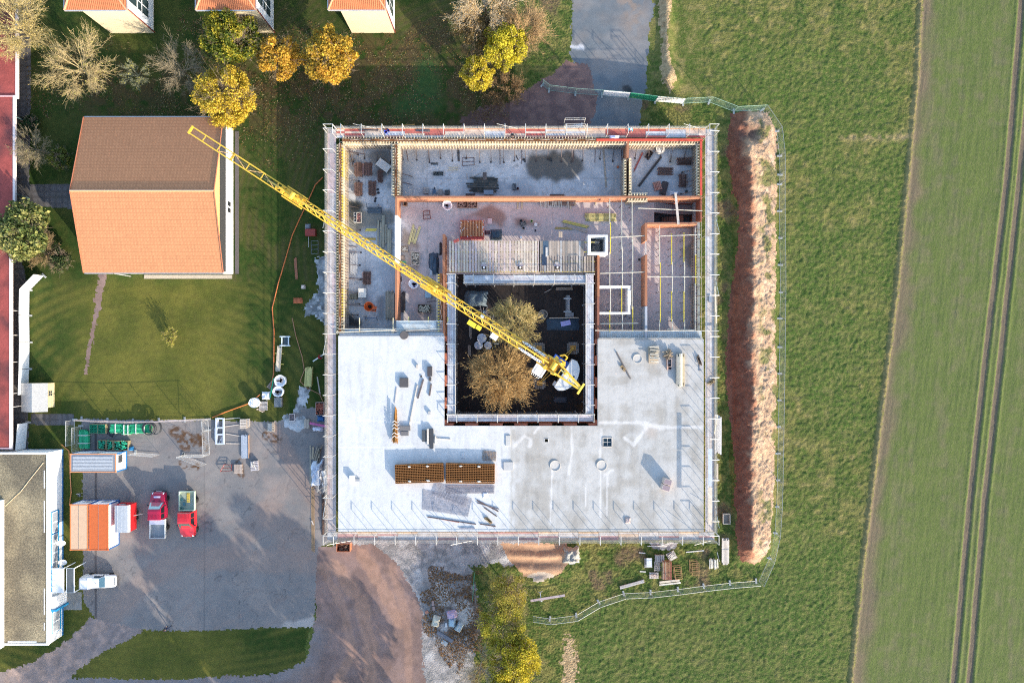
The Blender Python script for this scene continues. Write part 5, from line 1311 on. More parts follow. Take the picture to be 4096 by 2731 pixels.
# ---- vehicles: smooth lofted bodies
def loft(secs, col, mirror=True):
    """secs: list of (y, [(x,z) half profile from sill to roof centre])"""
    e = MB(); n = len(secs[0][1]); rows = []
    for y, pr_ in secs:
        full = [(-x, z) for x, z in pr_] + [(x, z) for x, z in reversed(pr_)]
        rows.append([(x, y, z) for x, z in full])
    m = len(rows[0]); vs_ = [p for r in rows for p in r]
    fs = [(j*m+i, j*m+i+1, (j+1)*m+i+1, (j+1)*m+i) for j in range(len(rows)-1) for i in range(m-1)]
    fs += [tuple(range(m)), tuple((len(rows)-1)*m + i for i in range(m-1, -1, -1))]
    e.add(vs_, fs, col); return e
def wheel(t, x, y, r=.36):
    s = 1 if x > 0 else -1
    e = MB(); e.tube((x - .11, y, r), (x + .11, y, r), r, (.018, .018, .02), 18); w_ = build('wheel', e, 'rubber', t, True)
    e = MB(); e.tube((x + s * .1, y, r), (x + s * .125, y, r), r * .62, (.35, .36, .38), 14); e.tube((x + s * .12, y, r), (x + s * .135, y, r), .08, (.1, .1, .1), 8); build('rim', e, 'steel', w_)
RED = (.42, .012, .022)
def pickup(label, loc, rz, red, hood_text, bedc, bedz, glassc, logo):
    t = thing('pickup_truck', label, 'pickup truck', loc, rz, 'red crew cab pickups in the yard')
    t['_loc'] = True
    # cab: front at -y
    secs = [(-3.0, [(.55, .45), (.60, .60), (.55, .86), (.30, .92)]), (-2.85, [(.86, .40), (.90, .62), (.84, .98), (.45, 1.04)]), (-2.3, [(.95, .35), (.98, .65), (.92, 1.12), (.5, 1.20)]),
            (-1.75, [(.97, .33), (.99, .70), (.94, 1.25), (.5, 1.36)]), (-1.72, [(.97, .33), (.99, .72), (.95, 1.28), (.52, 1.38)]), (-.95, [(.97, .33), (.99, .80), (.80, 2.02), (.5, 2.06)]),
            (-.75, [(.97, .33), (.99, .80), (.80, 2.07), (.5, 2.12)]), (.35, [(.97, .33), (.99, .80), (.80, 2.09), (.5, 2.14)]), (.42, [(.97, .33), (.99, .80), (.82, 2.02), (.5, 2.06)])]
    e = loft(secs, red); body = build('cab', e, 'car', t, False)
    e = MB(); e.add([(-.82, -1.70, 1.32), (.82, -1.70, 1.32), (.72, -1.0, 2.0), (-.72, -1.0, 2.0)], [(0, 1, 2, 3)], glassc); e.v = [(x, y - .02, z + .025) for x, y, z in e.v]; build('windscreen', e, 'glass', t)
    for s in (-1, 1):
        for y0, y1 in ((-1.15, -.42), (-.30, .30)):
            e = MB(); e.add([(s * .955, y0 - (.2 if y0 < -1 else 0), 1.18), (s * .955, y1, 1.18), (s * .85, y1, 1.85), (s * .85, y0 + (.12 if y0 < -1 else 0), 1.85)], [(0, 1, 2, 3)], (.015, .017, .02)); build('side_window', e, 'glass', t)
        e = MB(); e.box((s * 1.12, -1.35, 1.2), (.22, .12, .26), (.03, .03, .03)); build('mirror', e, 'plastic', t)
        e = MB(); e.lathe((s * .70, -2.78, .80), [(.02, -.02), (.15, .0), (.13, .16), (.04, .24)], (.80, .82, .84), 10, 1, 1.3); build('headlight', e, 'glass', t)
        for y in (-2.1, 1.75): wheel(t, s * .93, y, .34)
    e = MB()
    for i in range(9): e.span(-.66 + i * .165, -.62 + i * .165, -.3, .3, 2.14 - abs(i - 4) * .005, 2.165 - abs(i - 4) * .005, tuple(c * .85 for c in red))
    build('roof_ribs', e, 'car', t)
    e = MB(); e.box((0, -2.98, .38), (1.7, .18, .25), (.05, .05, .055)); e.span(-.35, .35, -3.08, -3.03, .62, .76, (.5, .5, .52)); build('bumper', e, 'plastic', t)
    e = MB(); e.span(-.4, .4, -1.0, -.9, .1, .2, (.05, .05, .05)); e.span(-.42, .42, .4, 3.1, .45, .62, (.06, .06, .06)); build('chassis', e, 'steel', t)
    if hood_text:
        e = MB()
        e.add([(-.46, -2.52, 1.19), (.46, -2.52, 1.19), (.42, -2.30, 1.235), (-.42, -2.30, 1.235)], [(0, 1, 2, 3)], (.70, .62, .80))
        e.v = [(x, y, z + .02) for x, y, z in e.v]; dc = build('bonnet_decal', e, 'paint', t)
        e = MB(); r_ = random.Random(3); x = -.40
        while x < .36:
            w_ = r_.uniform(.03, .06); e.box((x + w_ / 2, -2.41, 1.234), (w_, r_.uniform(.07, .14), .006), (.12, .10, .38)); x += w_ + .022
        build('lettering', e, 'paint', dc)
        for s in (-1, 1): e = MB(); e.box((s * .42, -1.95, 1.335), (.34, .1, .02), (.03, .02, .03)); build('bonnet_vent', e, 'plastic', t)
        e = MB(); e.box((.985, -.75, .8), (.02, .35, .3), (.75, .75, .8)); e.box((.985, .15, .75), (.02, .5, .35), (.6, .4, .45)); build('door_decal', e, 'paint', t)
    # flat bed
    e = MB(); y0, y1 = .52, 3.05; c = bedc
    e.span(-1.0, 1.0, y0, y1, .82, .9, tuple(q * .55 for q in c)); build('bed_floor', e, 'wood' if not hood_text else 'steel', t)
    for nm, a in (('side_board', (-1.02, -.97, y0, y1)), ('side_board', (.97, 1.02, y0, y1)), ('tailgate', (-.97, .97, y1 - .05, y1)), ('head_board', (-.97, .97, y0, y0 + .05))):
        e = MB(); e.span(a[0], a[1], a[2], a[3], .86, 1.25 if nm != 'head_board' else 1.35, c); build(nm, e, 'paint', t)
    if logo: e = MB(); e.span(-.95, .95, y0 + .06, y0 + .68, .9, 1.28, (.55, .60, .70)); build('tool_chest', e, 'steel', t)
    return t
pickup('crimson crew cab pickup facing away from the track, bare grey flatbed behind', (-46.68, -22.85, 0), math.pi, (.36, .010, .045), True, (.50, .54, .56), 0, (.30, .42, .42), True)
t = pickup('bright red crew cab pickup with a pale green flatbed holding tools', (-42.8, -22.75, 0), 0, (.50, .02, .03), False, (.52, .62, .50), 0, (.05, .10, .09), False)
# tools lying in the green bed (things resting on the truck)
bx, by = -42.8, -22.75
e = MB(); e.span(bx - .1, bx + .28, by + 1.55, by + 2.75, .92, .98, (.55, .42, .08))
for k in range(5): e.span(bx - .06, bx + .24, by + 1.65 + k * .23, by + 1.72 + k * .23, .98, 1.0, (.45, .33, .05))
one('screed_ladder', e, 'wood', 'yellow wooden frame lying in the green flatbed of the red pickup', 'frame')
e = MB(); e.path([(bx - .7, by + 1.95, .95), (bx - .1, by + 1.7, 1.0)], .03, (.06, .12, .12), 5); e.lathe((bx - .75, by + 1.95, .92), [(.16, 0), (.16, .08), (.1, .1)], (.10, .26, .24), 10); one('hand_tool', e, 'steel', 'dark tool with a long handle lying in the green flatbed', 'tool')
e = MB(); e.box((bx - .4, by + 1.35, .92), (.32, .4, .16), (.06, .16, .18)); one('tool_box', e, 'plastic', 'small dark teal box on the green flatbed floor', 'box')
e = MB(); e.lathe((bx - .75, by + .8, .92), [(.2, 0), (.2, .12), (.14, .14), (.14, .02)], (.12, .22, .2), 12); one('cable_coil', e, 'rubber', 'coiled cable in the rear corner of the green flatbed beside the cab', 'coil')
e = MB(); e.path([(bx + .45, by + 1.4, .95), (bx + .55, by + 1.9, 1.0), (bx + .75, by + 2.2, .97)], .025, (.5, .55, .55), 5); e.path([(bx + .4, by + 1.2, .95), (bx + .7, by + 1.3, .97), (bx + .6, by + 1.55, .97)], .025, (.55, .58, .58), 5); one('steel_rods', e, 'steel', 'bent pale rods lying at the side of the green flatbed', 'rods')
# white van-like car
t = thing('white_car', 'white panel car with a square rear hood parked by the entrance canopy', 'car', (-54.55, -31.68, 0), math.pi / 2)
t['_loc'] = True
WC = (.72, .75, .78)
secs = [(-2.15, [(.5, .45), (.56, .55), (.50, .72), (.3, .76)]), (-2.0, [(.74, .35), (.78, .55), (.72, .80), (.4, .86)]), (-1.5, [(.80, .28), (.83, .6), (.77, .90), (.4, .98)]), (-.95, [(.82, .26), (.84, .62), (.78, .98), (.42, 1.06)]),
        (-.35, [(.82, .26), (.84, .65), (.62, 1.42), (.4, 1.46)]), (-.2, [(.82, .26), (.84, .65), (.62, 1.46), (.4, 1.50)]), (.55, [(.82, .26), (.84, .65), (.64, 1.50), (.4, 1.54)]), (.75, [(.82, .26), (.84, .75), (.72, 1.62), (.45, 1.70)]), (1.0, [(.82, .26), (.84, .8), (.74, 1.74), (.45, 1.80)]),
        (1.95, [(.82, .26), (.84, .8), (.74, 1.74), (.45, 1.80)]), (2.1, [(.80, .3), (.82, .8), (.72, 1.66), (.45, 1.70)])]
build('body', loft(secs, WC), 'car', t, False)
e = MB(); e.add([(-.68, -.92, 1.06), (.68, -.92, 1.06), (.58, -.38, 1.44), (-.58, -.38, 1.44)], [(0, 1, 2, 3)], (.05, .12, .17)); e.v = [(x, y - .02, z + .03) for x, y, z in e.v]; build('windscreen', e, 'glass', t)
for s in (-1, 1):
    e = MB(); e.add([(s * .805, -.75, .98), (s * .805, .5, 1.0), (s * .67, .35, 1.40), (s * .67, -.3, 1.38)], [(0, 1, 2, 3)], (.02, .05, .07)); build('side_window', e, 'glass', t)
    e = MB(); e.box((s * .92, -.75, .98), (.16, .1, .14), (.05, .05, .06)); build('mirror', e, 'plastic', t)
    e = MB(); e.box((s * .55, -2.03, .62), (.28, .12, .14), (.75, .78, .8)); build('headlight', e, 'glass', t)
    for y in (-1.35, 1.3): wheel(t, s * .78, y, .29)
e = MB(); e.span(-.45, .45, -2.12, -2.02, .76, .84, (.04, .06, .07)); build('grille', e, 'plastic', t)
e = MB()
for a in ((-.66, .66, .98, 1.01), (-.66, .66, 1.97, 2.0), (-.68, -.65, .98, 2.0), (.65, .68, .98, 2.0)): e.span(a[0], a[1], a[2], a[3], 1.775, 1.805, (.30, .30, .40))
build('hood_seam', e, 'plastic', t)
e = MB(); e.span(-.01, .02, .0, .05, 1.53, 1.7, (.05, .05, .05)); build('antenna', e, 'plastic', t)
# ---------------------------------------------------------------- trees and shrubs
def prisms(P0, P1, R0, R1, n=3):
    D = P1 - P0; Ln = np.linalg.norm(D, axis=1, keepdims=True) + 1e-9; D = D / Ln
    up = np.where(np.abs(D[:, 2:3]) > .9, np.array([[1., 0, 0]]), np.array([[0, 0, 1.]]))
    A = np.cross(D, up); A /= np.linalg.norm(A, axis=1, keepdims=True) + 1e-9
    B = np.cross(D, A); m = len(P0); V = np.zeros((m, 2 * n, 3))
    for i in range(n):
        t = 2 * math.pi * i / n
        o = A * math.cos(t) + B * math.sin(t)
        V[:, i] = P0 + o * R0[:, None]; V[:, n + i] = P1 + o * R1[:, None]
    base = (np.arange(m) * 2 * n)[:, None]
    fs = [base + np.array([[i, (i + 1) % n, n + (i + 1) % n, n + i]]) for i in range(n)]
    return V.reshape(-1, 3), np.concatenate(fs, 0)
def rvec(r, n):
    v = r.normal(size=(n, 3)); return v / np.linalg.norm(v, axis=1, keepdims=True)
def tree(label, base, h, cr0, kind, leaf=None, nleaf=0, bark=(.22, .17, .12), seed=0, name='deciduous_tree', cat='tree', ls=(.08, .16), twig=1.0, group=None, cz=.62, squash=.8, lean=(0, 0), lift=.18, dens=None, twigc=None, shift=(0, 0)):
    """base: ground position; crown ellipsoid of radius cr centred at cz*h"""
    r = np.random.default_rng(seed + 500)
    cr = cr0 * 1.12; bx_, by_ = base; g0 = gz(bx_, by_)
    t = thing(name, label, cat, (bx_, by_, g0), 0, group)
    cen = np.array([bx_ + lean[0], by_ + lean[1], g0 + h * cz]); rad = np.array([cr, cr, h * (1 - cz) * 1.0])
    # limbs: from the trunk to points spread over the crown
    n1 = 14 if kind != 'dense' else 8
    trunk_top = np.array([bx_ + lean[0] * .5, by_ + lean[1] * .5, g0 + h * .45])
    b0 = np.array([bx_, by_, g0 - .1])
    segs = [(b0[None], trunk_top[None], np.array([.035 * h * .6]), np.array([.02 * h * .6]))]
    def tips(n, rmin, rmax, zmin):
        d = rvec(r, n * 3); d = d[d[:, 2] > zmin][:n]
        return cen + d * rad * r.uniform(rmin, rmax, (len(d), 1))
    T1 = tips(n1, .45, .7, -.3); S1 = b0 + (trunk_top - b0) * r.uniform(.45, 1, (len(T1), 1))
    segs.append((S1, T1, np.full(len(T1), .011 * h), np.full(len(T1), .005 * h)))
    n2 = int(90 * twig); T2 = tips(n2, .5, 1.0, -.75)
    k = np.argmin(((T2[:, None] - T1[None]) ** 2).sum(-1), 1); S2 = S1[k] + (T1[k] - S1[k]) * r.uniform(.35, .95, (len(T2), 1))
    segs.append((S2, T2, np.full(len(T2), .0042 * h), np.full(len(T2), .002 * h)))
    n3 = int(620 * twig); k = r.integers(0, len(T2), n3); u = r.uniform(.2, 1, (n3, 1)); S3 = S2[k] + (T2[k] - S2[k]) * u
    out = (S3 - cen) / rad; dirn = out / (np.linalg.norm(out, axis=1, keepdims=True) + 1e-6) * .8 + rvec(r, n3) * .75 + np.array([0, 0, .25])
    T3 = S3 + dirn * cr * r.uniform(.16, .36, (n3, 1))
    segs.append((S3, T3, np.full(n3, .011 if kind == 'bare' else .009), np.full(n3, .006)))
    n4 = int((4200 if kind == 'bare' else 900) * twig); k = r.integers(0, n3, n4); u = r.uniform(.2, 1, (n4, 1)); S4 = S3[k] + (T3[k] - S3[k]) * u
    out = (S4 - cen) / rad; dirn = out * .6 + rvec(r, n4) * .8 + np.array([0, 0, .2])
    T4 = S4 + dirn * cr * r.uniform(.08, .2, (n4, 1))
    segs.append((S4, T4, np.full(n4, .011), np.full(n4, .007)))
    def pack(lst, nm, col, var):
        vs_, fs_, cs_ = [], [], []; o = 0
        for a, b, q0, q1, n in lst:
            v, f = prisms(a, b, q0, q1, n); vs_.append(v); fs_.append(f + o); o += len(v)
            c = np.repeat(np.array(col)[None] * r.uniform(1 - var, 1 + var, (len(a), 1)), n, 0)
            # faces are ordered side by side: tile the colours the same way
            c = np.tile(np.array(col)[None] * r.uniform(1 - var, 1 + var, (len(a), 1)), (n, 1)); cs_.append(c)
        V = np.concatenate(vs_) - np.array([bx_, by_, g0])
        return np_mesh(nm, V, np.concatenate(fs_), np.concatenate(cs_), 'bark', t, 'FACE')
    pack([(*segs[0], 8), (*segs[1], 5)], 'trunk', bark, .15)
    pack([(*s, 3) for s in segs[2:]], 'branches' if (kind != 'bare' or nleaf) else 'crown', twigc or bark, .35)
    if nleaf:
        m = nleaf
        if kind == 'bare':
            k = r.integers(0, n4, m); p = S4[k] + (T4[k] - S4[k]) * r.uniform(.3, 1.05, (m, 1)) + r.normal(size=(m, 3)) * .06
        else:
            # lumps of foliage: leaves gather round lump centres near the crown surface, gaps between
            m = int(m * 1.5); nl = int(64 * (dens or 1)); d = rvec(r, nl * 3); d = d[d[:, 2] > -.55][:nl]
            lc = cen + d * rad * r.uniform(.55, .92, (len(d), 1)); lr = cr * r.uniform(.16, .30, len(d))
            k = r.integers(0, len(lc), m); q = rvec(r, m) * (r.random((m, 1)) ** .45)
            p = lc[k] + q * lr[k][:, None] * np.array([1, 1, squash])
        nrm = rvec(r, m); nrm[:, 2] = np.abs(nrm[:, 2]) + .25; nrm /= np.linalg.norm(nrm, axis=1, keepdims=True)
        a = np.cross(nrm, rvec(r, m)); a /= np.linalg.norm(a, axis=1, keepdims=True) + 1e-9; b = np.cross(nrm, a)
        s = r.uniform(ls[0], ls[1], (m, 1))
        V = np.stack([p - a * s, p - b * s * .7 + nrm * s * .15, p + a * s, p + b * s * .7 + nrm * s * .15], 1).reshape(-1, 3) - np.array([bx_, by_, g0])
        cl = np.array(leaf); w_ = fbm(p[:, 0] + p[:, 2], p[:, 1] - p[:, 2], 1.1, 140) * 1.25 - .12 + r.uniform(-.18, .18, m)
        idx = np.clip((w_ * len(cl)).astype(int), 0, len(cl) - 1)
        c = cl[idx] * r.uniform(.7, 1.25, (m, 1))
        np_mesh('crown' if kind != 'bare' else 'leaves', V, np.arange(m * 4).reshape(-1, 4), np.clip(c, 0, .9), 'leaf', t, 'FACE')
    return t
def gv(x, y): return ((x - 1176) * KG, (784 - y) * KG)
GOLD = [(.20, .13, .04), (.34, .23, .07), (.40, .29, .10)]
BRN = (.38, .27, .13)
BG_ = 'bare trees of the upper left lawn'
tree('large beige half-bare tree overhanging the red roof in the top left corner', gv(98, 98), 8.5, 3.7, 'bare', [(.40, .32, .10), (.50, .40, .14), (.34, .27, .08)], 5200, (.42, .34, .17), 1, ls=(.05, .10), group=BG_)
tree('wide nearly leafless tree with long pale branches, right of the corner tree', gv(218, 178), 6.8, 3.9, 'bare', [(.34, .32, .08), (.30, .24, .08)], 1300, (.42, .33, .17), 2, ls=(.05, .10), twig=.7, group=BG_)
tree('small grey-green bare tree with a yellow tuft between the two bare trees', gv(331, 184), 3.4, 1.6, 'bare', [(.22, .24, .09), (.36, .33, .08), (.14, .17, .08)], 700, (.20, .21, .14), 3, ls=(.05, .09), twig=.35, group=BG_)
tree('dark bare tree with thin twigs beside the yellow tree', gv(440, 180), 5.6, 3.1, 'bare', None, 0, (.24, .20, .13), 4, twig=.55, group=BG_)
AUT = 'autumn trees of the upper lawn'
tree('round green and yellow tree in front of the middle house', gv(566, 122), 7.4, 3.3, 'dense', [(.06, .10, .015), (.16, .19, .02), (.34, .30, .025), (.40, .32, .03)], 11000, seed=5, ls=(.10, .18), group=AUT)
tree('bright yellow tree at the corner of the salmon roof', gv(547, 246), 6.8, 3.4, 'dense', [(.40, .29, .03), (.56, .41, .04), (.66, .50, .06), (.48, .33, .035)], 12000, seed=6, ls=(.08, .15), group=AUT, dens=1.3)
tree('orange tree nearer the green tree, narrower of the two', gv(660, 158), 6.4, 2.5, 'dense', [(.24, .20, .03), (.52, .31, .04), (.62, .40, .05), (.54, .30, .045)], 9000, seed=7, ls=(.10, .18), group=AUT)
tree('wide orange tree standing alone below the rightmost house', gv(775, 160), 6.8, 3.15, 'dense', [(.20, .18, .03), (.50, .33, .04), (.62, .41, .05), (.56, .31, .045)], 11000, seed=8, ls=(.10, .18), group=AUT)
CL = 'tree clump left of the gravel road'
tree('tan half-bare birch at the top of the clump left of the gravel road', gv(1117, 52), 9.5, 3.9, 'bare', [(.34, .22, .09), (.44, .30, .13), (.28, .18, .07)], 6500, (.50, .42, .30), 9, ls=(.05, .10), group=CL)
tree('brownish bare bush bordering the gravel road', gv(1200, 105), 6.5, 3.1, 'bare', [(.30, .18, .08), (.36, .24, .11)], 2600, (.34, .23, .12), 10, ls=(.04, .08), twig=1.1, group=CL, name='large_bush', cat='bush')
tree('olive-brown tree on the lawn side of the clump', gv(1095, 95), 6, 2.3, 'dense', [(.10, .08, .03), (.17, .12, .04), (.22, .15, .05)], 4200, seed=11, ls=(.06, .12), group=CL)
tree('lemon yellow tree crown in the middle of the clump', gv(1162, 142), 7.2, 2.6, 'dense', [(.36, .33, .025), (.54, .47, .035), (.62, .54, .05)], 9500, seed=12, ls=(.08, .14), group=CL)
tree('smaller lemon yellow tree at the lower left of the clump', gv(1100, 192), 5.6, 1.9, 'dense', [(.38, .31, .025), (.56, .45, .035), (.64, .52, .05)], 6000, seed=13, ls=(.08, .14), group=CL)
tree('low brown shrub below the lemon yellow trees', gv(1160, 215), 2.2, 2.2, 'bare', [(.26, .15, .06), (.20, .12, .05)], 1500, (.26, .17, .09), 14, ls=(.05, .09), twig=.5, group=CL, name='shrub', cat='shrub')
SH = 'shrubs between the red roof and the salmon roof'
tree('grey bare shrub left of the salmon roof', gv(102, 352), 4.0, 2.2, 'bare', [(.16, .17, .06), (.24, .20, .08)], 900, (.24, .20, .13), 15, ls=(.05, .08), twig=.6, group=SH, name='shrub', cat='shrub')
tree('small yellow-green round bush touching the salmon roof edge', gv(155, 372), 2.6, 1.3, 'dense', [(.05, .09, .02), (.14, .17, .03), (.36, .34, .05)], 2600, seed=16, ls=(.07, .13), group=SH, name='shrub', cat='shrub')
tree('dark green bush on the shaded strip near the path', gv(78, 292), 1.6, 1.2, 'dense', [(.02, .05, .015), (.035, .075, .02)], 1500, seed=17, ls=(.08, .14), group=SH, name='shrub', cat='shrub')
tree('feathery grey-green conifer beside the brick paved path', gv(88, 540), 5.2, 3.3, 'dense', [(.08, .12, .035), (.15, .19, .05), (.28, .29, .09), (.38, .36, .12)], 9000, seed=18, ls=(.06, .30), group=SH, name='conifer', dens=1.6)
tree('brown shrub mixed into the lower side of the conifer', gv(122, 580), 3.2, 1.9, 'bare', [(.26, .17, .07), (.2, .14, .06), (.14, .15, .05)], 1500, (.28, .20, .11), 19, ls=(.05, .10), twig=.6, group=SH, name='shrub', cat='shrub')
tree('dark green shrub along the shaded side of the salmon roof house', gv(150, 600), 2.2, 1.5, 'dense', [(.03, .06, .02), (.07, .10, .03), (.13, .14, .05)], 2200, seed=20, ls=(.07, .15), group=SH, name='shrub', cat='shrub')
tree('tiny yellow-green sapling alone on the open lawn', gv(400, 773), 1.7, 1.0, 'bare', [(.34, .34, .05), (.42, .38, .07)], 900, (.3, .24, .12), 21, ls=(.05, .10), twig=.3, name='sapling', cat='sapling')
CYG = 'courtyard trees'
tree('golden-green half-bare tree in the courtyard under the jib', gv(1182, 745), 9.2, 2.95, 'bare', [(.20, .18, .05), (.34, .28, .09), (.42, .32, .10)], 5200, (.38, .30, .14), 22, ls=(.05, .09), twig=1.3, group=CYG, cz=.55)
tree('rust-coloured bare tree filling the lower left of the courtyard', gv(1150, 860), 7.6, 3.55, 'bare', [(.36, .21, .08), (.44, .28, .11), (.28, .17, .06)], 8500, (.40, .27, .12), 23, ls=(.05, .09), twig=2.0, group=CYG, cz=.5)
HD = 'hedge trees at the bottom edge'
tree('olive-brown tree at the top of the hedge below the building', gv(1165, 1345), 5.0, 2.6, 'dense', [(.22, .22, .04), (.38, .34, .05), (.42, .34, .07)], 6500, seed=24, ls=(.05, .10), group=HD)
tree('mottled olive tree in the middle of the hedge', gv(1150, 1415), 5.2, 2.9, 'dense', [(.24, .26, .03), (.44, .40, .045), (.52, .44, .05)], 7500, seed=25, ls=(.05, .10), group=HD)
tree('bright yellow tree at the bottom of the hedge', gv(1185, 1495), 6.2, 3.2, 'dense', [(.30, .28, .025), (.52, .44, .035), (.64, .53, .05)], 11000, seed=26, ls=(.07, .13), group=HD)
tree('yellow-green tree cut by the bottom edge right of the bare one', gv(1165, 1570), 6.0, 2.9, 'dense', [(.30, .30, .025), (.50, .44, .035), (.60, .52, .05)], 8000, seed=27, ls=(.07, .13), group=HD)
tree('pale leafless tree spreading over the gravel beside the hedge', gv(1105, 1520), 4.2, 2.9, 'bare', None, 0, (.42, .34, .24), 28, twig=.45, group=HD)
# the wood that closes the view to the south, just below the frame
r_ = random.Random(11)
for i, (x, y, h) in enumerate(((-46, -64, 12), (-37, -60, 13), (-28, -66, 14), (-19, -61, 16), (-11, -67, 18), (-4, -61, 16), (-33, -70, 15), (-8, -75, 20), (-66, -56, 9))):
    tree('autumn tree of the row south of the yard, number %s from the west' % ordinal(i), (x, y), h, h * .30, 'dense', [(.12, .11, .03), (.26, .2, .04), (.34, .22, .05)], 3800, seed=40 + i, ls=(.22, .42), group='tree row south of the yard', twig=.4)
# ---------------------------------------------------------------- loose things on the site
def gp(v, z0):  # ground height when z0 is None
    return gz(v.x, v.y) if z0 is None else z0
def PZ(view, x, y, z):
    if z is None:
        p = P(view, x, y, 0); z = gz(p.x, p.y); return P(view, x, y, z)
    return P(view, x, y, z)
TW = (.46, .38, .27); TG = (.38, .34, .29); TY = (.55, .47, .10); TP = (.60, .52, .40)
def lum(view, x0, y0, x1, y1, wd, z, label, col=TW, n=4, lay=1, th=.07, name='timber_stack', cat='timber stack', m='wood', j=.12, grp=None, dz=0.01, short=.12):
    a, b = PZ(view, x0, y0, z), PZ(view, x1, y1, z); d = b - a; d.z = 0; L = d.length; d.normalize(); s = Vector((-d.y, d.x, 0)); e = MB(); w = wd / n
    for l in range(lay):
        for i in range(n):
            o = s * ((i + .5) * w - wd / 2) + Vector((0, 0, dz + th * (l + .5))); q = random.uniform(0, L * short); r = random.uniform(0, L * short)
            e.beam(a + d * q + o, b - d * r + o, w * .9, th * .94, jit(col, j + .08))
    return one(name, e, m, label, cat, grp)
def stick(view, x0, y0, x1, y1, r, z, label, col, m='steel', name='steel_tube', cat='tube', grp=None, dz=None):
    a, b = PZ(view, x0, y0, z), PZ(view, x1, y1, z); e = MB(); u = Vector((0, 0, r + .01 if dz is None else dz))
    e.tube(a + u, b + u, r, col, 6); return one(name, e, m, label, cat, grp)
def plank(view, x0, y0, x1, y1, w, z, label, col=TW, th=.05, name='plank', cat='plank', grp=None, m='wood', dz=.01):
    a, b = PZ(view, x0, y0, z), PZ(view, x1, y1, z); e = MB(); u = Vector((0, 0, dz + th / 2)); e.beam(a + u, b + u, w, th, jit(col, .05)); return one(name, e, m, label, cat, grp)
def rack(view, x0, y0, x1, y1, z, label, axis='y', grp='racks of steel props', n=11, col=(.17, .105, .09)):
    a, b = PZ(view, x0, y0, z), PZ(view, x1, y1, z); xa, xb, ya, yb = min(a.x, b.x), max(a.x, b.x), min(a.y, b.y), max(a.y, b.y); z0 = a.z
    t = thing('prop_rack', label, 'prop rack', ((xa + xb) / 2, (ya + yb) / 2, z0), 0, grp)
    e = MB()
    for l in range(3):
        for i in range(n):
            f = (i + .5) / n; k = random.uniform(-.12, .12); zz = z0 + .22 + .1 * l
            if axis == 'y': e.tube((xa + f * (xb - xa), ya + k, zz), (xa + (f + random.uniform(-.03, .03)) * (xb - xa), yb + k, zz), .035, jit(col, .35), 5)
            else: e.tube((xa + k, ya + f * (yb - ya), zz), (xb + k, ya + (f + random.uniform(-.03, .03)) * (yb - ya), zz), .035, jit(col, .35), 5)
    build('steel_props', e, 'rust', t)
    e = MB(); c = (.16, .08, .07)
    for x in (xa - .02, xb + .02):
        for f in (.12, .88):
            y = ya + f * (yb - ya); e.tube((x, y, z0), (x, y, z0 + .75), .03, c, 5)
        e.tube((x, ya + .12 * (yb - ya), z0 + .6), (x, ya + .88 * (yb - ya), z0 + .6), .025, c, 4)
    for f in (.12, .88): e.tube((xa, ya + f * (yb - ya), z0 + .1), (xb, ya + f * (yb - ya), z0 + .1), .03, c, 4)
    build('rack_frame', e, 'rust', t); return t
def pal(view, x, y, z, label, rz=0, col=TG, lx=1.2, ly=.8, lay=1, slats=6, grp=None, top=None):
    p = PZ(view, x, y, z); t = thing('pallet', label, 'pallet', tuple(p), rz, grp); t['_loc'] = True
    e = MB()
    for l in range(lay):
        o = l * .145
        for q in (-1, 0, 1): e.box((0, q * (ly / 2 - .06), o + .022), (lx, .1, .08), jit(col, .1))
        for i in range(slats): e.box(((i + .5) / slats * lx - lx / 2, 0, o + .105), (lx / slats * .68, ly, .025), jit(col, .18))
    build('slats', e, 'wood', t)
    if top:
        e = MB(); h = lay * .145
        for k in range(top[1]): e.beam((random.uniform(-.3, .3) - .25 * lx, random.uniform(-.35, .35) * ly, h + .03 + .03 * (k % 3)), (random.uniform(.1, .5) * lx, random.uniform(-.35, .35) * ly, h + .04 + .03 * (k % 3)), .09, .05, jit(top[0], .2))
        o = build('offcuts', e, 'wood', None); o.location = t.location; o.rotation_euler = t.rotation_euler; tag(o, 'timber offcuts heaped on the ' + label.split(',')[0][:60], 'offcuts')
    return t
def bag(view, x, y, r, z, label, inner=None, col=(.76, .77, .80), h=.8, sx=1, grp='white bulk bags', rz=0):
    p = PZ(view, x, y, z); t = thing('bulk_bag', label, 'bulk bag', tuple(p), 0, grp); e = MB()
    pr = [(r * .8, 0), (r * .97, h * .25), (r, h * .6), (r * .93, h * .95), (r * 1.02, h * 1.08), (r * .85, h * 1.02)]
    pr += [(r * .75, h * .8), (.02, h * .75)] if inner else [(r * .45, h * 1.12), (.02, h * 1.2)]
    e.lathe(tuple(p), pr, col, 18, sx, 1, False, .07, rz); build('sack', e, 'cloth', t)
    if inner:
        e = MB()
        for k in range(9): a = random.uniform(0, 6.28); q = random.uniform(0, .5) * r; e.box((p.x + q * math.cos(a), p.y + q * math.sin(a), p.z + h * .7), (r * .45, r * .3, .2), jit(inner, .4), a)
        build('contents', e, 'rust', t)
    else:
        for k in range(3): e = MB(); a = random.uniform(0, 6.28); e.path([p + Vector((r * .8 * math.cos(a), r * .8 * math.sin(a), h)), p + Vector((r * .6 * math.cos(a + .5), r * .6 * math.sin(a + .5), h * 1.35)), p + Vector((r * .3 * math.cos(a + 1), r * .3 * math.sin(a + 1), h * 1.15))], .035, col, 5); build('lifting_loop', e, 'cloth', t)
    return t
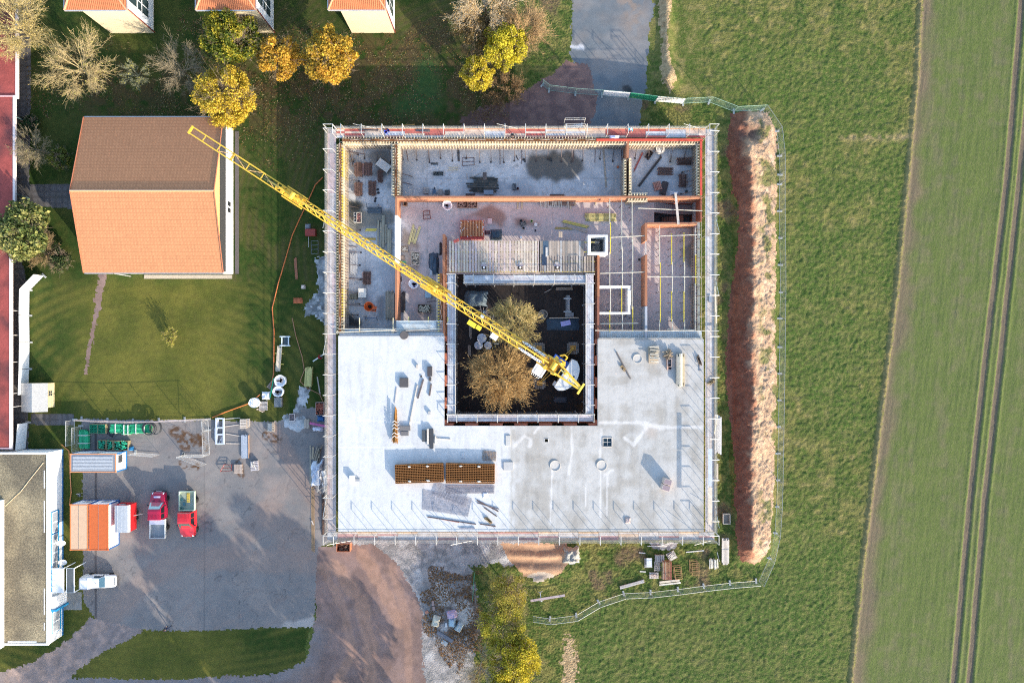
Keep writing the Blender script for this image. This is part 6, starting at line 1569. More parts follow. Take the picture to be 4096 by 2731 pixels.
def obox(view, x0, y0, x1, y1, h, z, label, col, inner=None, name='crate', cat='crate', m='wood', grp=None, rz=0, wall=.05, n=26, lid=None):
    a, b = PZ(view, x0, y0, z), PZ(view, x1, y1, z); c = (a + b) / 2; lx, ly = abs(b.x - a.x), abs(b.y - a.y)
    t = thing(name, label, cat, tuple(c), rz, grp); t['_loc'] = True; e = MB()
    e.box((0, 0, 0), (lx, ly, .06), tuple(q * .6 for q in col))
    for s in (-1, 1): e.box((s * (lx - wall) / 2, 0, .06), (wall, ly, h - .06), jit(col, .08)); e.box((0, s * (ly - wall) / 2, .06), (lx - 2 * wall, wall, h - .06), jit(col, .08))
    build('walls', e, m, t)
    if lid: e = MB(); e.box((0, 0, h + .002), (lx * .97, ly * .97, .04), lid); build('lid', e, 'cloth', t)
    if inner:
        e = MB()
        for k in range(n):
            x, y, q = random.uniform(-.4, .4) * lx, random.uniform(-.4, .4) * ly, random.uniform(0, 3.1); L = min(lx, ly) * random.uniform(.12, .28)
            e.beam((x - L * math.cos(q) * .8, y - L * math.sin(q) * .8, h * .6 + random.uniform(0, .25 * h)), (x + L * math.cos(q) * .8, y + L * math.sin(q) * .8, h * .6 + random.uniform(0, .3 * h)), .11, .07, jit(inner, .4))
        build('contents', e, m, t)
    return t
def bucket(view, x, y, r, z, label, col, h=.35, inner=(.05, .05, .05), grp=None, name='bucket', cat='bucket'):
    p = PZ(view, x, y, z); t = thing(name, label, cat, tuple(p), 0, grp); e = MB()
    e.lathe(tuple(p), [(r * .8, 0), (r, h), (r * .9, h), (r * .78, h * .5), (.01, h * .5)], col, 14, cap=False); build('shell', e, 'plastic', t)
    e = MB(); e.lathe((p.x, p.y, p.z + h * .52), [(r * .78, 0), (r * .5, .02), (.01, .02)], inner, 12, cap=False); build('filling', e, 'soil', t); return t
def slab(view, x0, y0, x1, y1, h, z, label, col, name='block', cat='block', m='conc', n=1, grp=None, rz=0):
    a, b = PZ(view, x0, y0, z), PZ(view, x1, y1, z); c = (a + b) / 2; lx, ly = abs(b.x - a.x), abs(b.y - a.y); e = MB()
    for i in range(n):
        e.box((c.x, c.y, c.z + .005 + h * i / n), (lx * random.uniform(.93, 1), ly * random.uniform(.93, 1), h / n * .96), jit(col, .12), rz, None, .985)
    return one(name, e, m, label, cat, grp)
def drape(view, x0, y0, x1, y1, h, z, label, col, rz=0, name='tarpaulin', cat='tarpaulin', seed=0, m='cloth', grp=None, rag=.12, lump=2.2):
    a, b = PZ(view, x0, y0, z), PZ(view, x1, y1, z); c = (a + b) / 2; lx, ly = abs(b.x - a.x), abs(b.y - a.y); r = random.Random(seed); e = MB(); o1, o2 = r.uniform(0, 9), r.uniform(0, 9)
    ca, sa = math.cos(rz), math.sin(rz)
    def fn(u, v):
        X, Y = (u - .5) * lx, (v - .5) * ly
        nn = float(fbm(np.array([X * lump + o1]), np.array([Y * lump + o2]), 1, 150)[0])
        ed = min(u, 1 - u, v, 1 - v)
        k = min(1, ed * 5); zz = c.z + .02 + h * k * (.35 + 1.1 * nn)
        g = 1 + rag * (float(vn(np.array([u * 7 + o2]), np.array([v * 7 + o1]), 155)[0]) - .5) * 2 * (1 - k)
        return (c.x + (X * ca - Y * sa) * g, c.y + (X * sa + Y * ca) * g, zz)
    e.grid(fn, 14, 14, lambda u, v: jit(col, .14)); return one(name, e, m, label, cat, grp, True)
def mats(view, quad, z, label, col, layers=1, h=.02, nu=26, nv=9, r=.011, grp='reinforcing mesh on the roof slab'):
    q = [P(view, x, y, z) for x, y in quad]; e = MB()
    for l in range(layers):
        zz = z + .03 + (h * l / max(1, layers - 1) if layers > 1 else 0); of = Vector((random.uniform(-.03, .03), random.uniform(-.03, .03), zz - z))
        for i in range(nu + 1): f = i / nu; e.beam(q[0].lerp(q[1], f) + of, q[3].lerp(q[2], f) + of, r * 2, r * 2, jit(col, .2))
        for i in range(nv + 1): f = i / nv; e.beam(q[0].lerp(q[3], f) + of + Vector((0, 0, r * 1.8)), q[1].lerp(q[2], f) + of + Vector((0, 0, r * 1.8)), r * 2, r * 2, jit(col, .2))
    return one('reinforcing_mesh', e, 'rust', label, 'rebar mesh', grp)
def frame(view, pts, r, z, label, col, h=0, name='tube_rack', cat='steel frame', grp=None, cross=0, m='steel'):
    q = [PZ(view, x, y, z) + Vector((0, 0, r + .01 + h)) for x, y in pts]; e = MB(); e.path(q + [q[0]], r, col, 5)
    for i in range(cross): f = (i + 1) / (cross + 1); e.tube(q[0].lerp(q[3], f), q[1].lerp(q[2], f), r, col, 5)
    if h:
        for p in q: e.tube(p - Vector((0, 0, h)), p, r, col, 5)
    return one(name, e, m, label, cat, grp)
# ---- west strip room
rack('A', 610, 800, 748, 1050, ZF, 'northernmost rack of rusty props in the west strip, left of two')
rack('A', 775, 800, 925, 1035, ZF, 'rack of rusty props beside the pale slatted panel')
rack('A', 1035, 940, 1115, 1160, ZF, 'narrow rack of props half under the pale slatted panel', n=7)
rack('A', 610, 1165, 745, 1400, ZF, 'left rack of props in the second row of the west strip')
rack('A', 862, 1140, 998, 1400, ZF, 'rack of props with black rubber pads beside it')
rack('C', 612, 135, 758, 380, ZF, 'rack of rusty props north of the two grey bins')
c = [P('A', *q, ZF + .5) for q in ((1065, 697), (1273, 857), (1185, 973), (977, 817))]
e = MB()
for i in range(8): a, b = c[0].lerp(c[1], (i + .1) / 8), c[3].lerp(c[2], (i + .1) / 8); a2 = c[0].lerp(c[1], (i + .9) / 8); e.beam(a.lerp(a2, .5), b + (a2 - a) * .5, .22, .04, jit((.62, .60, .58), .06))
for f in (0.02, .98): e.beam(c[0].lerp(c[3], f) - Vector((0, 0, .06)), c[1].lerp(c[2], f) - Vector((0, 0, .06)), .06, .08, (.7, .7, .7))
for q in c: e.beam(q - Vector((0, 0, .48)), q - Vector((0, 0, .05)), .07, .07, (.5, .48, .45))
one('slatted_platform', e, 'wood', 'pale slatted panel set askew over the damp floor of the west strip', 'panel')
plank('A', 445, 812, 607, 727, .2, ZF, 'short brown plank near the raking props of the west strip', TG)
for i, (x, y) in enumerate(((1022, 1285), (1034, 1345), (982, 1450), (970, 1497))): slab('A', x - 22, y - 18, x + 22, y + 18, .06, ZF, ('black rubber pad nearest the rack of props', 'black rubber pad second from the rack of props', 'black rubber pad next to the lowest one, slightly tilted', 'lowest black rubber pad of the four in the west strip')[i], (.03, .03, .035), 'rubber_pad', 'pad', 'rubber', grp='black rubber pads', rz=.4 * i)
for i, (v, x0, y0, x1, y1, lb) in enumerate((('A', 480, 475, 560, 848, 'loose steel prop lying near the corner of the west strip'), ('A', 455, 582, 788, 636, 'loose prop lying crosswise below the north formwork of the west strip'), ('A', 1530, 470, 1585, 760, 'loose prop slanting from the formwork at the west end of the long north room'), ('A', 1455, 985, 1660, 1048, 'loose prop lying east of the narrow formwork'), ('A', 1425, 1140, 1660, 1195, 'loose prop leaning out from the narrow formwork near the brick wall'), ('A', 1948, 480, 1970, 760, 'loose prop by the west end of the long dark plank'), ('D', 447, 235, 449, 397, 'loose prop in the middle of the long north room'), ('D', 645, 245, 642, 398, 'loose prop left of the large damp patch'), ('D', 1112, 250, 1103, 385, 'loose prop crossing the right part of the damp patch'), ('D', 1302, 245, 1298, 385, 'loose prop right of the damp patch'), ('C', 275, 250, 640, 270, 'long prop pointing from the west formwork to the prop rack'), ('C', 240, 782, 660, 800, 'long prop pointing from the west formwork to the orange skip'), ('C', 1850, 722, 2050, 703, 'short prop on the floor above the offcut crate'), ('B', 300, 1000, 470, 1022, 'short prop near the west formwork beneath the jib'))):
    stick(v, x0, y0, x1, y1, .035, ZF, lb, (.20, .13, .12), 'rust', 'steel_prop', 'prop', 'loose steel props')
lum('B', 975, 305, 680, 305, .9 * .9, ZF, 'dark blue-grey steel frames stacked by the damp corner', (.10, .13, .16), 7, 3, .06, 'frame_stack', 'frame stack', 'steel')
frame('B', [(680, 190), (910, 200), (910, 262), (680, 258)], .03, ZF, 'thin steel frame standing behind the dark frame stack', (.18, .19, .2), .5)
obox('B', 490, 355, 582, 555, .6, ZF, 'pallet box of reddish scrap beside three grey bins', (.45, .42, .38), (.30, .14, .13))
for i, y in enumerate((385, 447, 515)): obox('B', 432, y - 30, 488, y + 30, .5, ZF, ('grey bin at the top of the three beside the scrap box', 'middle grey bin of the three beside the scrap box', 'bottom grey bin of the three beside the scrap box')[i], (.42, .44, .45), None, 'bin', 'bin', 'plastic', 'grey bins')
lum('B', 640, 685, 882, 687, .33, ZF, 'upper yellow girder pair lying on the pale floor of the west strip', TY, 2, 1, .1, 'girder_pair', 'girders', grp='yellow girders on the floor')
lum('B', 640, 862, 870, 865, .28, ZF, 'lower dark yellow girder pair lying on the pale floor of the west strip', (.45, .33, .08), 2, 1, .1, 'girder_pair', 'girders', grp='yellow girders on the floor')
BM = 'long weathered beams in the west strip'
for x0, y0, x1, y1, w_, lb in ((903, 498, 893, 1035, .2, 'leftmost weathered beam of the group crossed by the jib'), (950, 540, 958, 1090, .22, 'mossy weathered beam second from the left under the jib'), (1000, 402, 994, 1030, .38, 'widest and longest pale beam in the west strip'), (1052, 580, 1050, 950, .2, 'short dark green beam right of the widest pale beam')):
    plank('B', x0, y0, x1, y1, w_, ZF, lb, (.30, .29, .23), .2, 'timber_baulk', 'beam', BM)
lum('B', 1112, 642, 1112, 1215, .5, ZF, 'bundle of four thin weathered beams beside the white block wall', (.33, .31, .24), 4, 2, .1, grp=BM)
lum('B', 420, 1125, 425, 1585, .95, ZF, 'bundle of pale steel ledgers and dark boards along the west formwork', (.50, .52, .55), 7, 3, .07, 'ledger_bundle', 'ledger bundle', 'steel')
lum('C', 1130, 500, 1132, 1085, 1.15, ZF, 'stack of long weathered beams against the brick wall by the orange skip', (.34, .31, .25), 7, 3, .09, grp=BM)
obox('C', 528, 462, 680, 648, .7, ZF, 'pale lidded grey bin in the west strip', (.36, .40, .42), None, 'storage_bin', 'bin', 'plastic', lid=(.62, .60, .55), grp='grey bins')
lum('C', 432, 568, 430, 680, 1.0, ZF, 'dark slatted crate next to the pale lidded bin', (.13, .14, .12), 7, 5, .09, 'slatted_crate', 'crate')
# orange concrete skip
p = P('C', 745, 820, ZF); t = thing('concrete_skip', 'round orange concrete skip with a spout standing on the floor', 'concrete skip', tuple(p)); OR = (.60, .12, .025)
e = MB(); e.lathe(tuple(p), [(.42, .1), (.55, .5), (.60, 1.15), (.55, 1.15), (.50, .7), (.25, .45)], OR, 20, cap=False); e.lathe(tuple(p), [(.6, 1.1), (.63, 1.1), (.63, 1.18), (.57, 1.18)], OR, 20, cap=False); build('drum', e, 'paint', t)
e = MB(); e.lathe((p.x, p.y, p.z + .42), [(.27, 0), (.15, .03), (.01, .05)], (.04, .035, .03), 14, cap=False); build('residue', e, 'soil', t)
e = MB(); q = P('C', 860, 860, ZF); e.beam(p + Vector((.4, -.1, .5)), q + Vector((.1, .1, .35)), .4, .12, OR); e.beam(p + Vector((.2, -.5, .2)), p + Vector((.75, -.6, .3)), .15, .15, OR); e.tube(p + Vector((.45, .3, 0)), p + Vector((.75, -.6, 0.05)), .05, OR, 6); build('spout', e, 'paint', t)
e = MB()
for k in range(9): a = P('C', 325 + 13 * k, 955 + 14 * k, ZF + .06); e.beam(a, P('C', 372 + 12 * k, 948 + 14 * k, ZF + .06), .04, .03, (.5, .48, .45))
e.beam(P('C', 322, 950, ZF + .03), P('C', 440, 1070, ZF + .03), .05, .04, (.15, .15, .14)); e.beam(P('C', 372, 946, ZF + .03), P('C', 480, 1068, ZF + .03), .05, .04, (.15, .15, .14))
one('ladder', e, 'wood', 'small ladder lying on the black soil in the corner of the west strip', 'ladder')
def trestle(view, a, b, z, label, col, h=.6):
    e = MB(); pa, pb = PZ(view, *a, z), PZ(view, *b, z); d = (pb - pa).normalized(); s = Vector((-d.y, d.x, 0)); zz = Vector((0, 0, h))
    e.beam(pa + zz, pb + zz, .08, .06, col)
    for p_ in (pa, pb):
        for q in (-1, 1): e.beam(p_ + zz, p_ + s * (.3 * q) + d * random.uniform(-.05, .05), .05, .05, col)
        e.beam(p_ + s * -.2 + Vector((0, 0, .2)), p_ + s * .2 + Vector((0, 0, .2)), .04, .04, col)
    return one('trestle', e, 'steel', label, 'trestle')
trestle('C', (660, 1040), (880, 1040), ZF, 'blue-grey steel trestle south of the orange skip', (.10, .15, .22))
plank('C', 620, 1000, 640, 1010, .1, ZF, 'small offcut beside the blue-grey trestle', TG)
lum('C', 1395, 518, 1393, 925, .5, ZF, 'dark bundle of boards against the east side of the brick wall', (.07, .06, .06), 5, 3, .09)
# ---- room between the brick wall and the courtyard
obox('C', 1682, 772, 1928, 935, .5, ZF, 'wide crate of pale offcuts near the courtyard corner', (.26, .20, .17), (.50, .46, .36), n=46)
obox('C', 1822, 505, 1948, 648, .5, ZF, 'blue-grey lidded box under the crane jib', (.25, .33, .40), None, 'lidded_box', 'box', 'plastic', lid=(.30, .42, .50))
bag('C', 1602, 380, .62, ZF, 'open white bulk bag directly under the crane jib', (.05, .045, .10))
stick('C', 1950, 265, 2030, 415, .03, ZF, 'dark rod slanting on the floor by the rebar wall', (.05, .05, .05))
drape('C', 1292, 225, 1360, 330, .2, ZF, 'dark tangle of hose against the brick wall', (.10, .08, .08), name='hose_pile', cat='hose')
bag('B', 2262, 225, .62, ZF, 'open white bulk bag below the long brick wall', (.12, .12, .16))
frame('B', [(1785, 330), (1905, 320), (1930, 470), (1795, 488)], .05, ZF, 'low red-brown steel stand on the pink floor', (.16, .06, .06), .25, 'steel_stand', 'stand', None, 1)
for x0, y0, x1, y1, lb in ((1602, 560, 1490, 988, 'leftmost of three yellowish battens on the damp floor'), (1628, 662, 1562, 930, 'middle and shortest of three yellowish battens'), (1733, 572, 1595, 985, 'rightmost of three yellowish battens')): lum('B', x0, y0, x1, y1, .3, ZF, lb, (.55, .48, .24), 2, 1, .08, 'battens', 'battens', grp='yellowish battens on the damp floor')
pal('B', 1405, 1060, ZF, 'old pallet with broken wood against the white block wall', 0, (.34, .26, .20), 1.1, .8, 1, 8, top=((.5, .46, .40), 7))
obox('B', 1550, 1125, 1708, 1380, .45, ZF, 'tall crate filled with pale offcuts beside the jib', (.52, .48, .43), (.42, .38, .31), n=40)
drape('B', 1890, 1130, 2085, 1560, .5, ZF, 'dark blue tarpaulin over boards beside the brick stub wall', (.05, .085, .125), seed=3)
lum('B', 1912, 1155, 1912, 1420, .28, ZF, 'dark board stack sticking out of the blue tarpaulin', (.04, .06, .09), 2, 3, .08)
drape('C', 1895, 60, 1975, 215, .35, ZF, 'crumpled whitish bag next to the blue tarpaulin', (.50, .55, .60), seed=5, name='crumpled_bag', cat='bag')
stick('B', 1322, 1295, 1448, 1320, .06, ZF, 'short bright green pipe beside the white block wall', (.02, .42, .16), 'plastic', 'plastic_pipe', 'pipe')
frame('B', [(1465, 1380), (1640, 1420), (1645, 1500), (1480, 1470)], .03, ZF, 'grey tubular frame standing by the jib', (.4, .4, .4), .4)
drape('B', 1320, 1180, 1420, 1275, .25, ZF, 'brown sack slumped against the white block wall', (.33, .24, .18), seed=7, name='sack', cat='sack')
obox('B', 1398, 142, 1472, 228, .5, ZF, 'small brown wooden box by the doorway of the long brick wall', (.30, .20, .14), None, 'box', 'box')
drape('B', 2095, 930, 2140, 1180, .5, ZF, 'black cable drums heaped against the brick stub wall', (.03, .03, .035), name='cable_heap', cat='cable')
# ---- long north room
plank('D', 72, 228, 79, 372, .28, ZF, 'long dark plank below the north formwork', (.05, .06, .075), .06)
frame('D', [(110, 342), (215, 340), (218, 405), (112, 412)], .03, ZF, 'thin rusty frame lying in the long north room', (.16, .09, .08), 0, cross=1, m='rust')
slab('D', 895, 342, 912, 373, .3, ZF, 'black bin standing on the large damp patch', (.025, .03, .035), 'bin', 'bin', 'plastic')
slab('D', 650, 349, 671, 366, .2, ZF, 'black box left of the damp patch', (.03, .03, .03), 'box', 'box', 'plastic')
stick('D', 590, 315, 612, 363, .05, ZF, 'short black tube left of the damp patch', (.03, .03, .03))
t = thing('timber_stack', 'big stack of dark boards in front of the long brick wall', 'timber stack', tuple(P('D', 300, 590, ZF))); e = MB()
for k in range(13):
    a = P('D', random.uniform(145, 240), 520 + k * 10.5, ZF); b = P('D', random.uniform(395, 440), 520 + k * 10.5, ZF)
    for l in range(3): e.beam(a + Vector((0, 0, .06 + .09 * l)), b + Vector((0, 0, .06 + .09 * l)), .13, .085, jit((.055, .06, .06), .4))
build('boards', e, 'wood', t)
plank('D', 312, 476, 312, 545, .5, ZF, 'short dark board laid across the top of the dark board stack', (.10, .085, .085), .05, dz=.33)
slab('D', 300, 634, 393, 678, .55, ZF, 'grey-blue covered box between the dark stack and the brick wall', (.24, .29, .36), 'covered_box', 'box', 'cloth')
obox('D', 560, 577, 590, 630, .4, ZF, 'dark mortar tub beside a reddish bucket', (.07, .08, .09), (.15, .15, .16), 'mortar_tub', 'tub', 'plastic')
bucket('D', 607, 619, .17, ZF, 'reddish bucket right of the dark mortar tub', (.20, .06, .05), inner=(.03, .03, .04))
pal('A', 1915, 1305, ZF, 'pale pallet standing left of the wheelbarrow', math.pi / 2, (.46, .42, .40), .85, .6, 2, 5)
pal('A', 2178, 1340, ZF, 'grey pallet between the wheelbarrow and a black case', math.pi / 2, (.36, .33, .31), .85, .55, 2, 6)
p = P('A', 2068, 1335, ZF); t = thing('wheelbarrow', 'blue wheelbarrow parked against the long brick wall', 'wheelbarrow', tuple(p)); e = MB(); e.box((p.x, p.y, p.z + .3), (.36, .5, .25), (.07, .12, .19), 0, None, 1.25); build('tray', e, 'paint', t)
e = MB(); e.tube((p.x - .04, p.y + .45, p.z + .18), (p.x + .04, p.y + .45, p.z + .18), .18, (.03, .03, .03), 12); build('wheel', e, 'rubber', t); e = MB()
for s in (-1, 1): e.path([(p.x, p.y + .5, p.z + .2), (p.x + s * .22, p.y - .2, p.z + .3), (p.x + s * .28, p.y - .5, p.z + .45)], .025, (.1, .12, .15), 5)
build('handles', e, 'steel', t)
slab('A', 2255, 1302, 2352, 1388, .45, ZF, 'black case at the foot of the long brick wall', (.05, .055, .06), 'case', 'case', 'plastic')
obox('A', 2050, 965, 2228, 1030, .3, ZF, 'black trough under two pale battens', (.05, .06, .065), (.06, .07, .07), 'trough', 'trough', 'plastic')
drape('A', 1995, 790, 2135, 830, .12, ZF, 'dark tool lying above the two pale battens', (.07, .08, .09), name='tool', cat='tool', seed=9)
plank('D', -12, 433, 74, 431, .12, ZF, 'upper of two pale battens crossing the black trough', (.56, .48, .34), dz=.32); plank('D', -20, 457, 72, 453, .12, ZF, 'lower of two pale battens crossing the black trough', (.56, .48, .34), dz=.32)
plank('D', 210, 510, 270, 478, .1, ZF, 'short batten northwest of the dark board stack', (.42, .38, .34)); plank('D', 150, 480, 156, 535, .1, ZF, 'short upright batten left of the dark board stack', (.4, .36, .34))
drape('D', 140, 658, 225, 680, .25, ZF, 'dark sack against the brick wall left of the dark stack', (.08, .07, .08), name='sack', cat='sack', seed=12)
lum('D', 885, 674, 1025, 674, .25, ZF, 'row of dark boards along the north face of the long brick wall', (.14, .10, .10), 3, 2, .06)
plank('E', 85, 245, 114, 640, .22, ZF, 'long brown plank standing alone at the east end of the long north room', (.34, .30, .25))
slab('E', 222, 422, 245, 445, .12, ZF, 'single red brick on the floor of the long north room', (.45, .13, .06), 'brick', 'brick', 'plastic')
# ---- along the south face of the long brick wall
obox('D', 68, 732, 158, 793, .5, ZF, 'left of two brown slatted crates below the long brick wall', (.30, .20, .16), (.22, .17, .15), grp='brown crates below the brick wall'); obox('D', 162, 732, 246, 793, .5, ZF, 'right of two brown slatted crates below the long brick wall', (.32, .22, .17), (.22, .17, .15), grp='brown crates below the brick wall')
lum('D', 875, 752, 1115, 762, .35, ZF, 'dark beam on a row of small trestle legs below the long brick wall', (.24, .17, .14), 2, 2, .1)
for i, x in enumerate((812, 842, 866, 903, 925, 943, 968, 986, 1048)):
    e = MB(); a, b = P('D', x, 735, ZF), P('D', x + random.uniform(-6, 4), 778 + (i % 3) * 6, ZF); e.beam(a + Vector((0, 0, .5)), b + Vector((0, 0, .03)), .07, .05, (.55, .53, .47)); e.beam(a + Vector((.18, 0, .5)), b + Vector((.22, 0, .03)), .07, .05, (.55, .53, .47)); e.beam(a + Vector((0, 0, .5)), a + Vector((.18, 0, .5)), .06, .05, (.55, .53, .47))
    one('trestle_horse', e, 'wood', 'pale trestle leg leaning on the dark beam below the long brick wall', 'trestle leg', 'pale trestle legs below the brick wall')
for i, (x, y0, y1) in enumerate(((1082, 715, 800), (1123, 715, 768), (1306, 715, 762), (608, 735, 802), (645, 738, 800))): plank('D', x, y0, x - 2, y1, .2, ZF, ('tall cream board propped at the end of the trestle legs', 'shorter board propped right of the tall cream board', 'brown board propped on the brick wall above the yellow girders', 'left of two pale battens below the wall opening', 'right of two pale battens below the wall opening')[i], (.50, .45, .32), .06)
# red tile stack
c = P('DK', 272, 122, ZF); t = thing('tile_stack', 'pallet of orange ridge tiles wrapped in white film with a red base', 'tile stack', tuple(c)); a, b = P('DK', 128, 12, ZF), P('DK', 415, 240, ZF); e = MB()
e.span(a.x, b.x, b.y, a.y, ZF, ZF + .55, (.55, .06, .05)); build('crate_base', e, 'paint', t); e = MB()
for i in range(8): x = a.x + (i + .5) * (b.x - a.x) / 8; e.tube((x, b.y + .3, ZF + .62), (x, a.y - .08, ZF + .62), .16, jit((.46, .20, .08), .15), 8)
build('ridge_tiles', e, 'plastic', t); e = MB()
for k in range(26):
    x = random.choice((a.x + .08, b.x - .1, random.uniform(a.x, b.x))); y = random.uniform(b.y + .3, a.y); e.beam((x, y, ZF + .78), (x + random.uniform(-.15, .15), y + random.uniform(-.25, .25), ZF + .8), .06, .02, (.8, .76, .74))
build('torn_film', e, 'cloth', t)
slab('DK', 42, 240, 112, 270, .3, ZF + 2.62, 'small red and white box at the corner of the pale deck', (.55, .10, .07), 'box', 'box', 'plastic', rz=.35)
slab('DK', 458, -15, 515, 55, .3, ZF, 'white and red printed bag north of the dark tarpaulin heap', (.68, .50, .48), 'cement_bag', 'bag', 'cloth')
drape('DK', 495, 118, 635, 250, .8, ZF, 'dark blue-grey tarpaulin heap right of the tile stack', (.055, .085, .115), seed=15, rag=.05)
drape('DK', 425, 130, 490, 180, .15, ZF, 'loops of dark hose beside the tarpaulin heap', (.12, .06, .07), name='hose', cat='hose', seed=16)
bucket('DK', 868, 14, .16, ZF, 'black bucket above the mortar tub on the pink floor', (.06, .07, .08)); bucket('DK', 898, 104, .16, ZF, 'black bucket below the mortar tub on the pink floor', (.06, .07, .08))
obox('DK', 855, 25, 928, 72, .35, ZF, 'tilted mortar tub between two black buckets', (.12, .12, .12), (.20, .17, .15), 'mortar_tub', 'tub', 'plastic', rz=.5)
bucket('DK', 997, 17, .15, ZF, 'lime green can right of the mortar tub', (.35, .62, .08), name='can', cat='can'); slab('DK', 1028, 38, 1066, 78, .2, ZF, 'white folded sheet on the floor right of the mortar tub', (.68, .66, .64), 'folded_sheet', 'sheet', 'cloth', rz=-.2); slab('DK', 1033, 118, 1053, 143, .05, ZF, 'small black pad north of the pale deck', (.04, .035, .05), 'rubber_pad', 'pad', 'rubber')
lum('t21', 650, 380, 935, 384, 1.0, ZF, 'wide stack of yellow and grey girders north of the lift shaft', (.46, .42, .17), 6, 3, .1, 'girder_stack', 'girder stack')
lum('t21', 425, 408, 705, 474, .38, ZF, 'yellow-green girder lying slantwise left of the girder stack', (.46, .42, .12), 2, 1, .14, 'girder', 'girder'); lum('t21', 440, 442, 690, 516, .3, ZF, 'grey beam parallel to the slanting yellow-green girder', (.36, .32, .28), 2, 1, .12, 'timber_baulk', 'beam')
lum('t21', 378, 476, 545, 482, .3, ZF, 'short ochre girder left of the slanting grey beam', (.42, .34, .14), 2, 1, .1, 'girder', 'girder'); lum('t21', 422, 535, 422, 590, .5, ZF, 'two short boards sticking out north of the weathered deck', (.36, .28, .21), 2, 1, .05, 'boards', 'boards', dz=2.68)
bucket('G', 317, 338, .2, ZF, 'grey drain inlet on the floor beside the east brick wall', (.4, .38, .36), .12, (.05, .04, .04), name='drain_inlet', cat='drain')
slab('G', 209, 728, 223, 742, .25, ZF, 'black box south of the white wall frame', (.03, .03, .035), 'box', 'box', 'plastic')
# ---- north east room
bag('E', 657, 268, .6, ZF, 'translucent plastic bulk bag against the north wall of the north east room', None, (.58, .55, .50), .9)
lum('E', 690, 312, 442, 636, .3, ZF, 'long dark rail lying diagonally across the north east room', (.055, .05, .05), 2, 2, .08, 'steel_rail', 'rail', 'steel')
lum('E', 492, 275, 395, 480, .22, ZF, 'red and grey rail left of the long dark rail', (.32, .08, .07), 2, 1, .1, 'steel_rail', 'rail', 'paint')
obox('E', 525, 268, 578, 352, .25, ZF, 'open dark tool tray tilted on the floor of the north east room', (.10, .07, .06), (.06, .05, .05), 'tool_tray', 'tray', 'steel', rz=-.6)
rack('E', 838, 342, 985, 420, ZF, 'rack of rusty props nearest the east wall of the north east room', 'x', n=7); rack('E', 640, 440, 788, 522, ZF, 'rack of props in the middle of the north east room', 'x', n=7); rack('E', 852, 505, 930, 640, ZF, 'upright rack of props right of the reddish pallet', n=7)
pal('E', 637, 628, ZF, 'reddish pallet beside a sheaf of dark props', .25, (.46, .22, .17), 1.0, 1.1, 2, 5)
lum('E', 722, 580, 685, 722, .85, ZF, 'sheaf of dark props leaning beside the reddish pallet', (.09, .07, .07), 9, 3, .07, 'prop_bundle', 'prop bundle', 'rust')
drape('E', 762, 682, 868, 724, .35, ZF, 'crumpled clear plastic sheet by the brick wall of the north east room', (.58, .60, .68), seed=21, name='plastic_sheet', cat='plastic sheet')
stick('E', 980, 415, 1008, 452, .03, ZF, 'short pale stick right of the upper prop rack', (.62, .56, .48), 'wood', 'stick', 'stick'); plank('E', 965, 634, 1028, 582, .15, ZF, 'short grey plank near the east wall of the north east room', (.36, .34, .32)); slab('E', 922, 668, 948, 692, .15, ZF, 'small black tool box below the upright prop rack', (.04, .05, .055), 'box', 'box', 'plastic', rz=.6)
for i, (x0, y0, x1, y1) in enumerate(((75, 240, 280, 232), (270, 240, 275, 390))): stick('E', x0, y0, x1, y1, .05, ZF, ('dark pole lying along the north formwork beside the long brown plank', 'dark prop standing by the brick wall stub of the north east room')[i], (.12, .08, .08), 'rust')
# ---- on the roof slab
RS = 'dark paver stacks on the roof slab'
slab('t12', 1287, 247, 1368, 334, .3, ZS, 'wide stack of dark pavers alone on the white slab', (.09, .085, .09), 'paver_stack', 'paver stack', 'conc', 3, RS); slab('t12', 1537, 147, 1580, 235, .35, ZS, 'tall dark paver stack closest to the courtyard', (.07, .065, .07), 'paver_stack', 'paver stack', 'conc', 3, RS); slab('t12', 1549, 245, 1572, 277, .25, ZS, 'small dark block below the tall paver stack', (.06, .06, .065), grp=RS)
slab('t12', 1287, 677, 1386, 720, .25, ZS, 'dark paver pair right of the tied rebar bundle, upper one', (.16, .155, .16), 'paver_stack', 'paver stack', 'conc', 2, RS); slab('t12', 1297, 727, 1370, 766, .2, ZS, 'dark paver with a pale arc right of the tied rebar bundle, lower one', (.15, .145, .15), 'paver_stack', 'paver stack', 'conc', 2, RS); slab('t12', 1490, 712, 1530, 820, .3, ZS, 'dark paver stack left of the pale board', (.08, .09, .10), 'paver_stack', 'paver stack', 'conc', 3, RS); slab('t12', 1556, 700, 1591, 880, .35, ZS, 'longest narrow dark stack right of the pale board', (.05, .055, .065), 'paver_stack', 'paver stack', 'conc', 3, RS)
plank('t12', 1543, 702, 1543, 838, .24, ZS, 'pale board standing between two dark paver stacks', (.60, .56, .50), .4); plank('t12', 1500, 262, 1450, 432, .2, ZS, 'dark beam slanting on the white slab, left of two', (.10, .09, .10), .15); plank('t12', 1570, 305, 1555, 408, .2, ZS, 'short dark beam near the courtyard, right of two', (.10, .09, .10), .15); plank('t12', 1448, 312, 1376, 672, .14, ZS, 'long thin pale plank slanting across the white slab', (.60, .55, .48), .12)
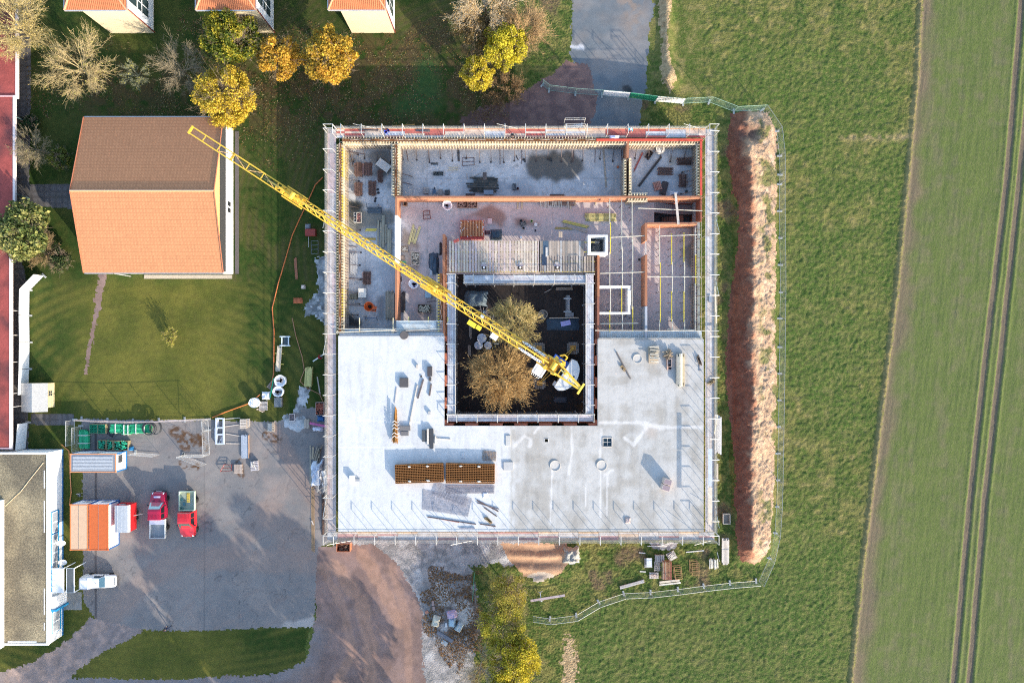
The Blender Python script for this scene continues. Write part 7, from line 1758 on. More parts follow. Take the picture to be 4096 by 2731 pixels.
slab('t12', 1436, 130, 1455, 165, .3, ZS, 'small pale block on the white slab near the courtyard', (.55, .50, .45)); slab('t12', 1545, 545, 1568, 580, .3, ZS, 'small grey block alone north of the dark stacks', (.42, .42, .42)); slab('t12', 1474, 228, 1488, 243, .1, ZS, 'tiny dark offcut left of the small dark block', (.06, .06, .06), 'offcut', 'offcut', 'wood'); plank('t12', 1605, 790, 1745, 800, .12, ZS, 'small pale plank right of the narrow dark stack', (.62, .58, .52), .1); plank('t12', 1608, 768, 1606, 840, .1, ZS, 'pale upright batten right of the narrow dark stack', (.62, .58, .52), .25)
t = thing('rebar_bundle', 'tall tied bundle of rusty rebar lying on the white slab', 'rebar bundle', tuple(P('t12', 1245, 680, ZS))); e = MB()
for k in range(26):
    x = 1248 + random.uniform(-30, 26); y0 = 480 + abs(x - 1256) * 3.2 + random.uniform(0, 40); zz = ZS + .08 + random.uniform(0, .55) * (1 - abs(x - 1248) / 36)
    e.tube(P('t12', x * .4 + 1256 * .6, y0, ZS) + Vector((0, 0, zz - ZS)), P('t12', x, 835 - random.uniform(0, 30), ZS) + Vector((0, 0, zz - ZS)), .04, jit((.32, .15, .04), .25), 5)
build('bars', e, 'rust', t); e = MB()
for y in (640, 668, 700, 745, 775): e.path([P('t12', 1218, y + 12, ZS + .3), P('t12', 1240, y - 8, ZS + .68), P('t12', 1262, y + 10, ZS + .68), P('t12', 1284, y - 4, ZS + .3)], .04, (.75, .72, .68), 5)
build('straps', e, 'cloth', t)
plank('t12', 1262, 338, 1246, 478, .12, ZS, 'pale strip pointing north from the rebar bundle', (.5, .47, .46), .08)
RM = (.30, .135, .045)
for q, lb in (([(187, 172), (612, 157), (617, 318), (192, 333)], 'left thick stack of rusty reinforcing mats'), ([(641, 157), (1072, 167), (1071, 333), (640, 328)], 'right thick stack of rusty reinforcing mats')):
    t = thing('mat_stack', lb, 'rebar mat stack', tuple(P('SB', (q[0][0] + q[1][0]) / 2, 245, ZS)), 0, 'stacks of rusty reinforcing mats'); qq = [P('SB', x, y, ZS) for x, y in q]; e = MB()
    for l in range(9):
        zz = Vector((0, 0, .06 + .075 * l))
        for i in range(29): f = i / 28; e.beam(qq[0].lerp(qq[1], f) + zz, qq[3].lerp(qq[2], f) + zz, .05, .05, jit(RM, .2))
        for i in range(12): f = i / 11; e.beam(qq[0].lerp(qq[3], f) + zz + Vector((0, 0, .035)), qq[1].lerp(qq[2], f) + zz + Vector((0, 0, .035)), .05, .05, jit(RM, .2))
    build('bars', e, 'rust', t); e = MB()
    for f in (.3, .68):
        for v in (.1, .9): c = qq[0].lerp(qq[1], f).lerp(qq[3].lerp(qq[2], f), v); e.lathe((c.x, c.y, ZS + .76), [(.16, 0), (.12, .06), (.02, .08)], (.7, .66, .6), 7, 1.4, .7, False, .3)
    build('wire_ties', e, 'cloth', t)
GM_ = (.40, .39, .43)
mats('SB', [(430, 400), (868, 482), (832, 640), (425, 575)], ZS, 'large loose sheet of pale grey mesh below the rusty stacks', GM_, 1, .05, 42, 16); mats('SB', [(555, 345), (845, 460), (808, 562), (520, 452)], ZS + .12, 'narrower grey mesh sheet lying askew on the large one', GM_, 1, .05, 34, 11); mats('SB', [(640, 362), (1070, 365), (1068, 428), (640, 428)], ZS, 'long grey mesh strip just below the right rusty stack', GM_, 2, .04, 44, 6)
mats('SB', [(965, 45), (1085, 60), (1080, 140), (958, 130)], ZS, 'small rusty mesh piece above the right rusty stack', (.34, .24, .16), 2, .05, 9, 7)
for i, (x0, y0, x1, y1, lb) in enumerate(((470, 640, 905, 706, 'longest dark rod below the grey mesh sheets'), (600, 660, 755, 688, 'reddish short rod alongside the longest dark rod'), (910, 490, 1105, 592, 'dark rod right of the grey mesh sheets'), (915, 515, 1110, 570, 'thin rod crossing the dark rod right of the mesh'), (975, 555, 1090, 636, 'short rod above the wood pile'), (940, 703, 1080, 725, 'dark rod under the small wood pile'), (755, 742, 895, 742, 'pale grey rod near the south scaffold'))): stick('SB', x0, y0, x1, y1, .06, ZS, lb, ((.12, .09, .10), (.25, .10, .08), (.14, .09, .08), (.2, .17, .18), (.13, .1, .1), (.14, .1, .1), (.4, .38, .42))[i], 'rust', 'steel_rod', 'rod', 'loose rods on the roof slab')
def woodpile(view, x, y, z, label, n=9, col=(.34, .25, .14), s=.55, rz=None):
    p = PZ(view, x, y, z); e = MB()
    for k in range(n): a = random.uniform(0, 3.1) if rz is None else rz + random.uniform(-.2, .2); o = Vector((random.uniform(-.25, .25) * s, random.uniform(-.25, .25) * s, .06 + .07 * (k // 3))); d = Vector((math.cos(a), math.sin(a), 0)) * s * random.uniform(.5, .8); e.beam(p + o - d, p + o + d, .09, .07, jit(col, .3))
    return one('wood_pile', e, 'wood', label, 'wood pile', 'small wood piles')
woodpile('SB', 1013, 668, ZS, 'small pile of brown wood beside the loose rods', 12, s=.7, rz=-.7); woodpile('SC', 187, 297, ZS, 'small wood pile under the tip of the dark beam on the east slab', 8, s=.55, rz=-.9); woodpile('SC', 1118, 437, ZD, 'bundle of brown wood on the east scaffold deck', 9, s=.7, rz=.6); woodpile('SC', 988, 212, ZS, 'dark bundle of short posts near the east scaffold', 9, (.13, .10, .08), .8, -1.3)
drape('SB', 962, 418, 1015, 470, .15, ZS, 'small shiny film scrap right of the mesh strip', (.6, .62, .66), seed=30, name='film_scrap', cat='plastic scrap'); drape('SB', 770, 58, 802, 122, .1, ZS, 'pale cement scrap above the left rusty stack', (.5, .52, .54), seed=31, name='cement_scrap', cat='scrap')
slab('t12', 2238, 762, 2280, 858, .12, ZS, 'grey upstand slab south of the courtyard', (.42, .42, .41), 'upstand', 'upstand'); slab('t12', 2216, 1000, 2306, 1076, .15, ZS, 'square concrete cover plate on the seam of the slab', (.40, .40, .40), 'cover_plate', 'cover plate', 'conc', 1)
slab('t12', 843, 1117, 890, 1168, .45, ZS, 'small white crate near the west edge of the slab', (.66, .64, .64), 'small_crate', 'crate', 'plastic'); slab('t12', 888, 1150, 932, 1172, .2, ZS, 'grey box touching the small white crate', (.30, .32, .35), 'box', 'box', 'plastic')
p = P('t22', 1390, 1210, ZS + 1.2); t = thing('stacked_tubs', 'tall pinkish twin mortar tubs casting a long shadow on the east slab', 'mortar tubs', (p.x, p.y, ZS)); e = MB(); rz_ = -.28
for s in (-1, 1):
    c = Vector((p.x, p.y, 0)) + Vector((-math.sin(rz_), math.cos(rz_), 0)) * (.38 * s)
    e.box((c.x, c.y, ZS), (.98, .66, 1.2), (.55, .46, .42), rz_); build('tub', e, 'wood', t); e = MB(); e.box((c.x, c.y, ZS + 1.2), (.86, .54, .01), (.26, .20, .22), rz_); build('tub_inside', e, 'plastic', t); e = MB()
drape('t22', 1010, 1495, 1062, 1550, .2, ZS, 'crumpled reddish rag on the east slab near the south edge', (.40, .32, .30), seed=33, name='rag', cat='rag')
lum('SC', 763, 135, 762, 490, .45, ZS, 'grey board stack at the left side of the timber row on the east slab', (.36, .35, .31), 3, 4, .12, grp='timber row on the east slab'); lum('SC', 790, 140, 790, 492, .4, ZS, 'pale cream board stack in the middle of the timber row on the east slab', (.70, .65, .52), 2, 4, .13, grp='timber row on the east slab', short=.02); lum('SC', 818, 135, 818, 490, .34, ZS, 'brown board stack at the right side of the timber row on the east slab', (.52, .42, .27), 3, 4, .11, grp='timber row on the east slab')
p = P('SC', 508, 150, ZS); t = thing('offcut_stack', 'tall pallet stack of pale offcuts on the blue-shaded slab', 'offcut stack', tuple(p)); e = MB()
for k in range(34): y = p.y + random.uniform(-1.05, 1.05); zz = ZS + random.uniform(.1, .95); a = random.uniform(-.15, .15); e.beam((p.x - random.uniform(.45, .65), y - a, zz), (p.x + random.uniform(.45, .65), y + a, zz), .12, .08, jit((.50, .46, .38), .25))
build('offcuts', e, 'wood', t); e = MB(); e.span(p.x - .6, p.x + .6, p.y - 1.1, p.y + 1.0, ZS, ZS + .15, (.45, .36, .26)); build('base_pallet', e, 'wood', t)
obox('SC', 650, 197, 696, 280, .5, ZS, 'pinkish tub holding dark buckets on the east slab', (.52, .40, .36), None, 'mortar_tub', 'tub', 'plastic')
for i, (x, y, lb, ic) in enumerate(((673, 212, 'upper bucket standing in the pinkish tub', (.3, .26, .2)), (673, 240, 'middle bucket standing in the pinkish tub', (.5, .5, .55)), (676, 262, 'lower bucket standing in the pinkish tub', (.03, .03, .03)))): bucket('SC', x, y, .17, ZS + .07, lb, (.10, .10, .12), .4, ic, 'buckets on the east slab')
bucket('SC', 680, 295, .18, ZS, 'black bucket just below the pinkish tub', (.07, .07, .09), .35, (.02, .02, .03), 'buckets on the east slab'); plank('SC', 643, 160, 655, 312, .12, ZS, 'reddish plank standing left of the pinkish tub', (.55, .36, .28), .3); woodpile('SC', 660, 152, ZS, 'spiky heap of sticks above the pinkish tub', 26, (.36, .28, .19), .85)
e = MB(); e.beam(P('SC', 993, 265, ZS + .04), P('SC', 997, 322, ZS + .04), .08, .06, (.25, .25, .27)); e.beam(P('SC', 990, 322, ZS + .04), P('SC', 1020, 320, ZS + .04), .08, .06, (.25, .25, .27)); one('angle_iron', e, 'steel', 'small L-shaped iron below the dark bundle of posts', 'angle iron')
plank('SC', 120, 125, 270, 408, .13, ZS, 'dark beam slanting across the east slab', (.13, .12, .12), .14)
p = P('t11', 1327, 1435, ZS + .15); e = MB(); e.lathe((p.x, p.y, ZS - .1), [(.52, 0), (.54, .3), (.50, .34), (.3, .33), (.01, .33)], (.11, .10, .10), 22, wob=.0); one('round_cover', e, 'conc', 'round dark lid at the north edge of the white slab', 'lid')
# boards laid high on the east scaffold, they throw the long stripe of shade over the slab
for v, x, y0, y1, col, lb in (('t22', 1775, 882, 1215, (.48, .52, .56), 'pale aluminium deck laid on top of the east scaffold frames'), ('t22', 1775, 1230, 1560, (.58, .50, .40), 'wooden board laid on top of the east scaffold frames')): plank(v, x, y0, x, y1, .5, ZD + 2.05, lb, col, .06, 'scaffold_board', 'scaffold board')
lum('EB', 100, 32, 98, 345, .9, 3.0, 'board pack wrapped in clear plastic hanging outside the east scaffold', (.56, .54, .52), 4, 2, .1, 'wrapped_boards', 'wrapped boards', 'cloth'); plank('EB', 95, 418, 95, 555, .25, 1.2, 'narrow board leaning outside the east scaffold', (.5, .46, .38)); plank('EB', 98, 40, 72, 185, .1, 4.3, 'thin pale batten resting on the wrapped boards', (.66, .58, .42))
obox('EB', 133, 802, 187, 880, .6, None, 'grey wooden crate on the grass beside the earth ridge', (.48, .46, .42), None)
plank('t21', 1818, 1000, 1830, 1330, .18, ZD + 1.3, 'long cream plank tied outside the east scaffold', (.66, .56, .42)); slab('t21', 1762, 1078, 1788, 1142, .12, ZD, 'blue-grey sheet lying on the east scaffold deck', (.32, .37, .43), 'sheet', 'sheet', 'steel')
# ---- courtyard floor
drape('CY', 200, 215, 428, 368, .7, 0, 'crumpled blue-grey tarpaulin in the corner of the courtyard', (.11, .15, .18), seed=40); lum('CY', 250, 310, 258, 722, .35, 0, 'long planks lying along the west side of the courtyard', (.24, .20, .17), 3, 1, .06); lum('CY', 245, 748, 248, 875, .4, 0, 'shorter planks south of the long ones in the courtyard', (.24, .20, .17), 3, 1, .06)
bag('CY', 375, 690, .62, 0, 'upper crumpled white bag in the courtyard', None, (.48, .50, .56), .7); bag('CY', 342, 762, .55, 0, 'lower left white bag in the courtyard', None, (.44, .46, .52), .6); bag('CY', 438, 762, .5, 0, 'lower right white bag in the courtyard', None, (.46, .48, .54), .6)
woodpile('CY', 395, 450, 0, 'scattered broken boards under the jib in the courtyard', 12, (.26, .22, .2), 1.3); stick('CY', 490, 445, 452, 715, .04, 0, 'thin grey pole lying in the courtyard', (.36, .38, .4)); drape('CY', 375, 405, 425, 470, .25, 0, 'small blue cloth by the broken boards', (.12, .18, .24), seed=41, name='cloth', cat='cloth')
e = MB()
for k in range(4): e.tube(P('CY', 1226 + 12 * k, 255, .12), P('CY', 1226 + 12 * k, 425, .12), .04, (.5, .52, .55), 5)
for y in (288, 420): e.beam(P('CY', 1200, y, .2), P('CY', 1278, y, .2), .1, .08, (.72, .74, .76))
one('pipe_set', e, 'steel', 'four grey poles held by two white crosspieces in the courtyard', 'poles'); slab('CY', 1212, 430, 1305, 476, .2, 0, 'grey slab below the four poles', (.22, .22, .23), 'paving_stone', 'slab')
p = P('CY', 990, 450, 0); e = MB(); e.lathe(tuple(p), [(.62, 0), (.62, .5), (.52, .5), (.52, .05), (.02, .05)], (.24, .22, .20), 22, cap=False); e.beam((p.x, p.y - .55, .45), (p.x, p.y + .55, .45), .06, .05, (.3, .28, .26)); one('shaft_ring', e, 'conc', 'round concrete shaft ring in the courtyard', 'shaft ring')
drape('CY', 1030, 488, 1358, 610, .25, 0, 'long dark blue tarpaulin spread in the courtyard', (.03, .055, .085), seed=42, rag=.06); plank('CY', 1055, 487, 1350, 483, .12, 0, 'pale batten along the top of the dark blue tarpaulin', (.46, .38, .3), dz=.3); slab('CY', 1170, 512, 1272, 565, .05, .32, 'lilac insulation boards on the dark blue tarpaulin', (.34, .33, .62), 'insulation_board', 'insulation board', 'plastic', 2, rz=.22)
lum('CY', 1110, 190, 1308, 188, .4, 0, 'short plank pair by the north side of the courtyard', (.30, .24, .2), 2, 1, .06); plank('CY', 1008, 228, 1075, 193, .1, 0, 'single stick near the north side of the courtyard', (.34, .3, .28)); lum('CY', 1095, 1312, 1235, 1312, .75, 0, 'dark steel sections near the south side of the courtyard', (.05, .05, .06), 5, 1, .08, 'steel_sections', 'steel sections', 'steel'); drape('CY', 495, 740, 545, 752, .05, 0, 'grey board end under the rust-coloured tree', (.4, .4, .42), name='board', cat='board')
# ---------------------------------------------------------------- lawn and yard west of the building
G0 = None
slab('t11', 452, 490, 544, 552, .7, G0, 'red open steel skip on the shaded lawn', (.32, .05, .035), 'steel_skip', 'skip', 'paint'); drape('t11', 440, 440, 490, 488, .3, G0, 'grey metal scrap behind the red skip', (.22, .25, .28), name='metal_scrap', cat='scrap', seed=50)
frame('t11', [(495, 592), (558, 590), (558, 704), (497, 706)], .03, G0, 'thin steel frame lying on the lawn below the red skip', (.22, .25, .25), 0, cross=2); lum('t11', 352, 735, 366, 940, .35, G0, 'sheaf of rusty rods on the shaded lawn', (.30, .13, .08), 4, 2, .05, 'rod_sheaf', 'rods', 'rust'); stick('t11', 472, 555, 473, 648, .04, G0, 'pale pole standing off the red skip', (.5, .52, .52))
drape('t11', 335, 1100, 420, 1150, .25, G0, 'small heap of orange soil on the lawn', (.42, .13, .06), name='soil_heap', cat='soil heap', seed=51, m='soil'); drape('t11', 405, 985, 445, 1020, .3, G0, 'small white and orange bag on the lawn', (.55, .48, .44), name='bag', cat='bag', seed=52)
for i, (x, y, s) in enumerate(((560, 1120, .55), (575, 1190, .8), (590, 1300, .5), (500, 1180, .4), (545, 1260, .6))): drape('t11', x - 28 * s, y - 24 * s, x + 28 * s, y + 24 * s, .45 * s, G0, ('round lump of hardened concrete at the top of the spill', 'big grey concrete lump in the middle of the spill', 'small concrete lump at the bottom of the spill', 'concrete lump on the lawn side of the spill', 'flat concrete lump below the biggest one')[i], (.46, .48, .50), name='concrete_lump', cat='concrete lump', seed=53 + i, m='conc', grp='concrete lumps by the west scaffold')
e = MB(); a, b = PZ('LA', 335, 104, G0), PZ('LA', 408, 184, G0); c = (.62, .70, .74)
for y in (a.y, b.y): e.beam((a.x - .15, y, .62), (b.x + .15, y, .62), .14, .1, c)
for x in (a.x + .1, b.x - .1): e.beam((x, a.y, .5), (x, b.y, .5), .12, .2, c)
e.span(a.x + .2, b.x - .2, b.y + .1, a.y - .1, .2, .25, (.05, .08, .10))
for x in (a.x, b.x):
    for y in (a.y, b.y): e.beam((x, y, 0), (x, y, .6), .08, .08, c)
one('steel_rack', e, 'paint', 'pale blue steel rack with a dark inside on the lawn', 'rack')
lum('LA', 316, 182, 296, 418, .62, G0, 'pile of pale planks on two yellow bearers on the lawn', TP, 4, 3, .07); plank('LA', 270, 252, 347, 256, .14, G0, 'upper yellow bearer under the pile of pale planks', TY, .1); plank('LA', 275, 348, 348, 350, .14, G0, 'lower yellow bearer under the pile of pale planks', TY, .1)
bag('LA', 332, 497, .75, G0, 'upper open white bulk bag on the lawn beside the green pipe', (.5, .47, .46)); bag('LA', 313, 592, .68, G0, 'open white bulk bag with dark pavers on the lawn', (.08, .08, .09)); drape('LA', 152, 595, 228, 668, .5, G0, 'empty white sack folded on the lawn', (.70, .72, .78), seed=60, name='sack', cat='sack'); bag('LA', 98, 692, .66, G0, 'closed white bulk bag left of the grey pallet', None, (.72, .74, .77), .75)
pal('LA', 168, 720, G0, 'grey pallet stack beside the closed white bulk bag', math.pi / 2, (.42, .39, .37), 1.2, 1.1, 2, 7); woodpile('LA', 145, 768, G0, 'broken pale boards below the grey pallet stack', 6, (.6, .5, .4), .6, -.4); pal('LA', 240, 545, G0, 'brown pallet under the green pipe', .9, (.24, .19, .17), 1.0, .9, 1, 6); stick('LA', 262, 475, 231, 646, .07, G0, 'bright green pipe lying over the brown pallet', (.03, .45, .22), 'plastic', 'plastic_pipe', 'pipe', dz=.25); obox('LA', 274, 645, 341, 730, .6, G0, 'dark covered crate on the lawn below the white bags', (.09, .11, .13), None, lid=(.10, .125, .15))
lum('LA', 582, 372, 570, 558, .95, G0, 'strapped bundle of yellow and grey girders on the lawn', (.45, .43, .17), 6, 4, .12, 'girder_bundle', 'girder bundle'); plank('LA', 648, 462, 674, 625, .16, G0, 'single weathered plank beside the west scaffold', TG)
obox('LA', 645, 687, 716, 804, .7, G0, 'steel skip full of broken bricks by the west scaffold', (.40, .30, .27), (.36, .12, .08), 'brick_skip', 'skip', 'rust', n=60); drape('LA', 648, 806, 722, 862, .3, G0, 'blue tarpaulin scraps below the brick skip', (.03, .12, .30), seed=61)
e = MB(); a, b = PZ('LC', 850, 590, .5), PZ('LC', 1185, 655, .5); e.tube(a, b, .16, (.48, .12, .30), 10)
one('insulation_roll', e, 'cloth', 'pink printed insulation roll against the west scaffold', 'roll'); lum('LC', 805, 508, 803, 688, .7, G0, 'weathered board stack at the end of the pink roll', TG, 5, 4, .08); drape('LC', 905, 655, 1092, 730, .4, G0, 'crumpled white bags below the pink roll', (.62, .66, .76), seed=62, name='crumpled_bag', cat='bags')
obox('LC', 488, 418, 588, 548, .35, G0, 'small tub of rubble with a pale rim on the gravelly path', (.62, .56, .55), (.14, .11, .12), 'mortar_tub', 'tub', 'plastic', n=14)
t = pal('LC', 155, 655, G0, 'pallet with boxed goods at the north east corner of the yard', math.pi / 2, (.45, .38, .31), 1.35, 1.0, 2, 6); slab('LC', 105, 590, 180, 735, .3, .3, 'grey film covered goods on the pallet at the yard corner', (.22, .25, .27), 'wrapped_goods', 'goods', 'cloth')
lum('LB', 437, 165, 432, 255, .25, G0, 'thin planks leaning by the west scaffold above the white sheet', TW, 2, 2, .06); woodpile('LB', 468, 218, G0, 'mixed offcuts between the planks and the west scaffold', 12, (.30, .26, .2), 1.3, 1.4); drape('LB', 424, 258, 500, 420, .9, G0, 'big crumpled white plastic sheet beside the west scaffold', (.62, .68, .78), seed=63, name='plastic_sheet', cat='plastic sheet', rag=.3)
lum('LB', 434, 420, 436, 850, .42, G0, 'long brown boards lying along the edge of the asphalt', (.26, .18, .11), 3, 1, .05, short=.04); plank('LB', 418, 160, 418, 415, .14, G0, 'long narrow board left of the white plastic sheet', (.38, .34, .26)); drape('LB', 490, 470, 522, 735, .3, G0, 'strip of dark brown debris under the west scaffold', (.09, .06, .05), name='debris_strip', cat='debris', seed=64, m='soil'); plank('LB', 428, 640, 440, 668, .15, G0, 'short pale stick on the long brown boards', (.5, .46, .42), dz=.1)
# stair towers against the scaffolds
def stair_tower(label, x, y, dx, dy):
    t = thing('scaffold_stair', label, 'scaffold stair', (x, y, 0), 0, 'scaffold stairs'); e = MB(); d = Vector((dx, dy, 0)); s = Vector((-dy, dx, 0)); o = Vector((x, y, 0))
    for a in (0, 2.57):
        for b in (0, .75): e.tube(o + d * a + s * b, o + d * a + s * b + Vector((0, 0, 5.2)), .035, WHT, 5)
    for z in (2.0, 4.6, 5.2):
        for b in (0, .75): e.tube(o + s * b + Vector((0, 0, z)), o + d * 2.57 + s * b + Vector((0, 0, z)), .03, WHT, 4)
    build('frame', e, 'steel', t); e = MB()
    for k in range(11): e.beam(o + d * (.15 + .21 * k) + s * .1 + Vector((0, 0, 1.9 + .17 * k)), o + d * (.15 + .21 * k) + s * .65 + Vector((0, 0, 1.9 + .17 * k)), .16, .03, (.50, .53, .56))
    build('treads', e, 'steel', t); e = MB(); e.tube(o + Vector((0, 0, 2.7)), o + d * 2.57 + Vector((0, 0, 4.6)), .03, WHT, 4); build('handrail', e, 'steel', t)
q = P('t20', 470, 1140, 4.0); stair_tower('aluminium stair hung outside the north scaffold near the gravel road', q.x, 27.3, 1, 0); stair_tower('aluminium stair hung outside the west scaffold beside the white plastic sheet', -23.75, -18.9, 0, 1)
obox('t13', 737, 300, 858, 372, 1.0, G0, 'orange edged skip of brown scrap below the south west scaffold corner', (.45, .18, .10), (.12, .07, .05), 'steel_skip', 'skip', 'rust')
# orange mesh and cables
for nm, lb, pts, col, r_ in (('orange_fence_line', 'orange line of safety netting running down the lawn', [(742, 408), (725, 425), (705, 470), (688, 505), (672, 540), (655, 600), (640, 650), (626, 708), (630, 760), (629, 860), (622, 890)], (.50, .14, .04), .07), ('hose', 'brown hose winding over the lawn to the scaffold', [(672, 730), (680, 770), (695, 820), (700, 850), (690, 875), (705, 890), (735, 905), (748, 935)], (.36, .18, .10), .05), ('orange_fence_line', 'orange netting line from the yard fence to the white bags', [(489, 958), (520, 945), (575, 925), (598, 905)], (.6, .18, .05), .07), ('cable', 'orange cable along the grass left of the containers', [(143, 1020), (160, 1035), (163, 1100), (165, 1130), (161, 1160)], (.55, .22, .08), .06)):
    e = MB(); e.path([Vector((*gv(x, y), gz(*gv(x, y)) + .12)) for x, y in pts], r_, col, 5); one(nm, e, 'plastic', lb, 'netting' if 'fence' in nm else nm)
# ---- yard: pipes, crates, pallets
GRN = (.02, .36, .17)
def pipes(view, x0, y0, x1, y1, z, label, axis, n=8, lay=4, r=.08, straps=2):
    a, b = PZ(view, x0, y0, z), PZ(view, x1, y1, z); xa, xb, ya, yb = min(a.x, b.x), max(a.x, b.x), min(a.y, b.y), max(a.y, b.y); t = thing('pipe_bundle', label, 'pipe bundle', ((xa + xb) / 2, (ya + yb) / 2, 0), 0, 'green plastic pipe bundles'); e = MB()
    for l in range(lay):
        for i in range(n):
            f = (i + .5) / n; k = random.uniform(-.15, .15); zz = .1 + r + l * r * 1.8
            if axis == 'x': e.tube((xa + k, ya + f * (yb - ya), zz), (xb + k, ya + f * (yb - ya), zz), r, jit(GRN, .2), 7)
            else: e.tube((xa + f * (xb - xa), ya + k, zz), (xa + f * (xb - xa), yb + k, zz), r, jit(GRN, .2), 7)
    build('pipes', e, 'plastic', t); h = .16 + lay * r * 1.8
    for i in range(straps):
        e = MB(); f = (i + .6) / (straps + .2)
        if axis == 'x': x = xa + f * (xb - xa); e.beam((x, ya - .05, h), (x, yb + .05, h), .09, .06, (.72, .72, .7)); e.beam((x, ya - .05, 0), (x, ya - .05, h), .07, .07, (.6, .58, .5)); e.beam((x, yb + .05, 0), (x, yb + .05, h), .07, .07, (.6, .58, .5))
        else: y = ya + f * (yb - ya); e.beam((xa - .05, y, h), (xb + .05, y, h), .09, .06, (.72, .72, .7)); e.beam((xa - .05, y, 0), (xa - .05, y, h), .07, .07, (.6, .58, .5)); e.beam((xb + .05, y, 0), (xb + .05, y, h), .07, .07, (.6, .58, .5))
        build('timber_strap', e, 'wood', t)
pipes('YD', 710, 200, 860, 325, 0, 'left bundle of green pipes in the upper row of the fenced yard', 'x', 7, 4, .08, 1); pipes('YD', 875, 212, 1005, 345, 0, 'middle bundle of green pipes set slightly lower in the upper row', 'x', 7, 4, .08, 2); pipes('YD', 1010, 200, 1285, 330, 0, 'long bundle of green pipes under the black pipe coils', 'x', 7, 4, .08, 2); pipes('YD', 250, 290, 380, 545, 0, 'upright bundle of green pipes by the left end of the yard fence', 'y', 7, 4, .085, 2)
def fittings(view, x0, y0, x1, y1, label, ends=False):
    t = obox(view, x0, y0, x1, y1, .7, 0, label, (.30, .24, .14), None, 'fittings_crate', 'crate', grp='crates of green pipe fittings'); a, b = PZ(view, x0, y0, 0), PZ(view, x1, y1, 0); lx, ly = abs(b.x - a.x), abs(b.y - a.y); e = MB()
    if ends:
        nx2, ny2 = max(2, int(lx / .2)), max(2, int(ly / .2))
        for i in range(nx2):
            for j in range(ny2): e.lathe(((i + .5) / nx2 * lx - lx / 2, (j + .5) / ny2 * ly - ly / 2, .08), [(.085, 0), (.085, .66), (.06, .66), (.055, .3), (.01, .3)], jit((.02, .30, .17), .25), 7, cap=False)
    else:
        for k in range(int(lx * ly * 24)):
            x, y, q = random.uniform(-.42, .42) * lx, random.uniform(-.42, .42) * ly, random.uniform(0, 3.1); e.tube((x, y, .45 + random.uniform(0, .15)), (x + .2 * math.cos(q), y + .2 * math.sin(q), .55 + random.uniform(0, .15)), .075, jit((.02, .34, .20), .35), 7)
    build('fittings', e, 'plastic', t)
fittings('YD', 405, 197, 525, 332, 'crate of upright green pipe ends, left of two', True); fittings('YD', 528, 199, 640, 335, 'crate of upright green pipe ends, right of two', True); fittings('YD', 522, 432, 643, 568, 'left crate of green fittings beside the office container'); fittings('YD', 650, 438, 748, 574, 'narrow middle crate of green fittings beside the office container'); fittings('YD', 756, 442, 968, 580, 'widest crate of green fittings next to the blue tarpaulin')
def coil(view, x, y, r, label, n=4, w=.06, col=(.05, .052, .055), sx=1):
    p = PZ(view, x, y, .6); e = MB()
    for k in range(n): rr = r * (1 - .05 * k); o = (random.uniform(-.1, .1), random.uniform(-.1, .1)); pts = [(p.x + o[0] + rr * sx * math.cos(q * .2618), p.y + o[1] + rr * math.sin(q * .2618), .72 + .1 * k * .8) for q in range(25)]; e.path(pts, w, jit(col, .3), 6)
    one('pipe_coil', e, 'plastic', label, 'pipe coil', 'black pipe coils')
coil('YD', 1245, 265, .88, 'left black pipe coil over the long green bundle', 4); coil('YD', 1345, 255, .9, 'right loose black pipe coil lying past the green pipes', 2, sx=.85); drape('YD', 640, 250, 740, 385, .4, 0, 'black hose heap between the pipe crates and bundles', (.035, .045, .06), name='hose_heap', cat='hose', seed=70, rz=-.5); drape('YD', 930, 530, 1012, 592, .6, 0, 'blue tarpaulin corner beside the widest fittings crate', (.02, .16, .36), seed=71)
for i, (x, y) in enumerate(((1990, 300), (2030, 285))): pass
t = thing('steel_grid', 'long pale blue steel frame with three openings in the yard', 'steel frame', tuple(PZ('Y2', 335, 290, 0))); e = MB(); c = (.52, .58, .68); a, b = PZ('Y2', 282, 110, .3), PZ('Y2', 395, 472, .3)
for x in (a.x, b.x - .12): e.span(x, x + .2, b.y, a.y, .1, .35, c)
for y in (110, 238, 330, 460): yy = PZ('Y2', 0, y, .3).y; e.span(a.x + .2, b.x - .12, yy - .14, yy + .05, .1, .34, c)
build('beams', e, 'paint', t); plank('Y2', 275, 250, 277, 410, .1, 0, 'white bar lying along the pale blue frame', (.7, .7, .7)); plank('Y2', 323, 125, 333, 228, .09, 0, 'white bar inside the upper opening of the pale blue frame', (.72, .72, .74)); plank('Y2', 362, 355, 370, 450, .09, 0, 'white bar inside the lower opening of the pale blue frame', (.72, .72, .74)); plank('Y2', 335, 455, 358, 395, .09, 0, 'slanting white bar inside the lower opening of the pale blue frame', (.72, .72, .74))
for i, (x0, y0, x1, y1) in enumerate(((422, 121, 622, 105), (415, 226, 615, 198), (428, 323, 630, 358), (428, 457, 630, 460))): plank('Y2', x0, y0, x1, y1, .1, 0, ('topmost thin batten in the yard beside the blue frame', 'second batten from the top, flecked white, beside the blue frame', 'slanting third batten pointing at the tube bundle', 'lowest batten pointing at the tube bundle')[i], (.58, .52, .46), .06, 'batten', 'batten', 'thin battens in the yard')
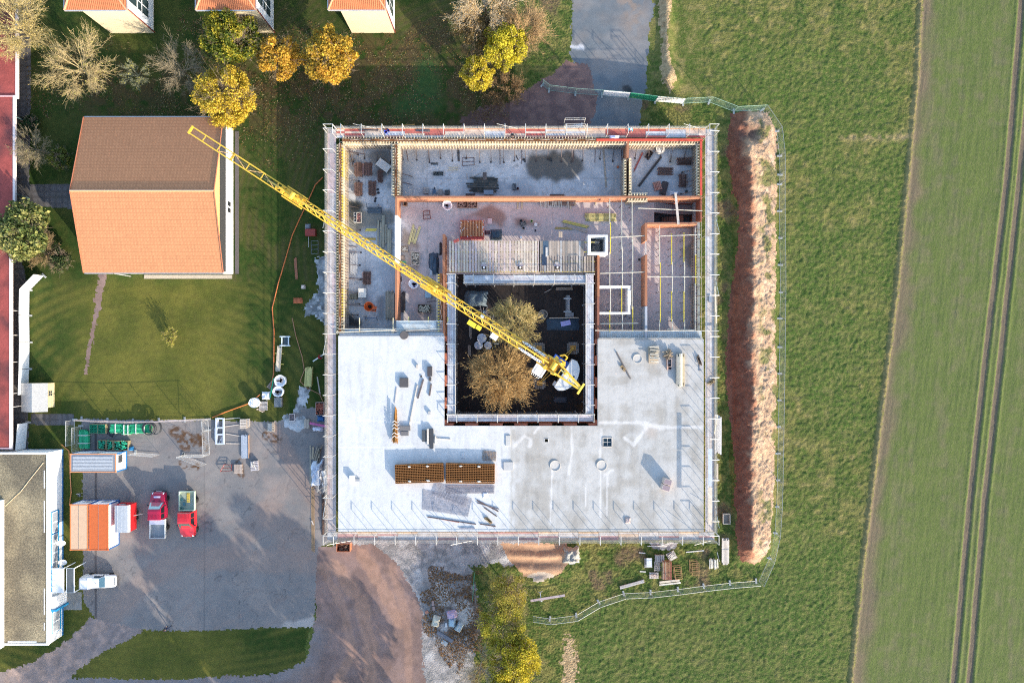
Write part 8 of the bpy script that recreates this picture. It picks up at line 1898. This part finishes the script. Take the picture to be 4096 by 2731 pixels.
pal('Y2', 685, 180, 0, 'pale pallet stack in the yard by the lawn edge', math.pi / 2, (.52, .46, .40), 1.25, .85, 4, 6); pal('Y2', 748, 170, 0, 'narrow pallet tilted against the pale pallet stack', math.pi / 2, (.48, .43, .38), 1.1, .3, 3, 6); lum('Y2', 690, 330, 695, 665, .85, 0, 'bundle of galvanised tubes in the yard', (.44, .48, .54), 9, 4, .06, 'tube_bundle', 'tube bundle', 'steel'); plank('Y2', 745, 340, 748, 660, .09, 0, 'rusty bar along the right side of the tube bundle', (.36, .24, .17), .3); pal('Y2', 832, 760, 0, 'grey pallet with a loose batten across it in the yard', math.pi / 2 + .1, (.42, .40, .42), 1.3, 1.0, 3, 6, top=((.6, .58, .52), 3)); pal('Y2', 603, 805, 0, 'brownish slatted pallet on leaves in the yard', 0, (.46, .38, .33), 1.1, 1.2, 2, 9); frame('Y2', [(365, 838), (515, 825), (520, 745), (420, 740)], .04, 0, 'rusty red frame left of the slatted pallet', (.20, .05, .05), .35, cross=1)
e = MB(); q = PZ('t02', 730, 1290, 0); c = (.62, .64, .66)
for a in (-.22, .22):
    for b in (-.2, .2): e.tube((q.x + a, q.y + b, 0), (q.x + a * .9, q.y + b, .45 if b < 0 else .85), .02, c, 5)
e.path([(q.x - .2, q.y + .2, .85), (q.x + .2, q.y + .2, .85), (q.x + .2, q.y - .2, .66), ], .02, c, 5); e.span(q.x - .22, q.x + .22, q.y - .2, q.y + .2, .43, .47, (.05, .05, .06)); one('chair', e, 'steel', 'black chair with a white tube frame beside the containers', 'chair')
# ---- south of the building
pal('SE', 258, 275, G0, 'pallet with a shiny pale sheet, left of the stacked pallets', math.pi / 2, (.44, .42, .40), 1.25, 1.0, 2, 6); slab('SE', 238, 223, 300, 328, .08, .34, 'pale sheet on the leftmost pallet of the grass', (.56, .58, .60), 'metal_sheet', 'sheet', 'steel'); pal('SE', 382, 222, G0, 'pallet with two dark gaps above the one holding planks', 0, (.46, .43, .40), 1.25, .9, 3, 5); pal('SE', 357, 313, G0, 'pallet holding short upright planks on the grass', math.pi / 2, (.42, .37, .33), 1.25, .8, 2, 5, top=((.50, .42, .34), 6)); pal('SE', 320, 415, G0, 'lowest pallet with pinkish offcuts left of the frame stack', 0, (.47, .43, .40), 1.25, .8, 2, 5, top=((.55, .44, .38), 5)); pal('SE', 520, 200, G0, 'tilted pallet heaped with white offcuts', .5, (.48, .45, .42), 1.2, 1.1, 1, 7, top=((.66, .62, .55), 12))
t = thing('frame_stack', 'row of upright rusty scaffold frames packed on the grass', 'frame stack', tuple(PZ('SE', 470, 370, G0))); e = MB(); a, b = PZ('SE', 418, 272, 1.0), PZ('SE', 522, 465, 1.0)
for k in range(11): x = a.x + (k + .5) / 11 * (b.x - a.x); c = jit(random.choice(((.40, .22, .16), (.48, .36, .30), (.30, .10, .08))), .15); e.path([(x - .06, b.y, .05), (x + .04, b.y, 1.0), (x + .02, a.y, 1.02), (x - .04, a.y, .05)], .035, c, 5); e.tube((x, b.y, .55), (x, a.y, .55), .025, c, 4)
build('frames', e, 'rust', t)
def frames2(pts, label, n):
    q = [PZ('SE', x, y, G0) for x, y in pts]; e = MB()
    for k in range(n):
        o = Vector((.16 * k, -.2 * k, .08 + .06 * k)); c = jit((.40, .24, .12), .2); r = [v + o for v in q]; e.path(r + [r[0]], .035, c, 5)
        for f in (.33, .66): e.tube(r[0].lerp(r[3], f), r[1].lerp(r[2], f), .03, c, 4)
    one('scaffold_frame_pile', e, 'rust', label, 'scaffold frames', 'loose scaffold frames on the grass')
frames2([(535, 310), (610, 305), (625, 440), (550, 445)], 'rusty frames lying right of the upright frame row', 2); frames2([(720, 242), (795, 242), (800, 380), (722, 380)], 'ochre rusty frames lying apart on the grass', 3)
plank('SE', 385, 497, 608, 470, .28, G0, 'upper pale plank below the upright frames', (.62, .56, .46), .12); plank('SE', 382, 527, 622, 499, .2, G0, 'lower pale plank below the upright frames', (.66, .62, .54), .1); lum('SE', -60, 555, 215, 478, .42, G0, 'long grey beam pair lying slantwise on the rough grass', (.42, .40, .39), 2, 2, .1, short=.02); e = MB()
a = PZ('SE', 990, 285, G0); t = thing('post_bundle', 'bundle of short white posts on the grass near the ridge', 'posts', tuple(a)); e = MB()
for k in range(24): x = a.x + random.uniform(-.62, .62); e.tube((x, a.y + random.uniform(.5, .72), a.z + .1 + .1 * (k % 4)), (x + random.uniform(-.05, .1), a.y - random.uniform(.45, .7), a.z + .1 + .1 * (k % 4)), .06, jit((.70, .66, .57), .15), 6)
build('posts', e, 'wood', t); lum('SE', 1120, -5, 1118, 300, .95, G0, 'long pale beams lying beside the south east scaffold corner', (.56, .51, .45), 6, 3, .1); plank('SE', 155, 164, 228, 171, .14, G0, 'short white batten above the leftmost pallet', (.62, .6, .55)); plank('SE', 166, 375, 232, 380, .14, G0, 'short white batten left of the lowest pallet', (.62, .6, .55)); plank('SE', 682, 160, 885, 141, .14, G0, 'long white pole on the grass above the loose frames', (.64, .62, .58)); stick('SE', 1030, 160, 1056, 262, .04, G0, 'thin grey stick leaning at the white posts', (.5, .5, .5)); plank('SE', 250, 92, 470, 91, .12, G0, 'white plank lying under the south scaffold', (.6, .58, .54)); plank('SE', 365, 96, 545, 55, .1, 2.2, 'pale pole slanting off the south scaffold', (.62, .6, .56))
trestle('t23', (250, 745), (262, 825), G0, 'white trestle carrying a long plank near the hedge', (.62, .62, .64), .5); plank('t23', 165, 815, 470, 766, .3, G0, 'long mauve plank resting on the white trestle', (.40, .33, .35), .08, dz=.55); drape('t23', 455, 335, 605, 490, 1.0, G0, 'pale heap of gravel under the south scaffold', (.34, .33, .30), seed=80, name='gravel_heap', cat='gravel heap', m='soil', rag=.05)
for i, (x, y, l, w_, rz, c, lb) in enumerate(((142, 455, 95, 145, .25, (.58, .56, .46), 'cream sack alone at the left of the four'), (345, 368, 130, 105, -.2, (.46, .36, .50), 'purple tinted sack uppermost of the four'), (348, 467, 90, 120, 0, (.36, .48, .56), 'blue-grey sack below the purple one'), (440, 527, 85, 130, .5, (.40, .47, .50), 'striped pale sack at the lower right of the four'))): drape('BG', x - l / 2, y - w_ / 2, x + l / 2, y + w_ / 2, .7, G0, lb, c, rz=-rz, name='full_sack', cat='sack', seed=81 + i, rag=.05, lump=1.2, grp='full sacks on the leafy ground')
for x0, y0, x1, y1, lb in ((85, 195, 118, 260, 'upper of two pink concrete slabs on the leaves'), (95, 266, 128, 315, 'lower of two pink concrete slabs on the leaves')): slab('BG', x0, y0, x1, y1, .15, G0, lb, (.34, .25, .23), 'paving_stone', 'slab')
slab('BG', 5, 322, 45, 358, .12, G0, 'square terracotta brick left of the cream sack', (.42, .18, .11), 'brick', 'brick', 'plastic', rz=.6); plank('BG', 155, 595, 355, 715, .5, G0, 'long dark grey panel lying on the rubble ground', (.16, .17, .20), .1, 'dark_sheet', 'panel', m='steel'); slab('BG', 205, 705, 290, 765, .06, G0, 'small pale grey panel half under the dark one', (.26, .30, .33), 'dark_sheet', 'panel', 'steel', rz=-.55); slab('BG', 258, 480, 285, 532, .1, G0, 'small white perforated block between the sacks', (.6, .6, .6))
# ---------------------------------------------------------------- construction fences
def mesh_panel(label, p0, p1, h=2.0, sheet=None, grp='mesh fence panels', foot=True, wires=8, col=(.42, .44, .44)):
    t = thing('mesh_fence', label, 'fence panel', tuple((p0 + p1) / 2), 0, grp); d = (p1 - p0).normalized(); s = Vector((-d.y, d.x, 0)); U = Vector((0, 0, 1)); e = MB(); a, b = p0 + d * .04, p1 - d * .04
    for q in (a, b): e.tube(q + U * .05, q + U * h, .024, col, 5)
    for z in (.12, h): e.tube(a + U * z, b + U * z, .024, col, 5)
    build('frame', e, 'steel', t); e = MB()
    if sheet:
        e.beam(a + U * (h / 2 + .08), b + U * (h / 2 + .08), .03, h - .2, sheet); k = build('privacy_sheet', e, 'cloth', t)
    else:
        for k in range(1, wires): e.tube(a + U * (.12 + (h - .12) * k / wires), b + U * (.12 + (h - .12) * k / wires), .006, col, 3)
        for k in range(1, 14): e.tube(a.lerp(b, k / 14) + U * .12, a.lerp(b, k / 14) + U * h, .004, col, 3)
        k = build('wire_mesh', e, 'steel', t)
    if foot: e = MB(); e.box((p0.x, p0.y, p0.z), (.7, .24, .14), (.30, .32, .32), math.atan2(s.y, s.x)); build('foot', e, 'plastic', t)
    return t, k
def fence_line(view, pts, labs, sheets={}, col=(.42, .44, .44)):
    q = [PZ(view, x, y, None) for x, y in pts]
    return [mesh_panel(labs(i), q[i], q[i + 1], 2.0, sheets.get(i), col=col) for i in range(len(q) - 1)]
WSH = (.72, .74, .78)
fl = fence_line('FN', [(20, 45), (75, 90), (297, 118), (520, 132), (742, 152), (965, 182), (1195, 203)], lambda i: ('fence panel coming out of the yellow trees', 'fence panel on the red dirt left of the gravel road', 'fence panel between the red dirt and the white sheeted panel', 'fence panel covered with a white sheet on the gravel road', 'fence panel covered with a green banner by the gravel road edge', 'fence panel with a bright white sheet beside the hay heap')[i], {3: WSH, 4: (.02, .22, .12), 5: (.80, .78, .74)}, (.22, .36, .32))
# emblem and printed hem of the green banner
tb, sheet_ = fl[4]; a, b = PZ('FN', 742, 152, None), PZ('FN', 965, 182, None); d = (b - a).normalized(); n_ = Vector((-d.y, d.x, 0)) * .03; e = MB(); U = Vector((0, 0, 1))
def onb(u, z): return a + d * u + n_ + U * z
for u0, z0, r0 in ((.95, 1.15, .26), (1.35, 1.05, .26)): pts = [onb(u0 + r0 * math.cos(q * .35 + 2.4), z0 + r0 * math.sin(q * .35 + 2.4)) for q in range(15)]; e.path(pts, .05, (.45, .60, .06), 5)
e.path([onb(.15, .3), onb(.5, .5), onb(1.0, .42)], .06, (.3, .5, .08), 5)
for k in range(9): e.beam(onb(1.9 + .17 * k, .3 + .13 * k * (k > 4)), onb(2.3 + .13 * k, .38 + .16 * k * (k > 4)), .02, .09, (.62, .74, .68))
build('banner_print', e, 'paint', sheet_)
fence_line('t20', [(1530, 930), (1765, 918), (1985, 1002), (2240, 988)], lambda i: ('green framed fence panel right of the bright white sheet', 'green framed fence panel slanting to the ridge corner', 'fence panel along the north end of the earth ridge')[i], {}, (.36, .52, .42))
fence_line('t30', [(-54, 988), (75, 1178), (100, 1400), (104, 1568)], lambda i: ('fence panel rounding the north east corner of the ridge', 'fence panel just south of the rounded ridge corner', 'short fence panel at the upper east side of the ridge')[i])
fence_line('t31', [(104, 0), (100, 85), (100, 325), (102, 565), (106, 806), (107, 1050), (103, 1285), (102, 1540)], lambda i: 'fence panel east of the earth ridge, %s south of the short corner panel' % ordinal(i))
fence_line('V', [(1790, 797), (1789, 858), (1788, 919), (1787, 980), (1786, 1041), (1785, 1102), (1783, 1163), (1779, 1223), (1766, 1281), (1742, 1335)], lambda i: 'fence panel beside the lower ridge, %s north of the south corner' % ordinal(8 - i))
fence_line('t23', [(2185, 650), (1950, 668), (1715, 695), (1485, 725), (1240, 752), (1000, 762), (775, 838), (575, 958), (340, 988), (185, 965)], lambda i: 'fence panel across the meadow, %s from the ridge corner' % ordinal(i))
YF = [(250, 128), (630, 150), (1005, 160), (1385, 152), (1765, 138), (2140, 120)]
fence_line('YD', YF, lambda i: 'yard fence panel behind the green pipes, %s from the left' % ordinal(i), {}, (.60, .52, .52))
for pts, lb in (([(2105, 132), (2118, 290)], 'short fence panel at the right end of the yard fence'), ([(2112, 290), (2130, 655)], 'fence panel closing the right side of the fenced yard'), ([(1740, 655), (2115, 655)], 'fence panel at the gate gap of the fenced yard'), ([(1040, 620), (1400, 650)], 'open gate leaf beside the office container'), ([(1740, 660), (2085, 790)], 'gate leaf swung open into the yard'), ([(150, 135), (150, 500)], 'fence panel at the left end of the green pipe yard'), ([(240, 230), (245, 590)], 'second fence panel set just inside the left end of the pipe yard')): mesh_panel(lb, PZ('YD', *pts[0], 0), PZ('YD', *pts[1], 0), col=(.62, .62, .60))
fence_line('V', [(102, 633), (69, 667), (68, 725), (69, 786), (68, 847), (66, 905)], lambda i: ('slanting white sheeted fence panel touching the conifer', 'white sheeted fence panel below the slanting one', 'white sheeted fence panel second above the shed', 'white sheeted fence panel just above the shed', 'white sheeted fence panel running behind the shed')[i], {i: WSH for i in range(5)}); fence_line('V', [(65, 969), (60, 1030)], lambda i: 'white sheeted fence panel between the shed and the white block', {0: WSH})
t, k_ = mesh_panel('green framed mesh panel lying against the top of the hedge', PZ('t13', 1945, 800, 0), PZ('t13', 1960, 565, 0), 1.6, col=(.10, .28, .18), foot=False)
# ---- small things on the scaffold decks
plank('A', 672, 183, 1026, 192, .2, ZD, 'dark beam lying on the west part of the north scaffold', (.05, .045, .06), .1); plank('A', 1722, 192, 1985, 205, .28, ZD, 'dark board with a yellow edge on the north scaffold', (.06, .055, .08), .1); bucket('A', 1175, 235, .2, ZD, 'bright blue bucket on the north scaffold', (.02, .05, .55)); bucket('A', 1222, 207, .16, ZD, 'dark blue bucket beside the bright blue one', (.015, .03, .25)); plank('A', 1290, 118, 1700, 88, .12, 2.0, 'orange pole lying outside the north scaffold', (.50, .26, .07)); drape('t20', 875, 1215, 960, 1246, .3, 3.7, 'lilac-white sack on the formwork next to the red rail', (.58, .58, .78), seed=90, name='sack', cat='sack')
# ---------------------------------------------------------------- people
def person(label, loc, rz, joints, zone_cols, hair=None, helmet=None):
    """joints: name -> (x,y,z,r); one continuous skinned body, then coloured by region"""
    t = thing('person', label, 'person', loc, rz); t['_loc'] = True
    J_ = joints; order = list(J_); links = [('pelvis', 'chest'), ('chest', 'neck'), ('neck', 'head'), ('chest', 'sho_l'), ('sho_l', 'elb_l'), ('elb_l', 'han_l'), ('chest', 'sho_r'), ('sho_r', 'elb_r'), ('elb_r', 'han_r'), ('pelvis', 'hip_l'), ('hip_l', 'kne_l'), ('kne_l', 'ank_l'), ('ank_l', 'toe_l'), ('pelvis', 'hip_r'), ('hip_r', 'kne_r'), ('kne_r', 'ank_r'), ('ank_r', 'toe_r')]
    vs_ = [J_[k][:3] for k in order]; es = [(order.index(a), order.index(b)) for a, b in links]; rad = [J_[k][3] for k in order]
    for s in ('l', 'r'):
        h, el = Vector(J_['han_' + s][:3]), Vector(J_['elb_' + s][:3]); d = (h - el).normalized(); sd = d.orthogonal().normalized()
        for f in range(4): vs_.append(tuple(h + d * (.075 - .006 * abs(f - 1)) + sd * (.02 * (f - 1.5)))); es.append((order.index('han_' + s), len(vs_) - 1)); rad.append(.011)
        vs_.append(tuple(h + d * .03 + sd * .05)); es.append((order.index('han_' + s), len(vs_) - 1)); rad.append(.012)
    me = bpy.data.meshes.new('body'); me.from_pydata(vs_, es, []); o = bpy.data.objects.new('tmp', me); COL.objects.link(o)
    o.modifiers.new('s', 'SKIN'); 
    for i, v in enumerate(me.skin_vertices[0].data): v.radius = (rad[i], rad[i]); v.use_root = (i == 0)
    sb = o.modifiers.new('u', 'SUBSURF'); sb.levels = 1; sb.render_levels = 1
    m2 = bpy.data.meshes.new_from_object(o.evaluated_get(bpy.context.evaluated_depsgraph_get())); bpy.data.objects.remove(o)
    pts = [(k, Vector(J_[k][:3])) for k in order]; cc = []
    for f in m2.polygons: c = f.center; k = min(pts, key=lambda q: (q[1] - c).length)[0]; cc += [*zone_cols[k.split('_')[0]], 1]
    for a in list(m2.attributes):
        if a.name == 'Col': m2.attributes.remove(a)
    at = m2.attributes.new('Col', 'FLOAT_COLOR', 'FACE'); at.data.foreach_set('color', cc); m2.materials.clear(); m2.materials.append(M['skin']); m2.polygons.foreach_set('use_smooth', [True] * len(m2.polygons))
    b = bpy.data.objects.new('body', m2); COL.objects.link(b); b.parent = t
    hd = J_['head']; e = MB(); c = helmet or hair; k = 1.18 if helmet else 1.1
    e.lathe((hd[0], hd[1] - .01, hd[2] + .01), [(.115 * k, -.03), (.11 * k, .05), (.08 * k, .1), (.02, .13 * k)], c, 12); 
    if helmet: e.lathe((hd[0], hd[1] + .02, hd[2] - .01), [(.15, 0), (.15, .012), (.12, .02)], c, 12)
    build('helmet' if helmet else 'hair', e, 'plastic' if helmet else 'cloth', t, True)
    e = MB(); fwd = Vector((J_['toe_l'][0] - J_['ank_l'][0], J_['toe_l'][1] - J_['ank_l'][1], 0)).normalized(); h = Vector(hd[:3]); rt_ = Vector((fwd.y, -fwd.x, 0))
    e.tube(h + fwd * .10, h + fwd * .135 - Vector((0, 0, .02)), .016, (.5, .32, .24), 5); e.beam(h + fwd * .098 + rt_ * -.03 - Vector((0, 0, .06)), h + fwd * .098 + rt_ * .03 - Vector((0, 0, .06)), .012, .01, (.35, .14, .12))
    for s in (-1, 1): e.lathe(tuple(h + fwd * .095 + rt_ * (.035 * s) + Vector((0, 0, .015))), [(.012, -.008), (.012, .008)], (.03, .02, .02), 6); e.lathe(tuple(h + rt_ * (.108 * s)), [(.02, -.025), (.022, .02)], (.5, .32, .24), 6)
    build('face', e, 'skin', t); return t
SK = (.52, .34, .25)
def cols(jacket, trousers, shoes=(.03, .03, .03)): return {'pelvis': trousers, 'hip': trousers, 'kne': trousers, 'ank': shoes, 'toe': shoes, 'chest': jacket, 'sho': jacket, 'elb': jacket, 'han': SK, 'neck': SK, 'head': SK}
def stand(stride=.0, lean=0., arms='down', reach=.0):
    j = {'pelvis': (0, 0, .95, .13), 'chest': (0, lean * .5, 1.30, .155), 'neck': (0, lean * .8, 1.50, .058), 'head': (0, lean + .02, 1.64, .105)}
    for s, k in ((1, 'l'), (-1, 'r')):
        y = stride * s
        j['sho_' + k] = (.19 * s, lean * .7, 1.42, .065); j['elb_' + k] = (.27 * s, lean * .6 - y * .4 + reach * .5, 1.16, .045); j['han_' + k] = (.22 * s, lean * .5 - y * .8 + reach + .06, .95 + reach * .5, .032)
        j['hip_' + k] = (.10 * s, 0, .88, .095); j['kne_' + k] = (.11 * s, y * .6 + .03, .50, .065); j['ank_' + k] = (.11 * s, y, .09, .045); j['toe_' + k] = (.12 * s, y + .17, .04, .04)
    return j
q = P('t03', 1525, 1052, 0); person('person in dark blue clothes walking at the grass edge of the yard', (q.x, q.y, 0), 2.2, stand(.26), cols((.02, .025, .05), (.02, .03, .075)), hair=(.03, .02, .02))
q = PZ('LA', 690, 289, 0); person('person in a hooded red jacket carrying a long pale board beside the west scaffold', (q.x, q.y, 0), -.9, stand(.08, .04, reach=.22), cols((.36, .012, .03), (.02, .025, .06)), hair=(.36, .012, .03))
a, b = P('LA', 608, 325, 1.05), P('LA', 722, 250, 1.05); e = MB(); e.beam(a, b, .16, .05, (.62, .66, .62)); one('carried_board', e, 'wood', 'long pale board held by the person in red', 'board')
q = P('t20', 1047, 1180, ZD); person('worker in turquoise with a white helmet on the north scaffold', (q.x, q.y, ZD), 3.0, stand(.06, .1, reach=.2), cols((.01, .45, .62), (.02, .14, .32)), helmet=(.82, .83, .85))
bend = {'pelvis': (0, 0, .92, .13), 'chest': (0, .33, 1.10, .15), 'neck': (0, .50, 1.10, .058), 'head': (0, .62, 1.07, .105)}
for s, k in ((1, 'l'), (-1, 'r')): bend.update({'sho_' + k: (.19 * s, .42, 1.12, .065), 'elb_' + k: (.24 * s, .52, .88, .045), 'han_' + k: (.16 * s, .66, .70, .032), 'hip_' + k: (.10 * s, .02, .85, .095), 'kne_' + k: (.12 * s, .08, .48, .065), 'ank_' + k: (.13 * s, -.03, .09, .045), 'toe_' + k: (.14 * s, .15, .04, .04)})
q = P('D', 560, 120, ZD + .9); t = person('worker in black bending over the rebar on the north scaffold', (q.x, q.y, ZD), math.pi, bend, cols((.015, .015, .02), (.02, .02, .025)), hair=(.05, .035, .025)); e = MB(); e.box((0, .05, 1.06), (.24, .04, .03), (.6, .66, .7)); build('reflective_stripe', e, 'cloth', t)
